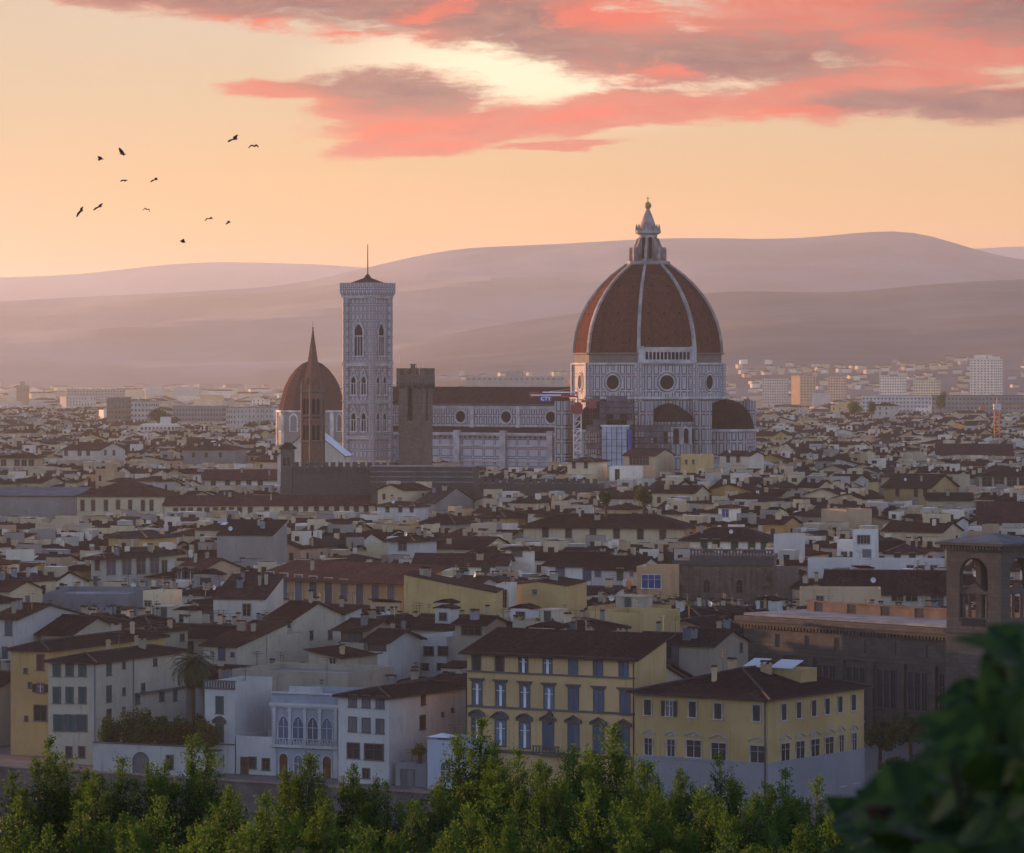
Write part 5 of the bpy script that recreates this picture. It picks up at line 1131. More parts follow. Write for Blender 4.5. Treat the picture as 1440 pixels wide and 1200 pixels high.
house('house', 'yellow house front under a flat dark roof, uphill of the glazed balcony house', 'house', 153, 206, 754, H=17, D=12, roof='hip', p=.2, wall='yellow', rmat='tile_grey', over=1.0, vb=767, ref='uphill yellow house', wins=[('f', [170], 761, .8, 1.6, 'sh_brown')])
house('tower_house', 'small cream tower with a white parapet and a bare tan side wall', 'house', 201, 228, 838, H=16, px2=256, roof='flat', wall='cream', rmat='terracotta', vb=862, ref='small cream tower', wins=[('f', [208], 849, 1.3, .9, 'dark'), ('f', [222], 855, 1.0, 1.4, 'sh_brown')], ch=0)
house('house', 'pale grey house with one tall dark window and a ragged roof edge', 'house', 300, 372, 841, H=16, D=14, yaw=10, roof='sf', p=.24, wall='pale_grey', rmat='tile', over=.3, vb=875, ref='tall window grey house', wins=[('f', [347], 858, 1.3, 2.0, 'dark')], ch=4)
house('house', 'flat roofed pale blue grey building with a long low terrace on the left', 'house', 62, 182, 842, H=14, D=24, yaw=4, roof='flat', wall='near_grey', rmat='blue_roof', vb=862, ref='blue terrace block', wins=[], ch=0)
house('modern_house', 'white modern house with a tall slit window in front of the cathedral apse', 'house', 857, 899, 660, d=1285, D=9, yaw=10, roof='flat', wall='white', rmat='white_roof', vb=682, ref='white modern house', wins=[('f', [868], 669, 1.3, 4.0, 'dark'), ('f', [880], 678, 1.2, .9, 'dark')], ch=0)
house('house', 'cream house with a deep dark roof loggia behind the white modern house', 'house', 877, 921, 640, d=1305, px2=948, roof='gx', p=.3, wall='beige', rmat='tile', vb=660, ref='dark loggia house', wins=[('f', [899], 648, 7.2, 2.8, 'loggia')], ch=0)
house('house', 'cream house with two brown shuttered windows left of the white modern house', 'house', 798, 833, 648, d=1290, D=10, roof='hip', p=.25, wall='cream', rmat='tile', over=.9, vb=672, ref='two window cream house', wins=[('f', [807, 824], 653, 1.2, 2.6, 'sh_brown')])
house('house', 'yellow house with two rooftop turrets in front of the right hand apse', 'house', 957, 986, 643, d=1300, D=9, roof='flat', wall='yellow', rmat='flat_roof', vb=660, ref='turreted yellow house', wins=[('f', [965, 975], 650, .8, 1.4, 'dark')], ch=0)
house('house', 'low white house with two windows right of the turreted yellow house', 'house', 1012, 1055, 640, d=1310, D=10, roof='gx', p=.25, wall='white', rmat='tile', vb=655, ref='low white apse house', wins=[('f', [1024, 1038], 646, 1.2, 2.0, 'sh_brown')])
house('tower_house', 'little white tower with a twin blue window right of the six window house', 'house', 1010, 1029, 713, d=960, D=5, roof='hip', p=.2, wall='white', rmat='tile', vb=730, ref='little white tower', wins=[('f', [1020], 722, 1.6, 1.7, 'bluewin')], ch=0)
house('house', 'white house with green shutters and balconies behind the balustrade of the stone church', 'house', 960, 1087, 758, d=905, D=13, yaw=6, roof='hip', p=.36, wall='white', rmat='tile_dark', over=1.0, vb=773, ref='white balcony house', wins=[('f', [990, 1007, 1033, 1057, 1075], (765, 767), 1.5, 2.2, 'sh_green')], ch=3)
house('house', 'bare pale blue stucco tower behind the right end of the stone church', 'house', 1088, 1109, 757, d=850, D=8, roof='flat', wall='bluish', rmat='flat_roof', vb=786, ref='pale stucco tower', ch=0)
house('house', 'yellow house with brown shutters and a gabled side, uphill on the right', 'house', 1243, 1308, 684, H=17, px2=1345, roof='gx', p=.36, wall='yellow', rmat='tile_dark', over=1.0, vb=712, ref='uphill yellow gable', wins=[('f', [1262, 1288, 1301], 693, 1.4, 2.6, 'sh_brown'), ('s', [1317, 1330], 697, 1.1, 2.2, 'dark')])
house('house', 'tan block catching the last sun, with thin white flue pipes on top', 'house', 1190, 1226, 722, H=20, D=9, yaw=-38, roof='flat', wall='tan', rmat='flat_roof', vb=745, ref='sunlit tan block', ch=0)
house('house', 'white cube house with two dark windows left of its taller white neighbour', 'house', 1177, 1205, 766, H=16.5, D=8, yaw=10, roof='flat', wall='white', rmat='white_roof', vb=789, ref='white cube house', wins=[('f', [1187, 1199], 782, 1.1, 1.7, 'dark')], ch=0)
house('tower_house', 'taller white stepped house with three dark windows beside the white cube', 'house', 1199, 1231, 752, d=835, D=8, yaw=10, roof='flat', wall='bluish', rmat='flat_roof', vb=788, ref='white stepped house', wins=[('f', [1210, 1219], 759, 1.2, 1.7, 'dark'), ('f', [1219], 780, 1.6, 2.0, 'sh_grey')], ch=0)
house('house', 'white house with a bright red roof left of the library tower', 'house', 1245, 1298, 777, H=16, D=11, yaw=10, roof='hip', p=.38, wall='white', rmat='tile_red', vb=790, ref='bright red roof house', wins=[('f', [1262, 1283], 783, 1.2, 1.6, 'sh_green')])
house('house', 'long low white house with small square windows below the bright red roof', 'house', 1136, 1328, 793, H=14.5, D=9, yaw=6, roof='flat', wall='bluish', rmat='flat_roof', vb=806, ref='long square window house', wins=[('f', [1280, 1295, 1313], 799, 1.3, 1.0, 'dark')], ch=0)
house('house', 'wide red tiled house with small skylights behind the library parapet', 'house', 1160, 1332, 833, H=14.6, D=17, yaw=8, roof='gx', p=.42, wall='pale_grey', rmat='tile_red', over=.7, vb=852, ref='wide red tiled house', wins=[('f', [1262, 1282], 841, 2.0, 1.2, 'dark'), ('f', [1318], 845, 2.2, 1.8, 'glass')], ch=1)
house('house', 'plain beige block with one small window in front of the wide red roof', 'house', 1125, 1239, 835, d=690, D=7, yaw=4, roof='flat', wall='tan', rmat='flat_roof', vb=853, ref='plain beige block', wins=[('f', [1153], 844, 1.1, 1.3, 'dark')], ch=0)
house('house', 'beige gabled house half hidden by rooftops right of the uphill yellow gable', 'house', 1305, 1367, 703, H=17, D=12, yaw=4, roof='gx', p=.3, wall='beige', rmat='tile', vb=720, ref='half hidden beige house')
house('house', 'big reddish brown roof of a large house at the right edge above the library tower', 'house', 1374, 1490, 742, H=16, D=34, yaw=8, roof='gx', p=.34, wall='beige', rmat='tile_red', vb=745, ref='big reddish roof', wins=[('f', [1392, 1408], 745, 1.4, 1.2, 'dark')], ch=3)
house('house', 'house with three arcade openings above a white terrace at the right edge', 'house', 1378, 1470, 668, H=19, D=14, yaw=5, roof='hip', p=.32, wall='beige', rmat='tile_dark', over=1.3, vb=692, ref='arcade house at the right edge', wins=[('f', [1388, 1405, 1423, 1440], 678, 3.2, 3.0, 'loggia')])
house('house', 'broad dark maroon roof below the orange crane', 'house', 1318, 1424, 640, H=19, D=26, yaw=5, roof='gx', p=.34, wall='pink', rmat='tile_red', vb=645, ref='broad maroon roof')
house('church_hall', 'white gabled church roof gleaming behind the brown spire', 'church', 390, 484, 640, d=1260, D=16, yaw=6, roof='gy', p=.80, wall='white', rmat='white_roof', over=.5, vb=640, ref='white church roof', ch=0, extra=False)
house('house', 'pale grey house with a gabled end and scattered small windows far on the left', 'house', 88, 140, 632, d=1560, px2=176, roof='gx', p=.3, wall='pale_grey', rmat='tile', vb=652, ref='far gabled grey house', wins=[('f', [93, 112, 124], 637, 1.6, 2.2, 'dark'), ('s', [148, 160], 637, 1.6, 2.0, 'dark')])
house('house', 'big grey stone house with a brown hipped roof far left of the red dome', 'house', 258, 330, 632, H=22, D=20, yaw=10, roof='hip', p=.25, wall='grey', rmat='tile', vb=658, ref='big grey hipped house', wins=[('f', [272, 290, 310], 640, 1.4, 2.0, 'sh_brown')])
house('house', 'cream house with an arcade of three dark openings at the far left edge', 'house', -8, 48, 643, d=1450, D=15, yaw=5, roof='hip', p=.2, wall='beige', rmat='tile_dark', over=1.2, vb=662, ref='left edge arcade house', wins=[('f', [5, 24, 34, 44], 651, 1.9, 2.2, 'loggia')])

# ---------------------------------------------------------------- brown stone church beside the library
def stone_church():
    d = 800; k = d / F; ps = radians(8); X = (948 - HX) * k; Hh = CZ + (HY - 788) * k; L = (1086 - 948) * k
    o = thing('stone_church', 'brown stone church back with blind niches and a dark roof balustrade', 'church', (X, d, 0), -ps)
    b = MB(); b.box(0, 0, 0, L, 12, Hh); b.lathe([(5.5, 0), (5.5, Hh - 1.5)], 16, (L - .5, 5)); w_ = b.obj('wall', 'brownstone', o)
    b = MB(); b.box(-.4, -.5, Hh - 1.0, L + .4, -.002, Hh); b.box(3.2, -.4, Hh, L + .3, 12, Hh + 1.0); b.obj('cornice', 'darkstone', o)
    b = MB(); n = 26
    for i in range(n): x = 3.5 + (L - 3.6) * i / (n - 1); b.box(x - .16, -.3, Hh + 1.0, x + .16, 0, Hh + 2.0)
    b.box(3.2, -.45, Hh + 2.0, L + .3, .1, Hh + 2.3); b.obj('balustrade', 'rampart', o)
    b = MB()
    for x in (2.2, 4.6, 8.6, 11.2, 15.0, 17.4): b.box(x - .5, -.45, 0, x + .5, -.003, Hh - 1.3); b.box(x - .7, -.6, Hh - 2.2, x + .7, -.004, Hh - 1.3)
    b.obj('pilaster', 'brownstone', w_)
    for x in (6.6, 13.2): add_win(o, 'f', x, Hh - 5.2, 1.2, 2.6, 'arch', None, 'brownstone', True)
    b = MB(); 
    for s, xb in ((1, 1.2), (-1, L - 1.0)): b.prism([(xb - 1.1, Hh - 5), (xb + 1.1, Hh - 5), (xb + s * .9, Hh - 3.6), (xb, Hh - 2.4), (xb - s * .3, Hh - 1.2), (xb - s * .9, Hh - 1.2)][::1], -1.3, -.3)
    b.obj('scroll_bracket', 'brownstone', w_)
    INFO[o.name] = dict(ref='brown stone church', span=(948, 1090), d=d); keep(948, 1110, 850, d); claim([(X - 1, d - 4), (X + L + 6, d - 4), (X + L + 6, d + 14), (X - 1, d + 14)])
stone_church()

# ---------------------------------------------------------------- library with its loggia tower
def library():
    d0 = 612; ps = radians(48); X = (1046 - HX) / F * d0; L = 62; Hh = CZ + (HY - 868) / F * d0
    o = thing('library', 'huge dark stone library with tall windows, bracketed cornice and orange roof parapet', 'library', (X, d0, 0), -ps)
    b = MB(); b.box(0, 0, 0, L, 26, Hh); w_ = b.obj('wall', 'library_stone', o)
    b = MB(); b.box(-.8, -1.3, Hh - .5, L + .5, -.002, Hh + .25); b.box(-.5, -.8, Hh - 1.0, L + .3, -.003, Hh - .5); s1 = MB(); s1.box(-.2, -.35, Hh - 5.4, L + .2, -.002, Hh - 4.9); s1.obj('string_course', 'library_stone', o); s1 = MB(); s1.box(-.2, -.3, Hh - 13.6, L + .2, -.002, Hh - 13.0); s1.obj('string_course', 'library_stone', o)
    n = 90
    for i in range(n): x = L * i / n; b.box(x, -.75, Hh - 1.5, x + .35, -.002, Hh - 1.0)
    b.obj('cornice', 'library_stone', o)
    b = MB()
    for i in range(10): x = 1.5 + i * 6.2; b.box(x, -.5, 0, x + 1.2, -.004, Hh - 5.4); b.box(x - .15, -.62, Hh - 6.2, x + 1.35, -.005, Hh - 5.4); b.box(x + 2.0, -.16, Hh - 4.2, x + 5.4, -.002, Hh - 2.2)
    b.obj('pilaster', 'library_stone', w_)
    for i in range(9):
        for s in range(3): add_win(o, 'f', 1.5 + i * 6.2 + 2.2 + s * 1.35, Hh - 9.3, .95, 5.6, 'dark', None, 'trim_near', True)
        add_win(o, 'f', 1.5 + i * 6.2 + 3.6, Hh - 15.6, 3.0, 2.6, 'dark', None, 'library_stone', True)
    b = MB(); b.box(-1.0, 1.0, Hh + .25, L, 25, Hh + .6); rf = b.obj('roof', 'flat_roof', o)
    b = MB(); b.box(2, 12, Hh + .6, L - 4, 12.6, Hh + 2.0); b.box(1.8, 11.8, Hh + 2.0, L - 3.8, 12.8, Hh + 2.2)
    for i in range(8): b.box(3 + i * 7, 11.7, Hh + .6, 3.8 + i * 7, 12.0, Hh + 2.0)
    b.obj('roof_parapet', 'terracotta', rf)
    b = MB()
    for x in (9, 26, 38): b.tube((x, -.6, Hh - 14.4), (x, -1.4, Hh - 14.2), .06, n=5); b.lathe([(.05, Hh - 14.5), (.3, Hh - 14.2), (.3, Hh - 13.9), (.05, Hh - 13.7)], 8, (x, -1.4))
    b.obj('wall_lamp', 'metal_white', w_)
    INFO[o.name] = dict(ref='stone library', span=(1046, 1440), d=d0); keep(1000, 1440, 1000, 575)
    c_ = [local_at(X, d0, ps, a, q) for a, q in ((-1, -1), (L, -1), (L, 26), (-1, 26))]; claim(c_)
    # the tower
    dt = 566; ps2 = radians(42); X = (1331 - HX) / F * dt; zz = lambda y, dd=dt: CZ + (HY - y) / F * dd
    t = thing('loggia_tower', 'square stone loggia tower with open arches and a low slate roof on the library', 'tower', (X, dt, 0), -ps2)
    w2 = 9.4; zb, z1 = zz(884), zz(779)
    b = MB()
    op = [(w2 * .5, 4.9, zz(872), zz(781 + 2) - zz(872) , False)]
    for (y, ) in ((0,), (w2 - .9,)): arch_wall(b, w2, zb, z1 + .6, op, y, .9)
    sh = b.obj('arch_wall', 'library_stone', t)
    b = MB()
    arch_wall(b, w2 - 1.84, zb, z1 + .58, [(w2 / 2 - .92, 4.9, zz(872), zz(783) - zz(872), False)], 0, .9)
    me = b.mesh('arch_wall', ['library_stone'])
    put('arch_wall', me, t, (w2 - .004, .92, 0), pi / 2); put('arch_wall', me, t, (.9 - .004 + .004, .92, 0), pi / 2)
    b = MB(); b.box(-.1, -.1, 0, w2 + .1, w2 + .1, zb); b.box(-.35, -.35, zb - .5, w2 + .35, w2 + .35, zb); b.obj('base', 'library_stone', t)
    b = MB(); zc2 = z1 + .6
    b.box(-.5, -.5, zc2, w2 + .5, w2 + .5, zc2 + .7)
    for i in range(20):
        x = -.4 + (w2 + .7) * i / 19; b.box(x - .12, -.95, zc2 + .25, x + .14, -.5, zc2 + .75); b.box(w2 + .5, x - .12, zc2 + .25, w2 + .95, x + .14, zc2 + .75)
    b.box(-1.2, -1.2, zc2 + .75, w2 + 1.2, w2 + 1.2, zc2 + 1.1); b.obj('cornice', 'library_stone', t)
    b = MB(); q = w2 + 1.3; b.rings([[(-1.3, -1.3, zc2 + 1.1), (q, -1.3, zc2 + 1.1), (q, q, zc2 + 1.1), (-1.3, q, zc2 + 1.1)], [(w2 / 2 - .2, w2 / 2 - .2, zc2 + 2.4), (w2 / 2 + .2, w2 / 2 - .2, zc2 + 2.4), (w2 / 2 + .2, w2 / 2 + .2, zc2 + 2.4), (w2 / 2 - .2, w2 / 2 + .2, zc2 + 2.4)]]); b.obj('roof', 'slate', t)
    # the small temple front inside each arch
    b = MB(); zf = zz(872); x = w2 / 2
    for s in (-1, 1):
        for o_ in (1.0, 2.0): b.lathe([(.26, zf), (.2, zf + 3.6), (.32, zf + 3.9)], 8, (x + s * o_, .5))
    b.box(x - 2.4, .1, zf + 3.9, x + 2.4, .85, zf + 4.3); b.prism([(x - 1.6, zf + 4.3), (x + 1.6, zf + 4.3), (x, zf + 5.5)], .15, .8); b.box(x - 2.4, .1, zf + .003, x + 2.4, .85, zf + .5)
    me = b.mesh('aedicule', ['library_stone']); put('aedicule', me, t); o2 = put('aedicule', me, t, (w2, 0, 0), pi / 2)
    b = MB(); b.face([(x - 2.1, -.012, zb + .5), (x + 2.1, -.012, zb + .5), (x + 2.1, -.012, zb + 1.6), (x - 2.1, -.012, zb + 1.6)]); b.obj('dark_panel', 'pane', t, (0, 0, 0))
    claim([local_at(X, dt, ps2, a, q) for a, q in ((-1, -1), (11, -1), (11, 11), (-1, 11))]); keep(1325, 1460, 890, dt)
    claim([xy_ for xy_ in (((1216 - HX) / F * 500, 500), ((1460 - HX) / F * 500, 500), ((1460 - HX) / F * 560, 560), ((1240 - HX) / F * 575, 575))])
library()

# ---------------------------------------------------------------- far blocks one can pick out
def block(name, label, px0, px1, top, d, D, wall, rows, cols, yaw=20, cat='apartment block', rmat='flat_roof', steps=(), px2=None, style='dark', bot=None):
    ps = radians(yaw); k = d / F; X = (px0 - HX) * k; k1 = (px1 - HX) / F; L = (k1 * d - X) / (cos(ps) + k1 * sin(ps)); Hh = CZ + (HY - top) * k
    o = thing(name, label, cat, (X, d, 0), -ps)
    b = MB(); b.box(0, 0, 0, L, D, Hh)
    for (a, c, h) in steps: b.box(L * a, D * .2, Hh, L * c, D * .8, Hh + h)
    b.obj('wall', wall, o); b = MB(); b.box(-.4, -.4, Hh + .004, L + .4, D + .4, Hh + .6) if not steps else b.box(L * .05, D * .1, Hh + .004, L * .95, D * .9, Hh + .3); b.obj('roof', rmat, o)
    fh = 3.3; R = random.Random(label)
    me = MB(); ww = L / cols * .5; me.box(-ww / 2, -.25, -.75, ww / 2, .02, .75); me = me.mesh('window', [{'sh_brown': 'sh_brown', 'dark': 'pane_grey', 'pane': 'pane_grey'}.get(style, style)])
    for r in range(rows):
        for c in range(cols): put('window', me, o, (L * (c + .5) / cols, 0, Hh - 2.2 - r * fh), 0)
    nd = max(1, int(D / (L / cols)))
    for r in range(rows):
        for c in range(min(nd, 6)): put('window', me, o, (L, D * (c + .5) / min(nd, 6), Hh - 2.2 - r * fh), pi / 2)
    keep(px0, px1, bot or (top + 12), d); INFO[o.name] = dict(ref=None, span=(px0, px1), d=d)
    claim([local_at(X, d, ps, *q) for q in ((0, 0), (L, 0), (L, D), (0, D))])
    return o
block('apartment_tower', 'tall white apartment tower standing alone far right below the hills', 1364, 1397, 505, 4900, 26, 'white', 15, 7, 34, steps=((.1, .6, 5), (.7, .95, 3)), bot=548)
block('apartment_block', 'orange apartment block lit by the sun far behind the right of the dome', 1125, 1147, 529, 4700, 16, 'orange', 9, 5, -36, bot=547)
block('apartment_block', 'grey white slab block with dark balconies left of the far white tower', 1237, 1268, 530, 4700, 18, 'white', 9, 9, 24, bot=552)
block('apartment_block', 'pale cream terraced block next to the grey white slab', 1284, 1316, 535, 4600, 18, 'cream', 9, 9, 24, bot=552)
block('apartment_block', 'long pale block right behind the dome below the hills', 1072, 1102, 533, 4800, 18, 'pale_grey', 9, 9, 24, bot=546)
block('apartment_block', 'pinkish block between the sunlit orange block and the grey white slab', 1164, 1186, 530, 4900, 16, 'pink', 9, 6, 20, bot=545)
block('office_slab', 'plain brown slab building standing over the rooftops on the left', 150, 176, 560, 2500, 16, 'brown', 8, 5, 8, cat='office block', bot=588)
block('apartment_block', 'pale ribbed block right beside the brown slab', 178, 209, 565, 2550, 14, 'pale_grey', 8, 6, 24, bot=586)
block('warehouse', 'low white warehouse with a taller white end far left', 197, 246, 597, 2150, 14, 'white', 1, 9, 6, cat='warehouse', rmat='white_roof', steps=((.55, .78, 4),), bot=606)
for i, (x, tail) in enumerate(((318, 'leftmost'), (330, 'second from left'), (343, 'second from right'), (356, 'rightmost'))):
    block('apartment_block', tail + ' of four pale slab blocks in a row left of the red dome', x, x + 9, 574, 2450 + 25 * i, 30, 'pale_grey', 6, 3, 24, bot=602)
block('office_block', 'long brown grey office block behind the four pale slabs', 243, 312, 572, 2700, 14, 'grey', 7, 16, 6, cat='office block', bot=596)
block('tower_block', 'dark block with rooftop mast on the hazy skyline at the far left', 23, 37, 542, 5200, 14, 'brown', 3, 3, 8, cat='tower block', steps=((.35, .65, 5),), bot=556)
block('office_block', 'long flat hazy block on the left skyline right of the masted block', 95, 172, 548, 4700, 20, 'grey', 6, 18, 4, cat='office block', bot=558)
block('industrial_hall', 'long grey industrial hall far behind the watchtower and nave roof', 655, 790, 530, 3900, 30, 'grey', 1, 18, 4, cat='hall', steps=((.42, .58, 6),), bot=540)
block('office_block', 'long dark roofed office block far right below the white tower', 1310, 1440, 557, 2900, 18, 'grey', 6, 24, 5, cat='office block', rmat='slate', bot=572)
block('warehouse', 'long pale blue shed right of centre far below the hills', 1212, 1316, 557, 3300, 20, 'bluish', 4, 20, 5, cat='warehouse', rmat='blue_roof', bot=563)
# ---------------------------------------------------------------- trees and plants
def leaf_cloud(mb, pts, size, R, ratio=.45, up=.3, m=0):
    """one small bent leaf at every point, turned at random"""
    for p in pts:
        a = R.uniform(0, 2 * pi); e = R.gauss(up, .6); l = size * R.uniform(.6, 1.3); w_ = l * ratio
        d = Vector((cos(a) * cos(e), sin(a) * cos(e), sin(e))); n = d.cross(Vector((R.gauss(0, 1), R.gauss(0, 1), R.gauss(0, 1)))).normalized()
        p = Vector(p); mb.face([p, p + d * l * .5 + n * w_, p + d * l, p + d * l * .5 - n * w_], m)
def blob_points(R, n, c, r, lumps=9, shell=.55):
    """points spread through a crown made of overlapping clumps, denser towards each clump's skin"""
    cl = []
    for _ in range(lumps):
        v = Vector((R.gauss(0, 1), R.gauss(0, 1), R.gauss(0, .8))).normalized() * R.uniform(.25, .72)
        cl.append((Vector((v.x * r[0], v.y * r[1], v.z * r[2])), R.uniform(.28, .5)))
    out = []
    for _ in range(n):
        q, s = R.choice(cl); v = Vector((R.gauss(0, 1), R.gauss(0, 1), R.gauss(0, 1))).normalized() * (R.random() ** .4) * s
        out.append((c[0] + q.x + v.x * r[0], c[1] + q.y + v.y * r[1], c[2] + q.z + v.z * r[2]))
    return out
def park_tree(px, top, wpx, d, h, label, leaf='leaf_park', n=1400, base=0.0, name='tree', group=None, seed=0):
    p = P(px, top, d); w_ = wpx / F * d / 2; R = random.Random(label + str(seed)); zb = max(base, p.z - h)
    o = thing(name, label, 'tree' if name == 'tree' else name, (p.x, d, zb), R.uniform(0, 6), group)
    hh = p.z - zb; b = MB(); b.tube((0, 0, 0), (.2, .1, hh * .45), .35, .22, 7)
    for k in range(5): a = k * 1.3; b.tube((.2, .1, hh * .4), (w_ * .5 * cos(a), w_ * .5 * sin(a), hh * .75), .16, .05, 5)
    b.obj('trunk', 'bark', o)
    b = MB(); leaf_cloud(b, blob_points(R, n, (0, 0, hh * .62), (w_, w_, hh * .40)), w_ * .16, R, .5); b.obj('crown', leaf, o)
    return o
for (px, top, wpx, d, h, lb, leaf) in [
    (1202, 563, 26, 2350, 14, 'round green tree in a yard right of the dome, left of a lit yellow house', 'leaf_garden'), (1226, 560, 18, 2380, 14, 'smaller green tree just right of the round yard tree', 'leaf_garden'),
    (1322, 551, 24, 2700, 16, 'bushy tree between the far pale sheds and the white tower', 'leaf_park'), (1050, 560, 30, 2500, 16, 'dark tree peeping out behind the right apse of the cathedral', 'leaf_dark'),
    (222, 574, 34, 2480, 15, 'dark round tree above the low white warehouse', 'leaf_dark'), (238, 580, 26, 2440, 14, 'dark tree right of the round one above the warehouse', 'leaf_dark'),
    (322, 597, 22, 2300, 13, 'dark tree below the leftmost pale slab block', 'leaf_dark'), (352, 590, 34, 2320, 15, 'broad dark tree below the four pale slabs', 'leaf_dark'), (375, 592, 30, 2330, 15, 'dark tree beside the drum of the red dome', 'leaf_dark'),
    (898, 838, 36, 690, 7, 'yellow green roof garden tree below the big blue window', 'leaf_garden'), (925, 845, 34, 692, 6, 'leafy roof garden tree between two square chimneys', 'leaf_garden'), (975, 846, 44, 688, 6, 'bushy green tree left of the library roof', 'leaf_garden'),
    (1238, 1012, 60, 545, 9, 'dark street tree beside the right side of the yellow corner building', 'leaf_dark'), (1282, 1000, 66, 552, 10, 'dark street tree in front of the stone library, beside the corner building tree', 'leaf_dark'),
    (1330, 1008, 70, 548, 10, 'dark street tree half hidden by the rose bush in front of the library', 'leaf_dark'), (1258, 1062, 56, 520, 8, 'lower dark street tree near the corner of the yellow corner building', 'leaf_dark'), (1306, 1056, 64, 522, 8, 'lower dark street tree just above the blurred rose leaves', 'leaf_dark'),
    (852, 684, 22, 905, 7, 'small dark green tree below the white modern house', 'leaf_dark'), (905, 682, 30, 915, 7, 'green terrace tree right of the white modern house', 'leaf_park')]:
    park_tree(px, top, wpx, d, h, lb, leaf, 1500, base=0 if d > 1500 else max(0, P(px, top, d).z - h))
# garden behind the wall on the left: shrubs and a palm
o, X, d, ps, L, Hh = GARDEN
R = random.Random(4)
for i in range(7):
    f = (i + .5) / 7; x, y = local_at(X, d, ps, L * f, 2.6 + (i % 2) * 1.4); h = R.uniform(4.4, 5.6)
    q = thing('shrub', ['dark garden shrub at the left end of the hedge behind the garden wall', 'second dark shrub from the left behind the garden wall', 'third dark shrub from the left behind the garden wall', 'middle dark shrub of the hedge behind the garden wall', 'third shrub from the right end of the hedge behind the garden wall', 'second shrub from the right end of the hedge behind the garden wall', 'yellowish shrub at the right end of the hedge beside the tower house'][i], 'shrub', (x, y, Hh - .4), 0, 'hedge shrubs behind the garden wall')
    b = MB(); b.tube((0, 0, 0), (0, 0, h * .5), .12, .06, 6); b.obj('trunk', 'bark', q)
    b = MB(); leaf_cloud(b, blob_points(R, 3400, (0, 0, h * .42), (2.25, 1.8, h * .62), 16), .30, R); b.obj('crown', 'leaf_dark' if i < 6 else 'leaf_park', q)
def palm():
    p = P(271, 1008, 548); R = random.Random(2); o = thing('palm_tree', 'tall date palm with drooping fronds standing behind the hedge', 'palm tree', (p.x, p.y, 3.2), 0)
    ht = P(271, 938, 548).z - 3.2; b = MB(); b.lathe([(.55, 0), (.42, .6), (.36, ht * .3), (.36, ht * .7), (.5, ht - .5), (.62, ht - .1), (.3, ht + .2)], 10); b.obj('trunk', 'palm_bark', o)
    b = MB()
    for i in range(74):
        a = i * 2.39996; e0 = 1.45 - 1.75 * (i / 74) + R.uniform(-.1, .1); l = R.uniform(3.6, 4.5); pts = []; q = Vector((0, 0, ht)); e = e0
        for j in range(10):
            pts.append(q.copy()); dvec = Vector((cos(a) * cos(e), sin(a) * cos(e), sin(e))); q = q + dvec * l / 9; e -= .22 + .05 * (j > 4)
        side = Vector((-sin(a), cos(a), 0))
        for j in range(9):
            p0, p1 = pts[j], pts[j + 1]; b.face([p0 - side * .03, p1 - side * .03, p1 + side * .03, p0 + side * .03])
            for s in (-1, 1):
                for f in (0, .33, .66):
                    c = p0.lerp(p1, f); ll = (.62 if 0 < j < 7 else .36) * R.uniform(.8, 1.1); dv = (p1 - p0).normalized()
                    tip = c + side * s * ll + dv * ll * .7 - Vector((0, 0, ll * .35)); b.face([c - dv * .05, tip, c + dv * .06])
    b.obj('crown', 'leaf_palm', o); keep(240, 300, 1005, 540)
palm()
q = park_tree(590, 1046, 26, 521, 2.6, 'small leafy tree beside the grey blue gate', 'leaf_garden', 1500, base=0)

# ---------------------------------------------------------------- the rest of the town on the street grid
G = random.Random(20)
WALLS = [('cream', 26), ('white', 20), ('pale_grey', 13), ('beige', 15), ('yellow', 9), ('tan', 6), ('grey', 5), ('bluish', 5), ('pink', 4), ('ochre', 2)]
WNAME = dict(cream='cream', white='white', pale_grey='pale grey', beige='beige', yellow='yellow', tan='tan', grey='grey', bluish='pale blue', pink='pinkish', ochre='ochre', near_cream='cream', near_white='white', near_tan='tan', near_grey='grey')
ROOFS = [('tile', 45), ('tile_dark', 26), ('tile_red', 12), ('tile_grey', 13)]
KINDS = [('hip', 34), ('gx', 30), ('gy', 14), ('sf', 7), ('sr', 5), ('flat', 6)]
SHUT = [('sh_brown', 32), ('sh_green', 16), ('dark', 30), ('sh_grey', 14), ('sh_blue', 5), ('sh_red', 3)]
def pick(l, R=G):
    x = R.uniform(0, sum(w_ for _, w_ in l))
    for v, w_ in l:
        x -= w_
        if x <= 0: return v
    return l[-1][0]
def colx(x, y): return HX + F * x / y
def overlaps(s0, s1, t0, t1):
    for (a, c, e, f) in FOOT:
        if a < s1 and c > s0 and e < t1 and f > t0: return True
    return False
cand = []; t = 462.0; row = 0
while t < 2700:
    Dr = G.uniform(8, 12.5) * (1 + max(0, t - 1000) / 2600)
    # the visible stretch of this row
    s = -t * .92 - 60; send = -t * .16 + 60
    while s < send:
        w_ = G.choice((5, 6, 7, 7.5, 8, 9, 10, 11, 14)) * G.uniform(.85, 1.15) * (1 + max(0, t - 1000) / 2200); dt = G.uniform(-2.2, 2.2); Dd = Dr + G.uniform(-1.5, 2.5)
        x, y = xy(s, t + dt); s2 = s + w_
        if y > 300 and colx(x, y) < 1760 and colx(*xy(s2, t + dt)) > -320:
            cand.append((s, s2, t + dt, t + dt + Dd))
        s = s2 + (G.uniform(2.5, 5) if G.random() < .13 else G.uniform(.05, .3))
    t += Dr + (G.uniform(4.0, 7.5) if row % 2 else G.uniform(1.8, 3.2)); row += 1
houses = []
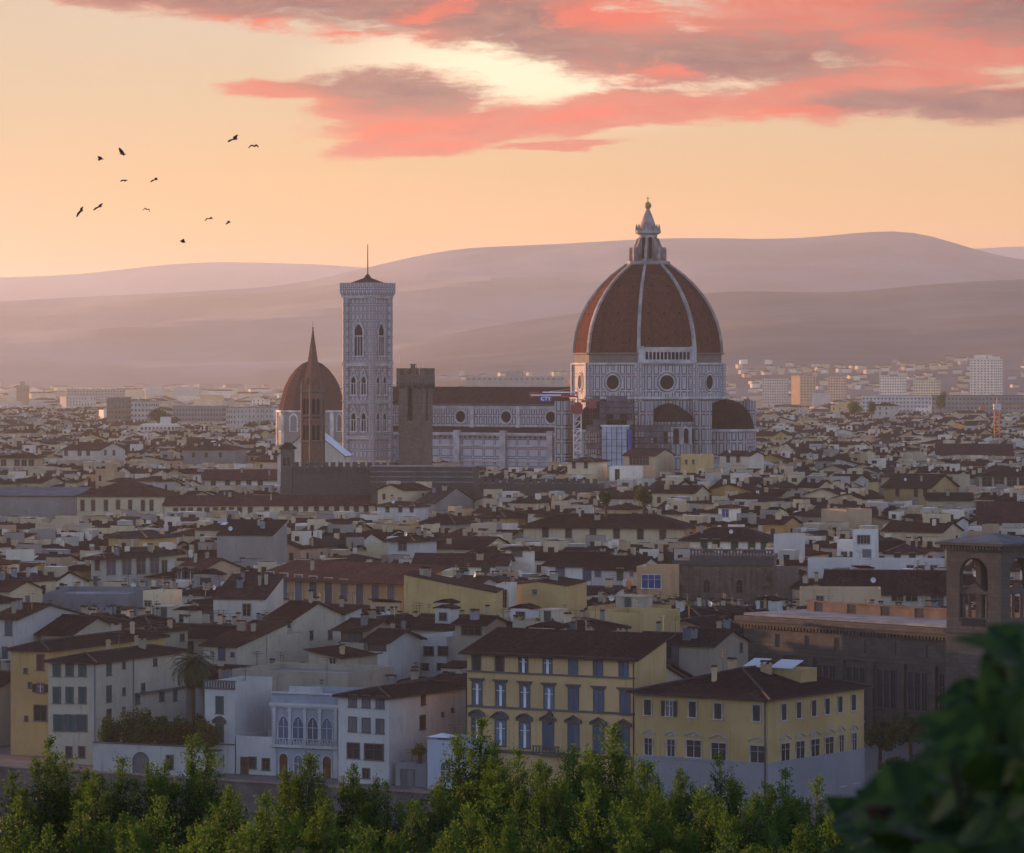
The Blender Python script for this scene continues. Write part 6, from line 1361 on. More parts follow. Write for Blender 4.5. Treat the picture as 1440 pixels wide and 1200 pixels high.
def fit(s0, s1, t0, t1, roof, p):
    """height that keeps the house below whatever must stay in view behind it"""
    x0, y0 = xy(s0, t0); x1, y1 = xy(s1, t0); x2, y2 = xy(s1, t1); x3, y3 = xy(s0, t1)
    cs = [colx(x0, y0), colx(x1, y1), colx(x2, y2), colx(x3, y3)]; a, c = min(cs), max(cs); dn = min(y0, y1)
    W_, D_ = s1 - s0, t1 - t0
    rise = {'hip': p * min(W_, D_) / 2, 'gx': p * D_ / 2, 'gy': p * W_ / 2, 'sf': p * D_, 'sr': p * W_, 'flat': .9}[roof]
    top = 99
    for (k0, k1, vb, kd) in KEEP:
        if kd > dn + 2 and k0 < c - 1 and k1 > a + 1:
            top = min(top, CZ + (HY - vb) / F * max(y2, y3, dn))
    return top, rise, a, c, dn
base_h = lambda s, t: 14.6 + 4.2 * max(0, min(1, (t - 760) / 350)) + 3.2 * max(0, 1 - abs(t - 980) / 160) + 3.4 * noise.noise(Vector((s / 70, t / 60, 3.3)))
for (s0, s1, t0, t1) in cand:
    if overlaps(s0, s1, t0, t1): 
        # try a shallower, narrower house in what is left of the plot
        mid = (s0 + s1) / 2
        for q in ((s0, mid, t0, t1), (mid, s1, t0, t1), (s0, s1, t0, (t0 + t1) / 2), (s0, s1, (t0 + t1) / 2, t1)):
            if q[1] - q[0] > 4.5 and q[3] - q[2] > 4.5 and not overlaps(*q): s0, s1, t0, t1 = q; break
        else: continue
    roof = pick(KINDS); p = G.uniform(.25, .36)
    if roof in ('sf', 'sr'): p *= .6
    top, rise, a, c, dn = fit(s0, s1, t0, t1, roof, p)
    H = base_h(s0, t0) + G.gauss(0, 1.5) - (0 if t0 > 520 else 1.5)
    if top < 99: H = min(H, top - rise)
    if H < 5.5: continue
    houses.append(dict(s0=s0, s1=s1, t0=t0, t1=t1, H=H, roof=roof, p=p, a=a, c=c, d=dn, cap=top < 99))
houses.sort(key=lambda h: h['d'])
NEAR = 215
inview = [h for h in houses if h['a'] < 1436 and h['c'] > 4]; near = inview[:NEAR]; nid = {id(h) for h in near}; rest = [h for h in houses if id(h) not in nid]
hand_n = len([o for o in THINGS if o.get('category') == 'house'])
REFS = [(v['ref'], v['span'], v['d'], nme) for nme, v in INFO.items() if v.get('ref')]
used = {}
ORD = ['nearest', 'second', 'third', 'fourth', 'fifth', 'sixth', 'seventh', 'eighth', 'ninth', 'tenth', 'eleventh', 'twelfth', 'thirteenth', 'fourteenth', 'fifteenth', 'sixteenth', 'seventeenth']
RNAME = dict(hip='hipped', gx='long ridged', gy='front gabled', sf='forward sloping', sr='sideways sloping', flat='flat terraced')
def relation(h):
    px, d = (h['a'] + h['c']) / 2, h['d']; py = HY + (CZ - h['H']) / d * F; best = None
    for rf_, (a, c), rd, nme in REFS:
        cx = (a + c) / 2; cyy = HY + (CZ - 15) / rd * F
        dist = math.hypot(max(a - px, px - c, 0) + .6 * abs(px - cx), (py - cyy) * 1.4)
        if best is None or dist < best[0]:
            rel = 'left of' if px < a else 'right of' if px > c else 'in front of' if d < rd else 'behind'
            best = (dist, rf_, rel)
    return best
def wall_colour(h, R):
    v = pick(WALLS, R)
    if h['d'] < 660: v = {'cream': 'near_cream', 'white': 'near_white', 'pale_grey': 'near_grey', 'beige': 'near_cream', 'yellow': 'near_yellow', 'tan': 'near_tan', 'grey': 'near_grey', 'bluish': 'near_white', 'pink': 'near_tan', 'ochre': 'near_ochre'}[v]  # close houses swap to the toned-down near plaster
    return v
cname = lambda wall: WNAME.get(wall, wall.replace('near_', ''))
for i, h in enumerate(near): h['rel'] = relation(h); h['col'] = cname(wall_colour(h, random.Random(i * 7 + 1)))
bucket = {}
for h in sorted(near, key=lambda h: h['rel'][0]): bucket.setdefault((*h['rel'][1:], h['col']), []).append(h)
for kk, l in bucket.items():
    for i, h in enumerate(l): h['rank'] = i; h['many'] = len(l) > 1
def detail_house(h, i):
    R = random.Random(i * 7 + 1); W_, D_, H = h['s1'] - h['s0'], h['t1'] - h['t0'], h['H']; roof, p = h['roof'], h['p']
    x, y = xy(h['s0'], h['t0']); nearby = h['d'] < 660
    wall = wall_colour(h, R)
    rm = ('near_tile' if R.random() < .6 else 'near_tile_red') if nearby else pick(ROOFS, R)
    if roof == 'flat': rm = R.choice(('paving', 'flat_roof', 'terracotta', 'flat_roof'))
    sh = pick(SHUT, R); rel = h['rel']; o_ = ORD[min(h['rank'], 16)] if h['many'] else ''
    extra = None
    nd = 1 if roof != 'flat' and R.random() < .45 and W_ > 7 else 0
    sk = roof in ('hip', 'gx', 'sf') and R.random() < .25
    feat = 'with a dormer' if nd else 'with a skylight' if sk else ''
    lb = f"{o_ + ' ' if o_ else ''}{WNAME.get(wall, wall.replace('near_', ''))} house {rel[2]} the {rel[1]}, {RNAME[roof]} roof"
    if feat and len((lb + ' ' + feat).split()) <= 16: lb += ' ' + feat
    root = thing('house', lb, 'house', (x, y, 0), -YAW, 'houses of the old town')
    over = R.uniform(.45, .9) if roof != 'flat' else 0
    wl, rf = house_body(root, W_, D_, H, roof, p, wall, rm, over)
    fr = R.choice(('trim_stone', 'trim_grey', 'wood_dark')) if not nearby else 'trim_near'
    nw = max(1, int(W_ / R.uniform(2.8, 4.2))); ww = R.choice((.9, 1.0, 1.1, 1.2)); wh = ww * R.uniform(1.35, 1.8)
    rows = 2 if H > 9 else 1
    if R.random() < .18:
        add_win(root, 'f', W_ * R.uniform(.3, .6), H - 1.6, min(W_ * .45, 4.2), 1.5, 'loggia', None, fr, True, W_, D_); nw = 0 if R.random() < .5 else nw
    for r in range(rows):
        if r == 0 and nw and h.get('lg'): continue
        for c in range(nw):
            if R.random() < .14: continue
            add_win(root, 'f', W_ * (c + .5) / nw + R.uniform(-.2, .2), H - (1.9 if r == 0 else 5.1), ww, wh, sh if R.random() < .8 else 'dark', None, fr, True, W_, D_)
    ns = int(D_ / 5) if R.random() < .6 else 0
    for r in range(rows):
        for c in range(ns):
            if R.random() < .45: add_win(root, 's', D_ * (c + .5) / ns + R.uniform(-.8, .8), H - (1.9 if r == 0 else 5.0), ww * .85, wh * .8, sh if R.random() < .5 else 'dark', None, fr, True, W_, D_)
    if roof != 'flat':
        for _ in range(R.choice((1, 1, 2, 2))): chimneys(rf, W_, D_, H, roof, p, [(R.uniform(.1, .9) * W_, R.uniform(.12, .9) * D_)], [R.randrange(16)])
        if nd:
            w2 = R.uniform(2.4, min(5.5, W_ * .6)); xx = R.uniform(.5, W_ - w2 - .3); yy = R.uniform(.15, .5) * D_
            dw = R.choice(('white', 'cream', 'beige', 'tan', 'pale_grey', 'grey')) if not nearby else R.choice(('near_white', 'near_cream'))
            if not h['cap'] or R.random() < .3:
                ob = dormer(rf, R, xx, yy, H + max(roof_z(roof, xx, yy, W_, D_, p), roof_z(roof, xx + w2, yy, W_, D_, p)) - .1, w2, R.uniform(2, 4), R.uniform(1.9, 2.6), dw, rm)
                add_win(ob, 'f', w2 / 2, 1.2, w2 * .4, 1.1, 'dark', None, fr, True)
        if sk:
            for _ in range(R.choice((1, 2))):
                xx, yy = R.uniform(.3, .6) * W_, R.uniform(.15, .3) * D_; b = MB(); z0 = H + roof_z(roof, xx, yy, W_, D_, p) if roof != 'hip' else H + p * min(yy, xx, W_ - xx)
                z1 = z0 + p * 1.0; b.face([(xx, yy, z0 + .1), (xx + 1.1, yy, z0 + .1), (xx + 1.1, yy + 1.0, z1 + .1), (xx, yy + 1.0, z1 + .1)]); b.face([(xx, yy, z0), (xx + 1.1, yy, z0), (xx + 1.1, yy, z0 + .1), (xx, yy, z0 + .1)]); b.obj('skylight', 'skylight', rf)
    else:
        if R.random() < .75:
            w2 = W_ * R.uniform(.3, .5); b = MB(); b.box(0, 0, -.1, w2, D_ * .4, 2.3); b.box(-.2, -.2, 2.3, w2 + .2, D_ * .4 + .2, 2.5)
            hh = b.obj('stair_house', R.choice(('pale_grey', 'cream', 'beige')) if not nearby else 'near_cream', rf, (R.uniform(.3, W_ - w2 - .3), D_ * .45, H)); add_win(hh, 'f', w2 / 2, 1.1, .9, 2.0, 'sh_green', None, fr, True)
        if R.random() < .5 and h['d'] < 900:
            b = MB()
            for k in range(R.randrange(2, 6)):
                xx = R.uniform(.6, W_ - .6); b.lathe([(.22, H), (.3, H + .5)], 7, (xx, .8), m=1); leaf_cloud(b, blob_points(R, 60, (xx, .8, H + 1.0), (.6, .5, .7), 3), .22, R)
            b.obj('potted_plant', ['leaf_garden', 'terracotta'], rf)
    if h['d'] < 760 and R.random() < .6:
        b = MB(); xx = R.choice((.2, W_ - .2)); b.tube((xx, -.1, 0), (xx, -.1, H - .15), .07, n=5); b.obj('downpipe', R.choice(('metal_dark', 'near_grey')), root)
    for _ in range(R.choice((0, 1, 1, 2))): put('antenna', antenna_mesh(), rf, ((lambda a, c: (a, c, H + roof_z(roof, a, c, W_, D_, p)))(R.uniform(.15, .85) * W_, R.uniform(.3, .7) * D_)), R.uniform(0, 3))
    if R.random() < .3 and h['d'] > 640: put('satellite_dish', dish_mesh(), rf, ((lambda a, c: (a, c, H + roof_z(roof, a, c, W_, D_, p)))(R.uniform(.15, .85) * W_, R.uniform(.2, .5) * D_)), R.uniform(-.5, .8))
for i, h in enumerate(near): detail_house(h, i)

# what lies beyond the nearest ones: one mass of rooftops
wm = ['cream', 'white', 'pale_grey', 'beige', 'yellow', 'tan', 'grey', 'bluish', 'pink', 'ochre']; rmn = ['tile', 'tile_dark', 'tile_red', 'tile_grey', 'flat_roof']; om = ['pane', 'sh_brown', 'sh_green', 'trim_white', 'wood_dark', 'white_roof']
MASS = wm + rmn + om; mid = {n: i for i, n in enumerate(MASS)}
class Mass(MB):
    def put_house(s, x, y, yaw, W_, D_, H, roof, p, wall, rm, R, wins=True, clutter=True, far=False):
        c, sn = cos(yaw), sin(yaw)
        T = lambda q: (x + q[0] * c + q[1] * sn, y - q[0] * sn + q[1] * c, q[2])
        def fc(pts, m): s.face([T(q) for q in pts], mid[m])
        def bx(x0, y0, z0, x1, y1, z1, m, top=None):
            q = [(x0, y0), (x1, y0), (x1, y1), (x0, y1)]
            for i in range(4): a, b_ = q[i], q[(i + 1) % 4]; fc([(*a, z0), (*b_, z0), (*b_, z1), (*a, z1)], m)
            fc([(*a, z1) for a in q], top or m)
        zz = lambda a, b_: H + (roof_z(roof, a, b_, W_, D_, p) if roof != 'hip' else 0)
        def sd(pts): fc([(*pts[0], 0), (*pts[-1], 0)] + [(a, b_, zz(a, b_)) for a, b_ in reversed(pts)], wall)
        sd([(0, 0)] + ([(W_ / 2, 0)] if roof == 'gy' else []) + [(W_, 0)]); sd([(W_, 0)] + ([(W_, D_ / 2)] if roof == 'gx' else []) + [(W_, D_)]); sd([(W_, D_)] + ([(W_ / 2, D_)] if roof == 'gy' else []) + [(0, D_)]); sd([(0, D_)] + ([(0, D_ / 2)] if roof == 'gx' else []) + [(0, 0)])
        if roof == 'flat':
            bx(.2, .2, H, W_ - .2, D_ - .2, H + .02, 'flat_roof'); bx(0, 0, H + .025, W_, .2, H + .9, wall)
            if clutter: bx(W_ * .3, D_ * .4, H + .03, W_ * .7, D_ * .8, H + 2.4, wall, 'flat_roof')
        else:
            o = .6; fs, _ = roof_faces(roof, W_, D_, H, p, o)
            for f in fs: fc([(a, b_, q + .05) for a, b_, q in f], rm)
            for f in fs: fc([(a, b_, q - .12) for a, b_, q in reversed(f)], 'wood_dark')
            zE = min(q[2] for q in fs[0]); fc([(-o, -o, fs[0][0][2] - .12), (W_ + o, -o, fs[0][1][2] - .12), (W_ + o, -o, fs[0][1][2] + .05), (-o, -o, fs[0][0][2] + .05)], 'wood_dark') if roof in ('hip', 'gx', 'sf', 'sr') else None
        if wins:
            sh = R.choice(('pane', 'sh_brown', 'sh_brown', 'sh_green', 'pane')); n = max(1, int(W_ / R.uniform(3, 4.5))); rows = 3 if far else 2
            for r in range(rows):
                for k in range(n):
                    if R.random() < .15: continue
                    a = W_ * (k + .5) / n; z = H - 2 - r * 3.2; fc([(a - .55, -.03, z - .9), (a + .55, -.03, z - .9), (a + .55, -.03, z + .8), (a - .55, -.03, z + .8)], sh)
            n = int(D_ / 5)
            for k in range(n):
                if R.random() < .5: a = D_ * (k + .5) / n; z = H - 2; fc([(W_ + .03, a - .5, z - .8), (W_ + .03, a + .5, z - .8), (W_ + .03, a + .5, z + .8), (W_ + .03, a - .5, z + .8)], sh)
        if clutter and roof != 'flat':
            for _ in range(R.choice((1, 2, 2, 3))):
                a, b_ = R.uniform(.1, .85) * W_, R.uniform(.1, .85) * D_; z = H + roof_z(roof, a, b_, W_, D_, p); ww = R.uniform(.6, 1.4); m = R.choice(('cream', 'white', 'beige', 'tan')); bx(a, b_, z - .7, a + ww, b_ + .6, z + R.uniform(1, 1.8), m)
            if R.random() < .55:
                w2 = R.uniform(2.5, min(6, max(2.6, W_ * .6))); a = R.uniform(0, max(.1, W_ - w2)); b_ = D_ * R.uniform(.15, .5); z = H + roof_z(roof, a, b_, W_, D_, p); m = R.choice(('white', 'cream', 'pale_grey', 'grey', 'beige', 'tan'))
                bx(a, b_, z - 1.5, a + w2, b_ + R.uniform(2, 4), z + R.uniform(1.6, 2.6), m, R.choice((rm, rm, rm, rm, 'white_roof'))); fc([(a + w2 * .3, b_ - .02, z), (a + w2 * .7, b_ - .02, z), (a + w2 * .7, b_ - .02, z + 1.1), (a + w2 * .3, b_ - .02, z + 1.1)], 'pane')
            if R.random() < .06: a = R.uniform(.1, .7) * W_; z = H + roof_z(roof, a, D_ * .2, W_, D_, p) + .15; fc([(a, D_ * .2, z), (a + 2, D_ * .2, z), (a + 2, D_ * .2 + 1.5, z + 1.5 * p), (a, D_ * .2 + 1.5, z + 1.5 * p)], 'white_roof')
ms = Mass()
for i, h in enumerate(rest):
    R = random.Random(900 + i); x, y = xy(h['s0'], h['t0'])
    yaw = YAW + (R.gauss(0, .10) if h['t0'] > 900 else 0)
    W_, D_ = h['s1'] - h['s0'] - .2, h['t1'] - h['t0'] - .2
    ms.put_house(x, y, yaw, W_, D_, h['H'], h['roof'], h['p'], pick(WALLS, R), pick(ROOFS, R), R)
o = ms.obj('rooftops', MASS); o['kind'] = 'stuff'; o['label'] = 'crowded tiled rooftops and plaster walls of the old town behind the nearest houses'; o['category'] = 'rooftops'
# the plain beyond: bigger blocks, sheds, tree belts
ms = Mass(); R = random.Random(77); tb = MB(); WALLF = [('cream', 24), ('white', 16), ('pale_grey', 22), ('beige', 20), ('yellow', 4), ('pink', 5), ('tan', 5), ('grey', 6)]
y = 2150.0
while y < 9000:
    step = 26 + (y - 2150) * .022
    x = -.2 * y
    while x < .2 * y:
        w_ = R.uniform(10, 26) * (1 + (y - 2150) / 6000); px = colx(x, y); ok = not overlaps(*(lambda q: (q[0] - 4, q[0] + w_ + 4, q[1] - 4, q[1] + 20))(st(x, y)))
        H = R.choice((9, 10, 12, 13, 15, 16, 18)) + (R.uniform(3, 14) if R.random() < .12 and y > 2600 else 0)
        for (k0, k1, vb, kd) in KEEP:
            if kd > y and k0 < px + w_ / y * F and k1 > px: H = min(H, CZ + (HY - vb) / F * y)
        dens_ = .86 if y < 3600 else .62 if y < 5500 else .4
        if ok and R.random() < dens_ and H > 4:
            far = y > 2700; roof = 'flat' if far and R.random() < .55 else R.choice(('hip', 'gx', 'gx', 'gy'))
            ms.put_house(x, y + R.uniform(-8, 8), R.choice((YAW, YAW, -.3, .1, .25, -.55)), w_, R.uniform(10, 18), H, roof, .3, pick(WALLF, R), pick(ROOFS, R), R, wins=y < 4200, clutter=y < 3400, far=far)
        elif R.random() < .35 and y < 6500 and not (390 < px < 490 and y < 2300):
            leaf_cloud(tb, blob_points(R, 70, (x, y, 6), (w_ * .5, 8, 6.5), 5), 3.2, R, .5)
        x += w_ + R.uniform(1, 12)
    y += step
# hedgerows and copses across the last kilometres of the plain
for _ in range(420):
    y = R.uniform(5200, 10500); x = R.uniform(-.16, .16) * y
    if colx(x, y) > 520 and y > 5600: continue
    leaf_cloud(tb, blob_points(R, 26, (x, y, 5), (R.uniform(10, 45), 12, R.uniform(4, 8)), 4), 6.5, R, .5)
for _ in range(420):
    y = R.uniform(6000, 10000); x = R.uniform(-.15, .02) * y
    ms.put_house(x, y, R.choice((YAW, -.4, .1, -.6)), R.uniform(10, 40), R.uniform(9, 16), R.choice((8, 10, 12, 15, 22)), R.choice(('flat', 'hip', 'gx')), .3, pick(WALLF, R), 'tile', R, wins=False, clutter=False)
# villages on the lower slopes
for _ in range(480):
    y = R.uniform(5000, 6400); px = R.choice((R.gauss(1240, 160), R.uniform(560, 1460), R.uniform(-20, 560))); x = (px - HX) / F * y
    z = hill_z('hills', x, y)
    n0 = len(ms.v); ms.put_house(x, y, R.choice((YAW, -.4, .1)), R.uniform(7, 15), R.uniform(7, 11), R.uniform(6, 9.5), R.choice(('flat', 'hip', 'hip', 'gx')), .3, pick(WALLF, R), 'tile', R, wins=False, clutter=False)
    ms.v[n0:] = [(a, b_, c + z - 2.5) for a, b_, c in ms.v[n0:]]
o = ms.obj('far_city', MASS); o['kind'] = 'stuff'; o['label'] = 'hazy pale blocks and roofs of the far city reaching to the foot of the hills'; o['category'] = 'city'
o = tb.obj('tree_belt', 'leaf_park'); o['kind'] = 'stuff'; o['label'] = 'dark tree clumps scattered among the far city blocks'; o['category'] = 'trees'
# ---------------------------------------------------------------- trees on the slope below the viewpoint
def front_tree_mesh(seed):
    """many upright leafy shoots of different height that taper to a tip; returns stem, crown and shoot meshes (origin at the tip)"""
    R = random.Random(seed); b = MB(); tp = MB(); st_ = MB(); H = 6.5
    st_.tube((0, 0, -H - 3), (0, 0, -H * .45), .13, .06, 7)
    def lf(mb, p, aa, e, l, k=.3):
        d = Vector((cos(aa) * cos(e), sin(aa) * cos(e), sin(e))); nn = d.cross(Vector((R.gauss(0, 1), R.gauss(0, 1), R.gauss(0, .5)))).normalized() * l * k
        mb.face([p, p + d * l * .5 + nn, p + d * l, p + d * l * .5 - nn])
    n = R.randint(16, 21)
    for i in range(n):
        a = R.uniform(0, 2 * pi); r = 0 if i == 0 else R.uniform(.16, 1.0) ** .7 * 1.2; top = 0 if i == 0 else -R.uniform(.25, 1.0) * (.40 + r * 2.2)
        x, y = r * cos(a), r * sin(a); ln = R.uniform(3.0, 4.6); rad = R.uniform(.36, .52); lean = Vector((x * .16, y * .16, 0)) + Vector((R.gauss(0, .12), R.gauss(0, .12), 0))
        st_.tube((x * .25, y * .25, -H * .75), (x, y, top - ln * .7), .05, .03, 5); st_.tube((x, y, top - ln * .7), (x + lean.x, y + lean.y, top - .15), .03, .01, 4)
        tw = [(R.uniform(0, 2 * pi), R.uniform(.06, .95)) for _ in range(int(18 * ln))]     # side twigs give the shoot its ragged edge
        for ta, tf in tw:
            reach = rad * min(1.0, tf * 2.6 + .16) * R.uniform(.6, 1.25); c = Vector((x, y, top - tf * ln)) + lean * (1 - tf)
            for q in range(30):
                g = R.random(); p = c + Vector((cos(ta), sin(ta), 1.15)) * reach * g + Vector((R.gauss(0, .05), R.gauss(0, .05), R.gauss(0, .06)))
                lf(tp if tf < .26 or (g > .8 and tf < .5) else b, p, ta + R.gauss(0, .9), R.gauss(.7, .45), R.uniform(.05, .09))  # upper leaves lighter: new growth and light on the tips, both in the colour
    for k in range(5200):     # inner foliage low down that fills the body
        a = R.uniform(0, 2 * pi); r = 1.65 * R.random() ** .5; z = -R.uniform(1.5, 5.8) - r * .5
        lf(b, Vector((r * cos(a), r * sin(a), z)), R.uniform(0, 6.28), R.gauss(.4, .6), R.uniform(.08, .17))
    return st_.mesh('trunk', ['bark']), b.mesh('crown', ['leaf_front']), tp.mesh('lit_new_shoots', ['leaf_lit_tip'])
FT = [front_tree_mesh(40 + i) for i in range(6)]
R = random.Random(11)
tips = [(62, 1032, 118, 1.0), (163, 1058, 115, .95), (268, 1028, 116, 1.0), (432, 1052, 118, .9), (494, 1070, 116, .8), (548, 1096, 112, .8), (672, 1003, 118, 1.05), (722, 1046, 114, .9), (806, 1040, 116, .95), (857, 1012, 118, 1.1),
        (910, 1064, 113, .9), (1015, 1058, 116, .95), (1104, 1074, 115, .9), (1146, 1086, 116, .85), (618, 1088, 110, .95), (764, 1062, 110, .85), (960, 1076, 110, .9),
        (15, 1120, 100, 1.0), (115, 1124, 99, 1.0), (215, 1112, 98, .95), (322, 1098, 101, 1.0), (380, 1108, 98, .95), (455, 1122, 96, 1.0), (575, 1126, 97, 1.0), (690, 1098, 99, 1.0), (840, 1092, 98, 1.0), (985, 1100, 98, 1.0), (1060, 1106, 97, 1.0), (1180, 1118, 98, 1.0),
        (60, 1158, 86, 1.0), (165, 1164, 85, 1.0), (275, 1154, 84, 1.0), (355, 1150, 86, 1.0), (510, 1156, 84, 1.0), (635, 1150, 85, 1.0), (755, 1140, 85, 1.0), (900, 1144, 84, 1.0), (1030, 1150, 85, 1.0), (1125, 1152, 84, 1.0), (1230, 1150, 88, 1.0)]
NTH = ['first', 'second', 'third', 'fourth', 'fifth', 'sixth', 'seventh', 'eighth', 'ninth', 'tenth', 'eleventh', 'twelfth', 'thirteenth', 'fourteenth', 'fifteenth', 'sixteenth', 'seventeenth', 'eighteenth', 'nineteenth', 'twentieth']
def below(px, row):
    best = None
    for nme, v in INFO.items():
        if v.get('ref') and v['d'] < 620:
            a, c = v['span']; q = 0 if a <= px <= c else min(abs(px - a), abs(px - c)); q += abs(px - (a + c) / 2) * .3
            if best is None or q < best[0]: best = (q, v['ref'], a, c)
    q, r, a, c = best
    return 'below the ' + r
for i, (px, py, d, sc) in enumerate(tips):
    p = P(px, py, d); rowi = 0 if d > 108 else 1 if d > 92 else 2; gz = prof(st(p.x, p.y)[1], SLOPE)
    order = sorted(q for q, _, dd, _ in tips if (0 if dd > 108 else 1 if dd > 92 else 2) == rowi); n_ = order.index(px)
    lb = f"{NTH[n_]} leafy tree from left in the {('back', 'middle', 'front')[rowi]} row, {below(px, rowi)}"
    o = thing('tree', lb, 'tree', (p.x, p.y, p.z), R.uniform(0, 6.28), 'trees on the slope below the viewpoint')
    tr, cr, sh = FT[i % 6]
    s = sc * d / 116 * (1.0 if rowi == 0 else 1.1)
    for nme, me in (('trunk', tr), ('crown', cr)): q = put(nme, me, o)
    put('lit_new_shoots', sh, bpy.data.objects[q.name])
    zs = max(1.0, (p.z - gz + .3) / (9.5 * s)); o.scale = (s, s, s * min(1.35, zs))
# low bushes that cover the slope between the trunks
b = MB(); R = random.Random(3)
for _ in range(420):
    d = R.uniform(66, 150); px = R.uniform(-120, 1560); x = (px - HX) / F * d; z = prof(st(x, d)[1], SLOPE); r = R.uniform(.9, 1.9)
    leaf_cloud(b, blob_points(R, 130, (x, d, z + r * .8), (r, r, r), 5), .30, R)
struct(b.obj('undergrowth', 'leaf_dark'), 'stuff')

# ---------------------------------------------------------------- rose bush close to the lens, out of focus
def rose_bush():
    R = random.Random(21); c = P(1400, 1250, 7.0); gz = 53.3
    o = thing('rose_bush', 'dark blurred rose bush with large leaves close by in the lower right corner', 'bush', (c.x, c.y, gz), 0)
    s_ = MB(); lf = MB(); fl = MB()
    def leaf(p, d, n, l):
        p = Vector(p); d = d.normalized(); sd = d.cross(n).normalized(); n = sd.cross(d).normalized(); N = 6; L_, R_, mdl = [], [], []
        for j in range(N + 1):
            f = j / N; wv = l * .36 * sin(pi * f ** .8) + .001; q = p + d * l * f - n * l * .22 * f * f; mdl.append(q); L_.append(q + sd * wv + n * wv * .25); R_.append(q - sd * wv + n * wv * .25)
        for j in range(N): lf.face([mdl[j], mdl[j + 1], L_[j + 1], L_[j]]); lf.face([R_[j], R_[j + 1], mdl[j + 1], mdl[j]])
    # skyline of the bush in the photo: rises from (1180, 1160) to (1440, 890)
    def skyline(px): return 1180 - max(0, (px - 1180)) * .92 if px < 1322 else 1050 - (px - 1322) * 1.34
    k = 0
    while k < 700:
        px, py = R.uniform(1160, 1520), R.uniform(880, 1290)
        if py < skyline(px) + 12 + R.uniform(0, 30): continue
        d = R.uniform(5.4, 9.5); p = P(px, py, d) - Vector((c.x, c.y, gz)); k += 1
        a = R.uniform(0, 6.28); e = R.gauss(.1, .5); dv = Vector((cos(a) * cos(e), sin(a) * cos(e), sin(e))); leaf(p, dv, Vector((R.gauss(0, .5), R.gauss(-.5, .5), 1)), R.uniform(.06, .12))
    for k in range(34):
        px = R.uniform(1215, 1500); py = skyline(px) + R.uniform(15, 90); d = R.uniform(5.6, 9); p = P(px, py, d) - Vector((c.x, c.y, gz)); g_ = Vector((R.gauss(0, .25), R.gauss(0, .4), 0)); m_ = (p + g_) / 2 + Vector((R.gauss(0, .06), R.gauss(0, .06), .1))
        s_.tube(g_, m_, .012, .009, 6); s_.tube(m_, p, .009, .005, 6)
    stem = s_.obj('stem', 'stem', o); lf.obj('leaves', 'leaf_rose', o)
    for px, py, d, r in ((1414, 1098, 5.9, .034), (1236, 1142, 5.9, .024)):
        p = P(px, py, d) - Vector((c.x, c.y, gz)); b = MB()
        for k in range(16):
            a = k * 2.4; f = k / 16; r2 = r * (.3 + .75 * f); e = 1.3 - 1.1 * f; dv = Vector((cos(a), sin(a), 0)); tt = Vector((-sin(a), cos(a), 0)); base = p + Vector((0, 0, -r * .6)); rows = []
            for j in range(4): g_ = j / 3; ctr = base + dv * r2 * (g_ ** .7) + Vector((0, 0, r * 1.5 * g_ * (.5 + .5 * sin(e)))); wv = r * .62 * sin(pi * (.18 + .66 * g_)); rows.append([ctr - tt * wv - dv * wv * .2, ctr, ctr + tt * wv - dv * wv * .2])
            for r0, r1 in zip(rows, rows[1:]): b.loft(r0, r1, closed=False)
        b.obj('rose_bloom', 'rose', o)
rose_bush()

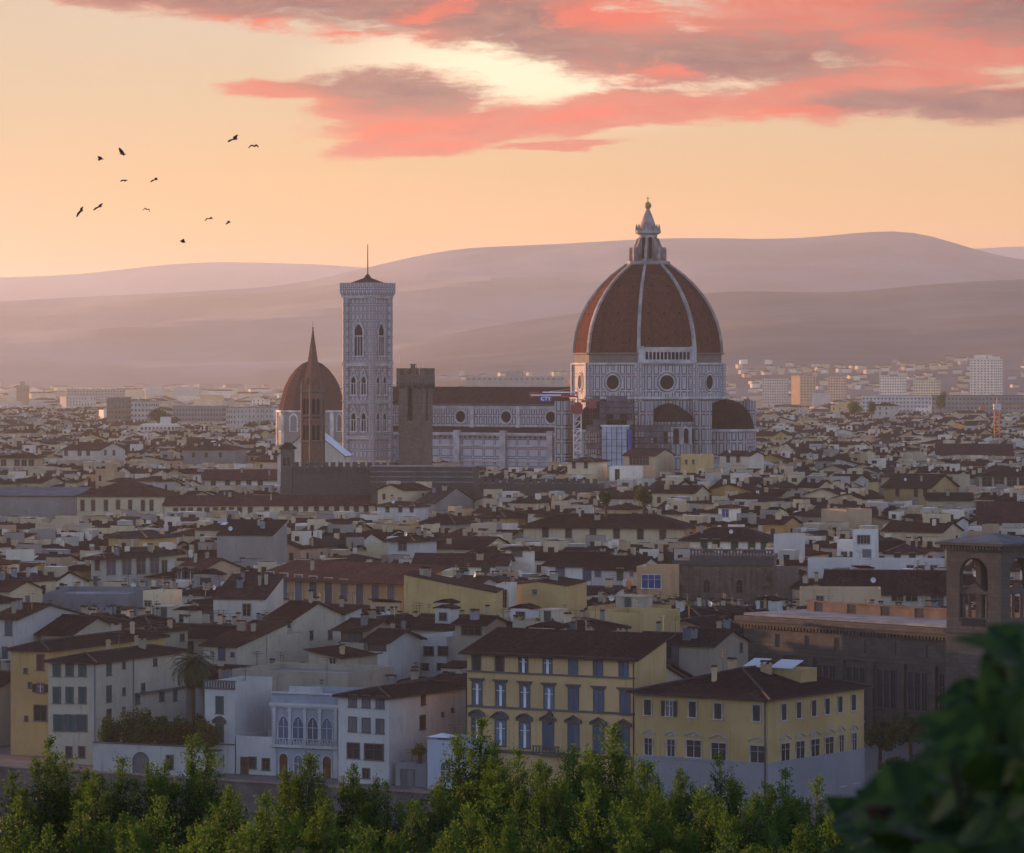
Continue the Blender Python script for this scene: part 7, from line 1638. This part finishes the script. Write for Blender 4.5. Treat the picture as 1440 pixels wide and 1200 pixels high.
# ---------------------------------------------------------------- birds
def bird(px, py, d, span, roll, lift, sweep, head, label, fold=0.0):
    """span in metres; roll tilts the wings, lift raises both wing tips, head is the heading seen from above"""
    b = MB()
    L = span * .42; prof_ = [(-.5, .004), (-.42, .03), (-.25, .075), (0, .10), (.2, .085), (.33, .05), (.40, .055), (.46, .04), (.54, .004)]
    rs = [[(L * y, r * L * 1.1 * cos(2 * pi * i / 10), r * L * 1.1 * sin(2 * pi * i / 10)) for i in range(10)] for y, r in prof_]
    b.rings(rs, cap0=True)
    b.face([(-.38 * L, -.03 * L, 0), (-.85 * L, -.17 * L, .01), (-.85 * L, .17 * L, .01), (-.38 * L, .03 * L, 0)]); b.face([(-.38 * L, .03 * L, -.006), (-.85 * L, .17 * L, .004), (-.85 * L, -.17 * L, .004), (-.38 * L, -.03 * L, -.006)])
    for s in (-1, 1):
        l1 = lift - s * roll; l2 = lift * .35 - s * roll - fold; a = span / 2
        el_ = Vector((.10 * L, s * a * .45 * cos(l1), a * .45 * sin(l1))); tip = el_ + Vector((-sweep * L, s * a * .55 * cos(l2), a * .55 * sin(l2))); r0 = Vector((.30 * L, s * .06 * L, 0)); r1 = Vector((-.34 * L, s * .06 * L, 0)); e1 = el_ + Vector((-.60 * L, 0, 0)); t1 = tip + Vector((-.22 * L, 0, 0)); th = Vector((0, 0, .02))
        for q in ([r0, el_, e1, r1], [el_, tip, t1, e1]):
            b.face([v + th for v in q]); b.face([v - th for v in reversed(q)])
            for v, w_ in zip(q, q[1:] + q[:1]): b.face([v - th, w_ - th, w_ + th, v + th])
    tag(b.obj('bird', 'bird', None, P(px, py, d), head), label, 'bird', 'birds flying in the sunset sky')
BI = [(330, 196, .95, -.45, .25, .25, 2.6, 'gliding bird with long slanted wings, highest and right of the flock', .1), (358, 206, .75, -.1, .5, .35, 2.2, 'bird with arched drooping wings just right of the highest one', .9), (173, 217, .85, -.55, .55, .3, 3.6, 'bird with one wing raised high, upper left group', 0),
      (142, 224, .75, -.35, .35, .4, 3.3, 'dark bird with short wings left of the one with a raised wing', .2), (176, 254, .65, -.05, .2, .5, 2.9, 'compact dark bird below the pair at the upper left', .5), (219, 253, .65, -.4, .3, .5, 2.7, 'compact bird with tilted wings at the middle of the flock', .4),
      (140, 291, .8, -.5, .15, .3, 2.5, 'bird with straight slanted wings at the lower left', .2), (114, 297, .75, -.85, .1, .4, 2.5, 'steeply banking bird, leftmost of the flock', .4), (207, 295, .55, .2, .5, .5, 2.0, 'small bird with folded wings below the middle of the flock', 1.2),
      (295, 308, .6, -.25, .45, .5, 2.2, 'small bird with bent wings, left of the lower right pair', .9), (322, 313, .5, -.4, .2, .5, 3.0, 'smallest dark bird, right of the lower right pair', .3), (258, 341, .65, .1, .65, .3, 3.5, 'pale bird with both wings raised, lowest of the flock', 0)]
for (px, py, sp_, roll, lift, sweep, head, lb, fold) in BI: bird(px, py, 300, sp_ * 1.45, roll, lift, sweep, head + pi, lb, fold)
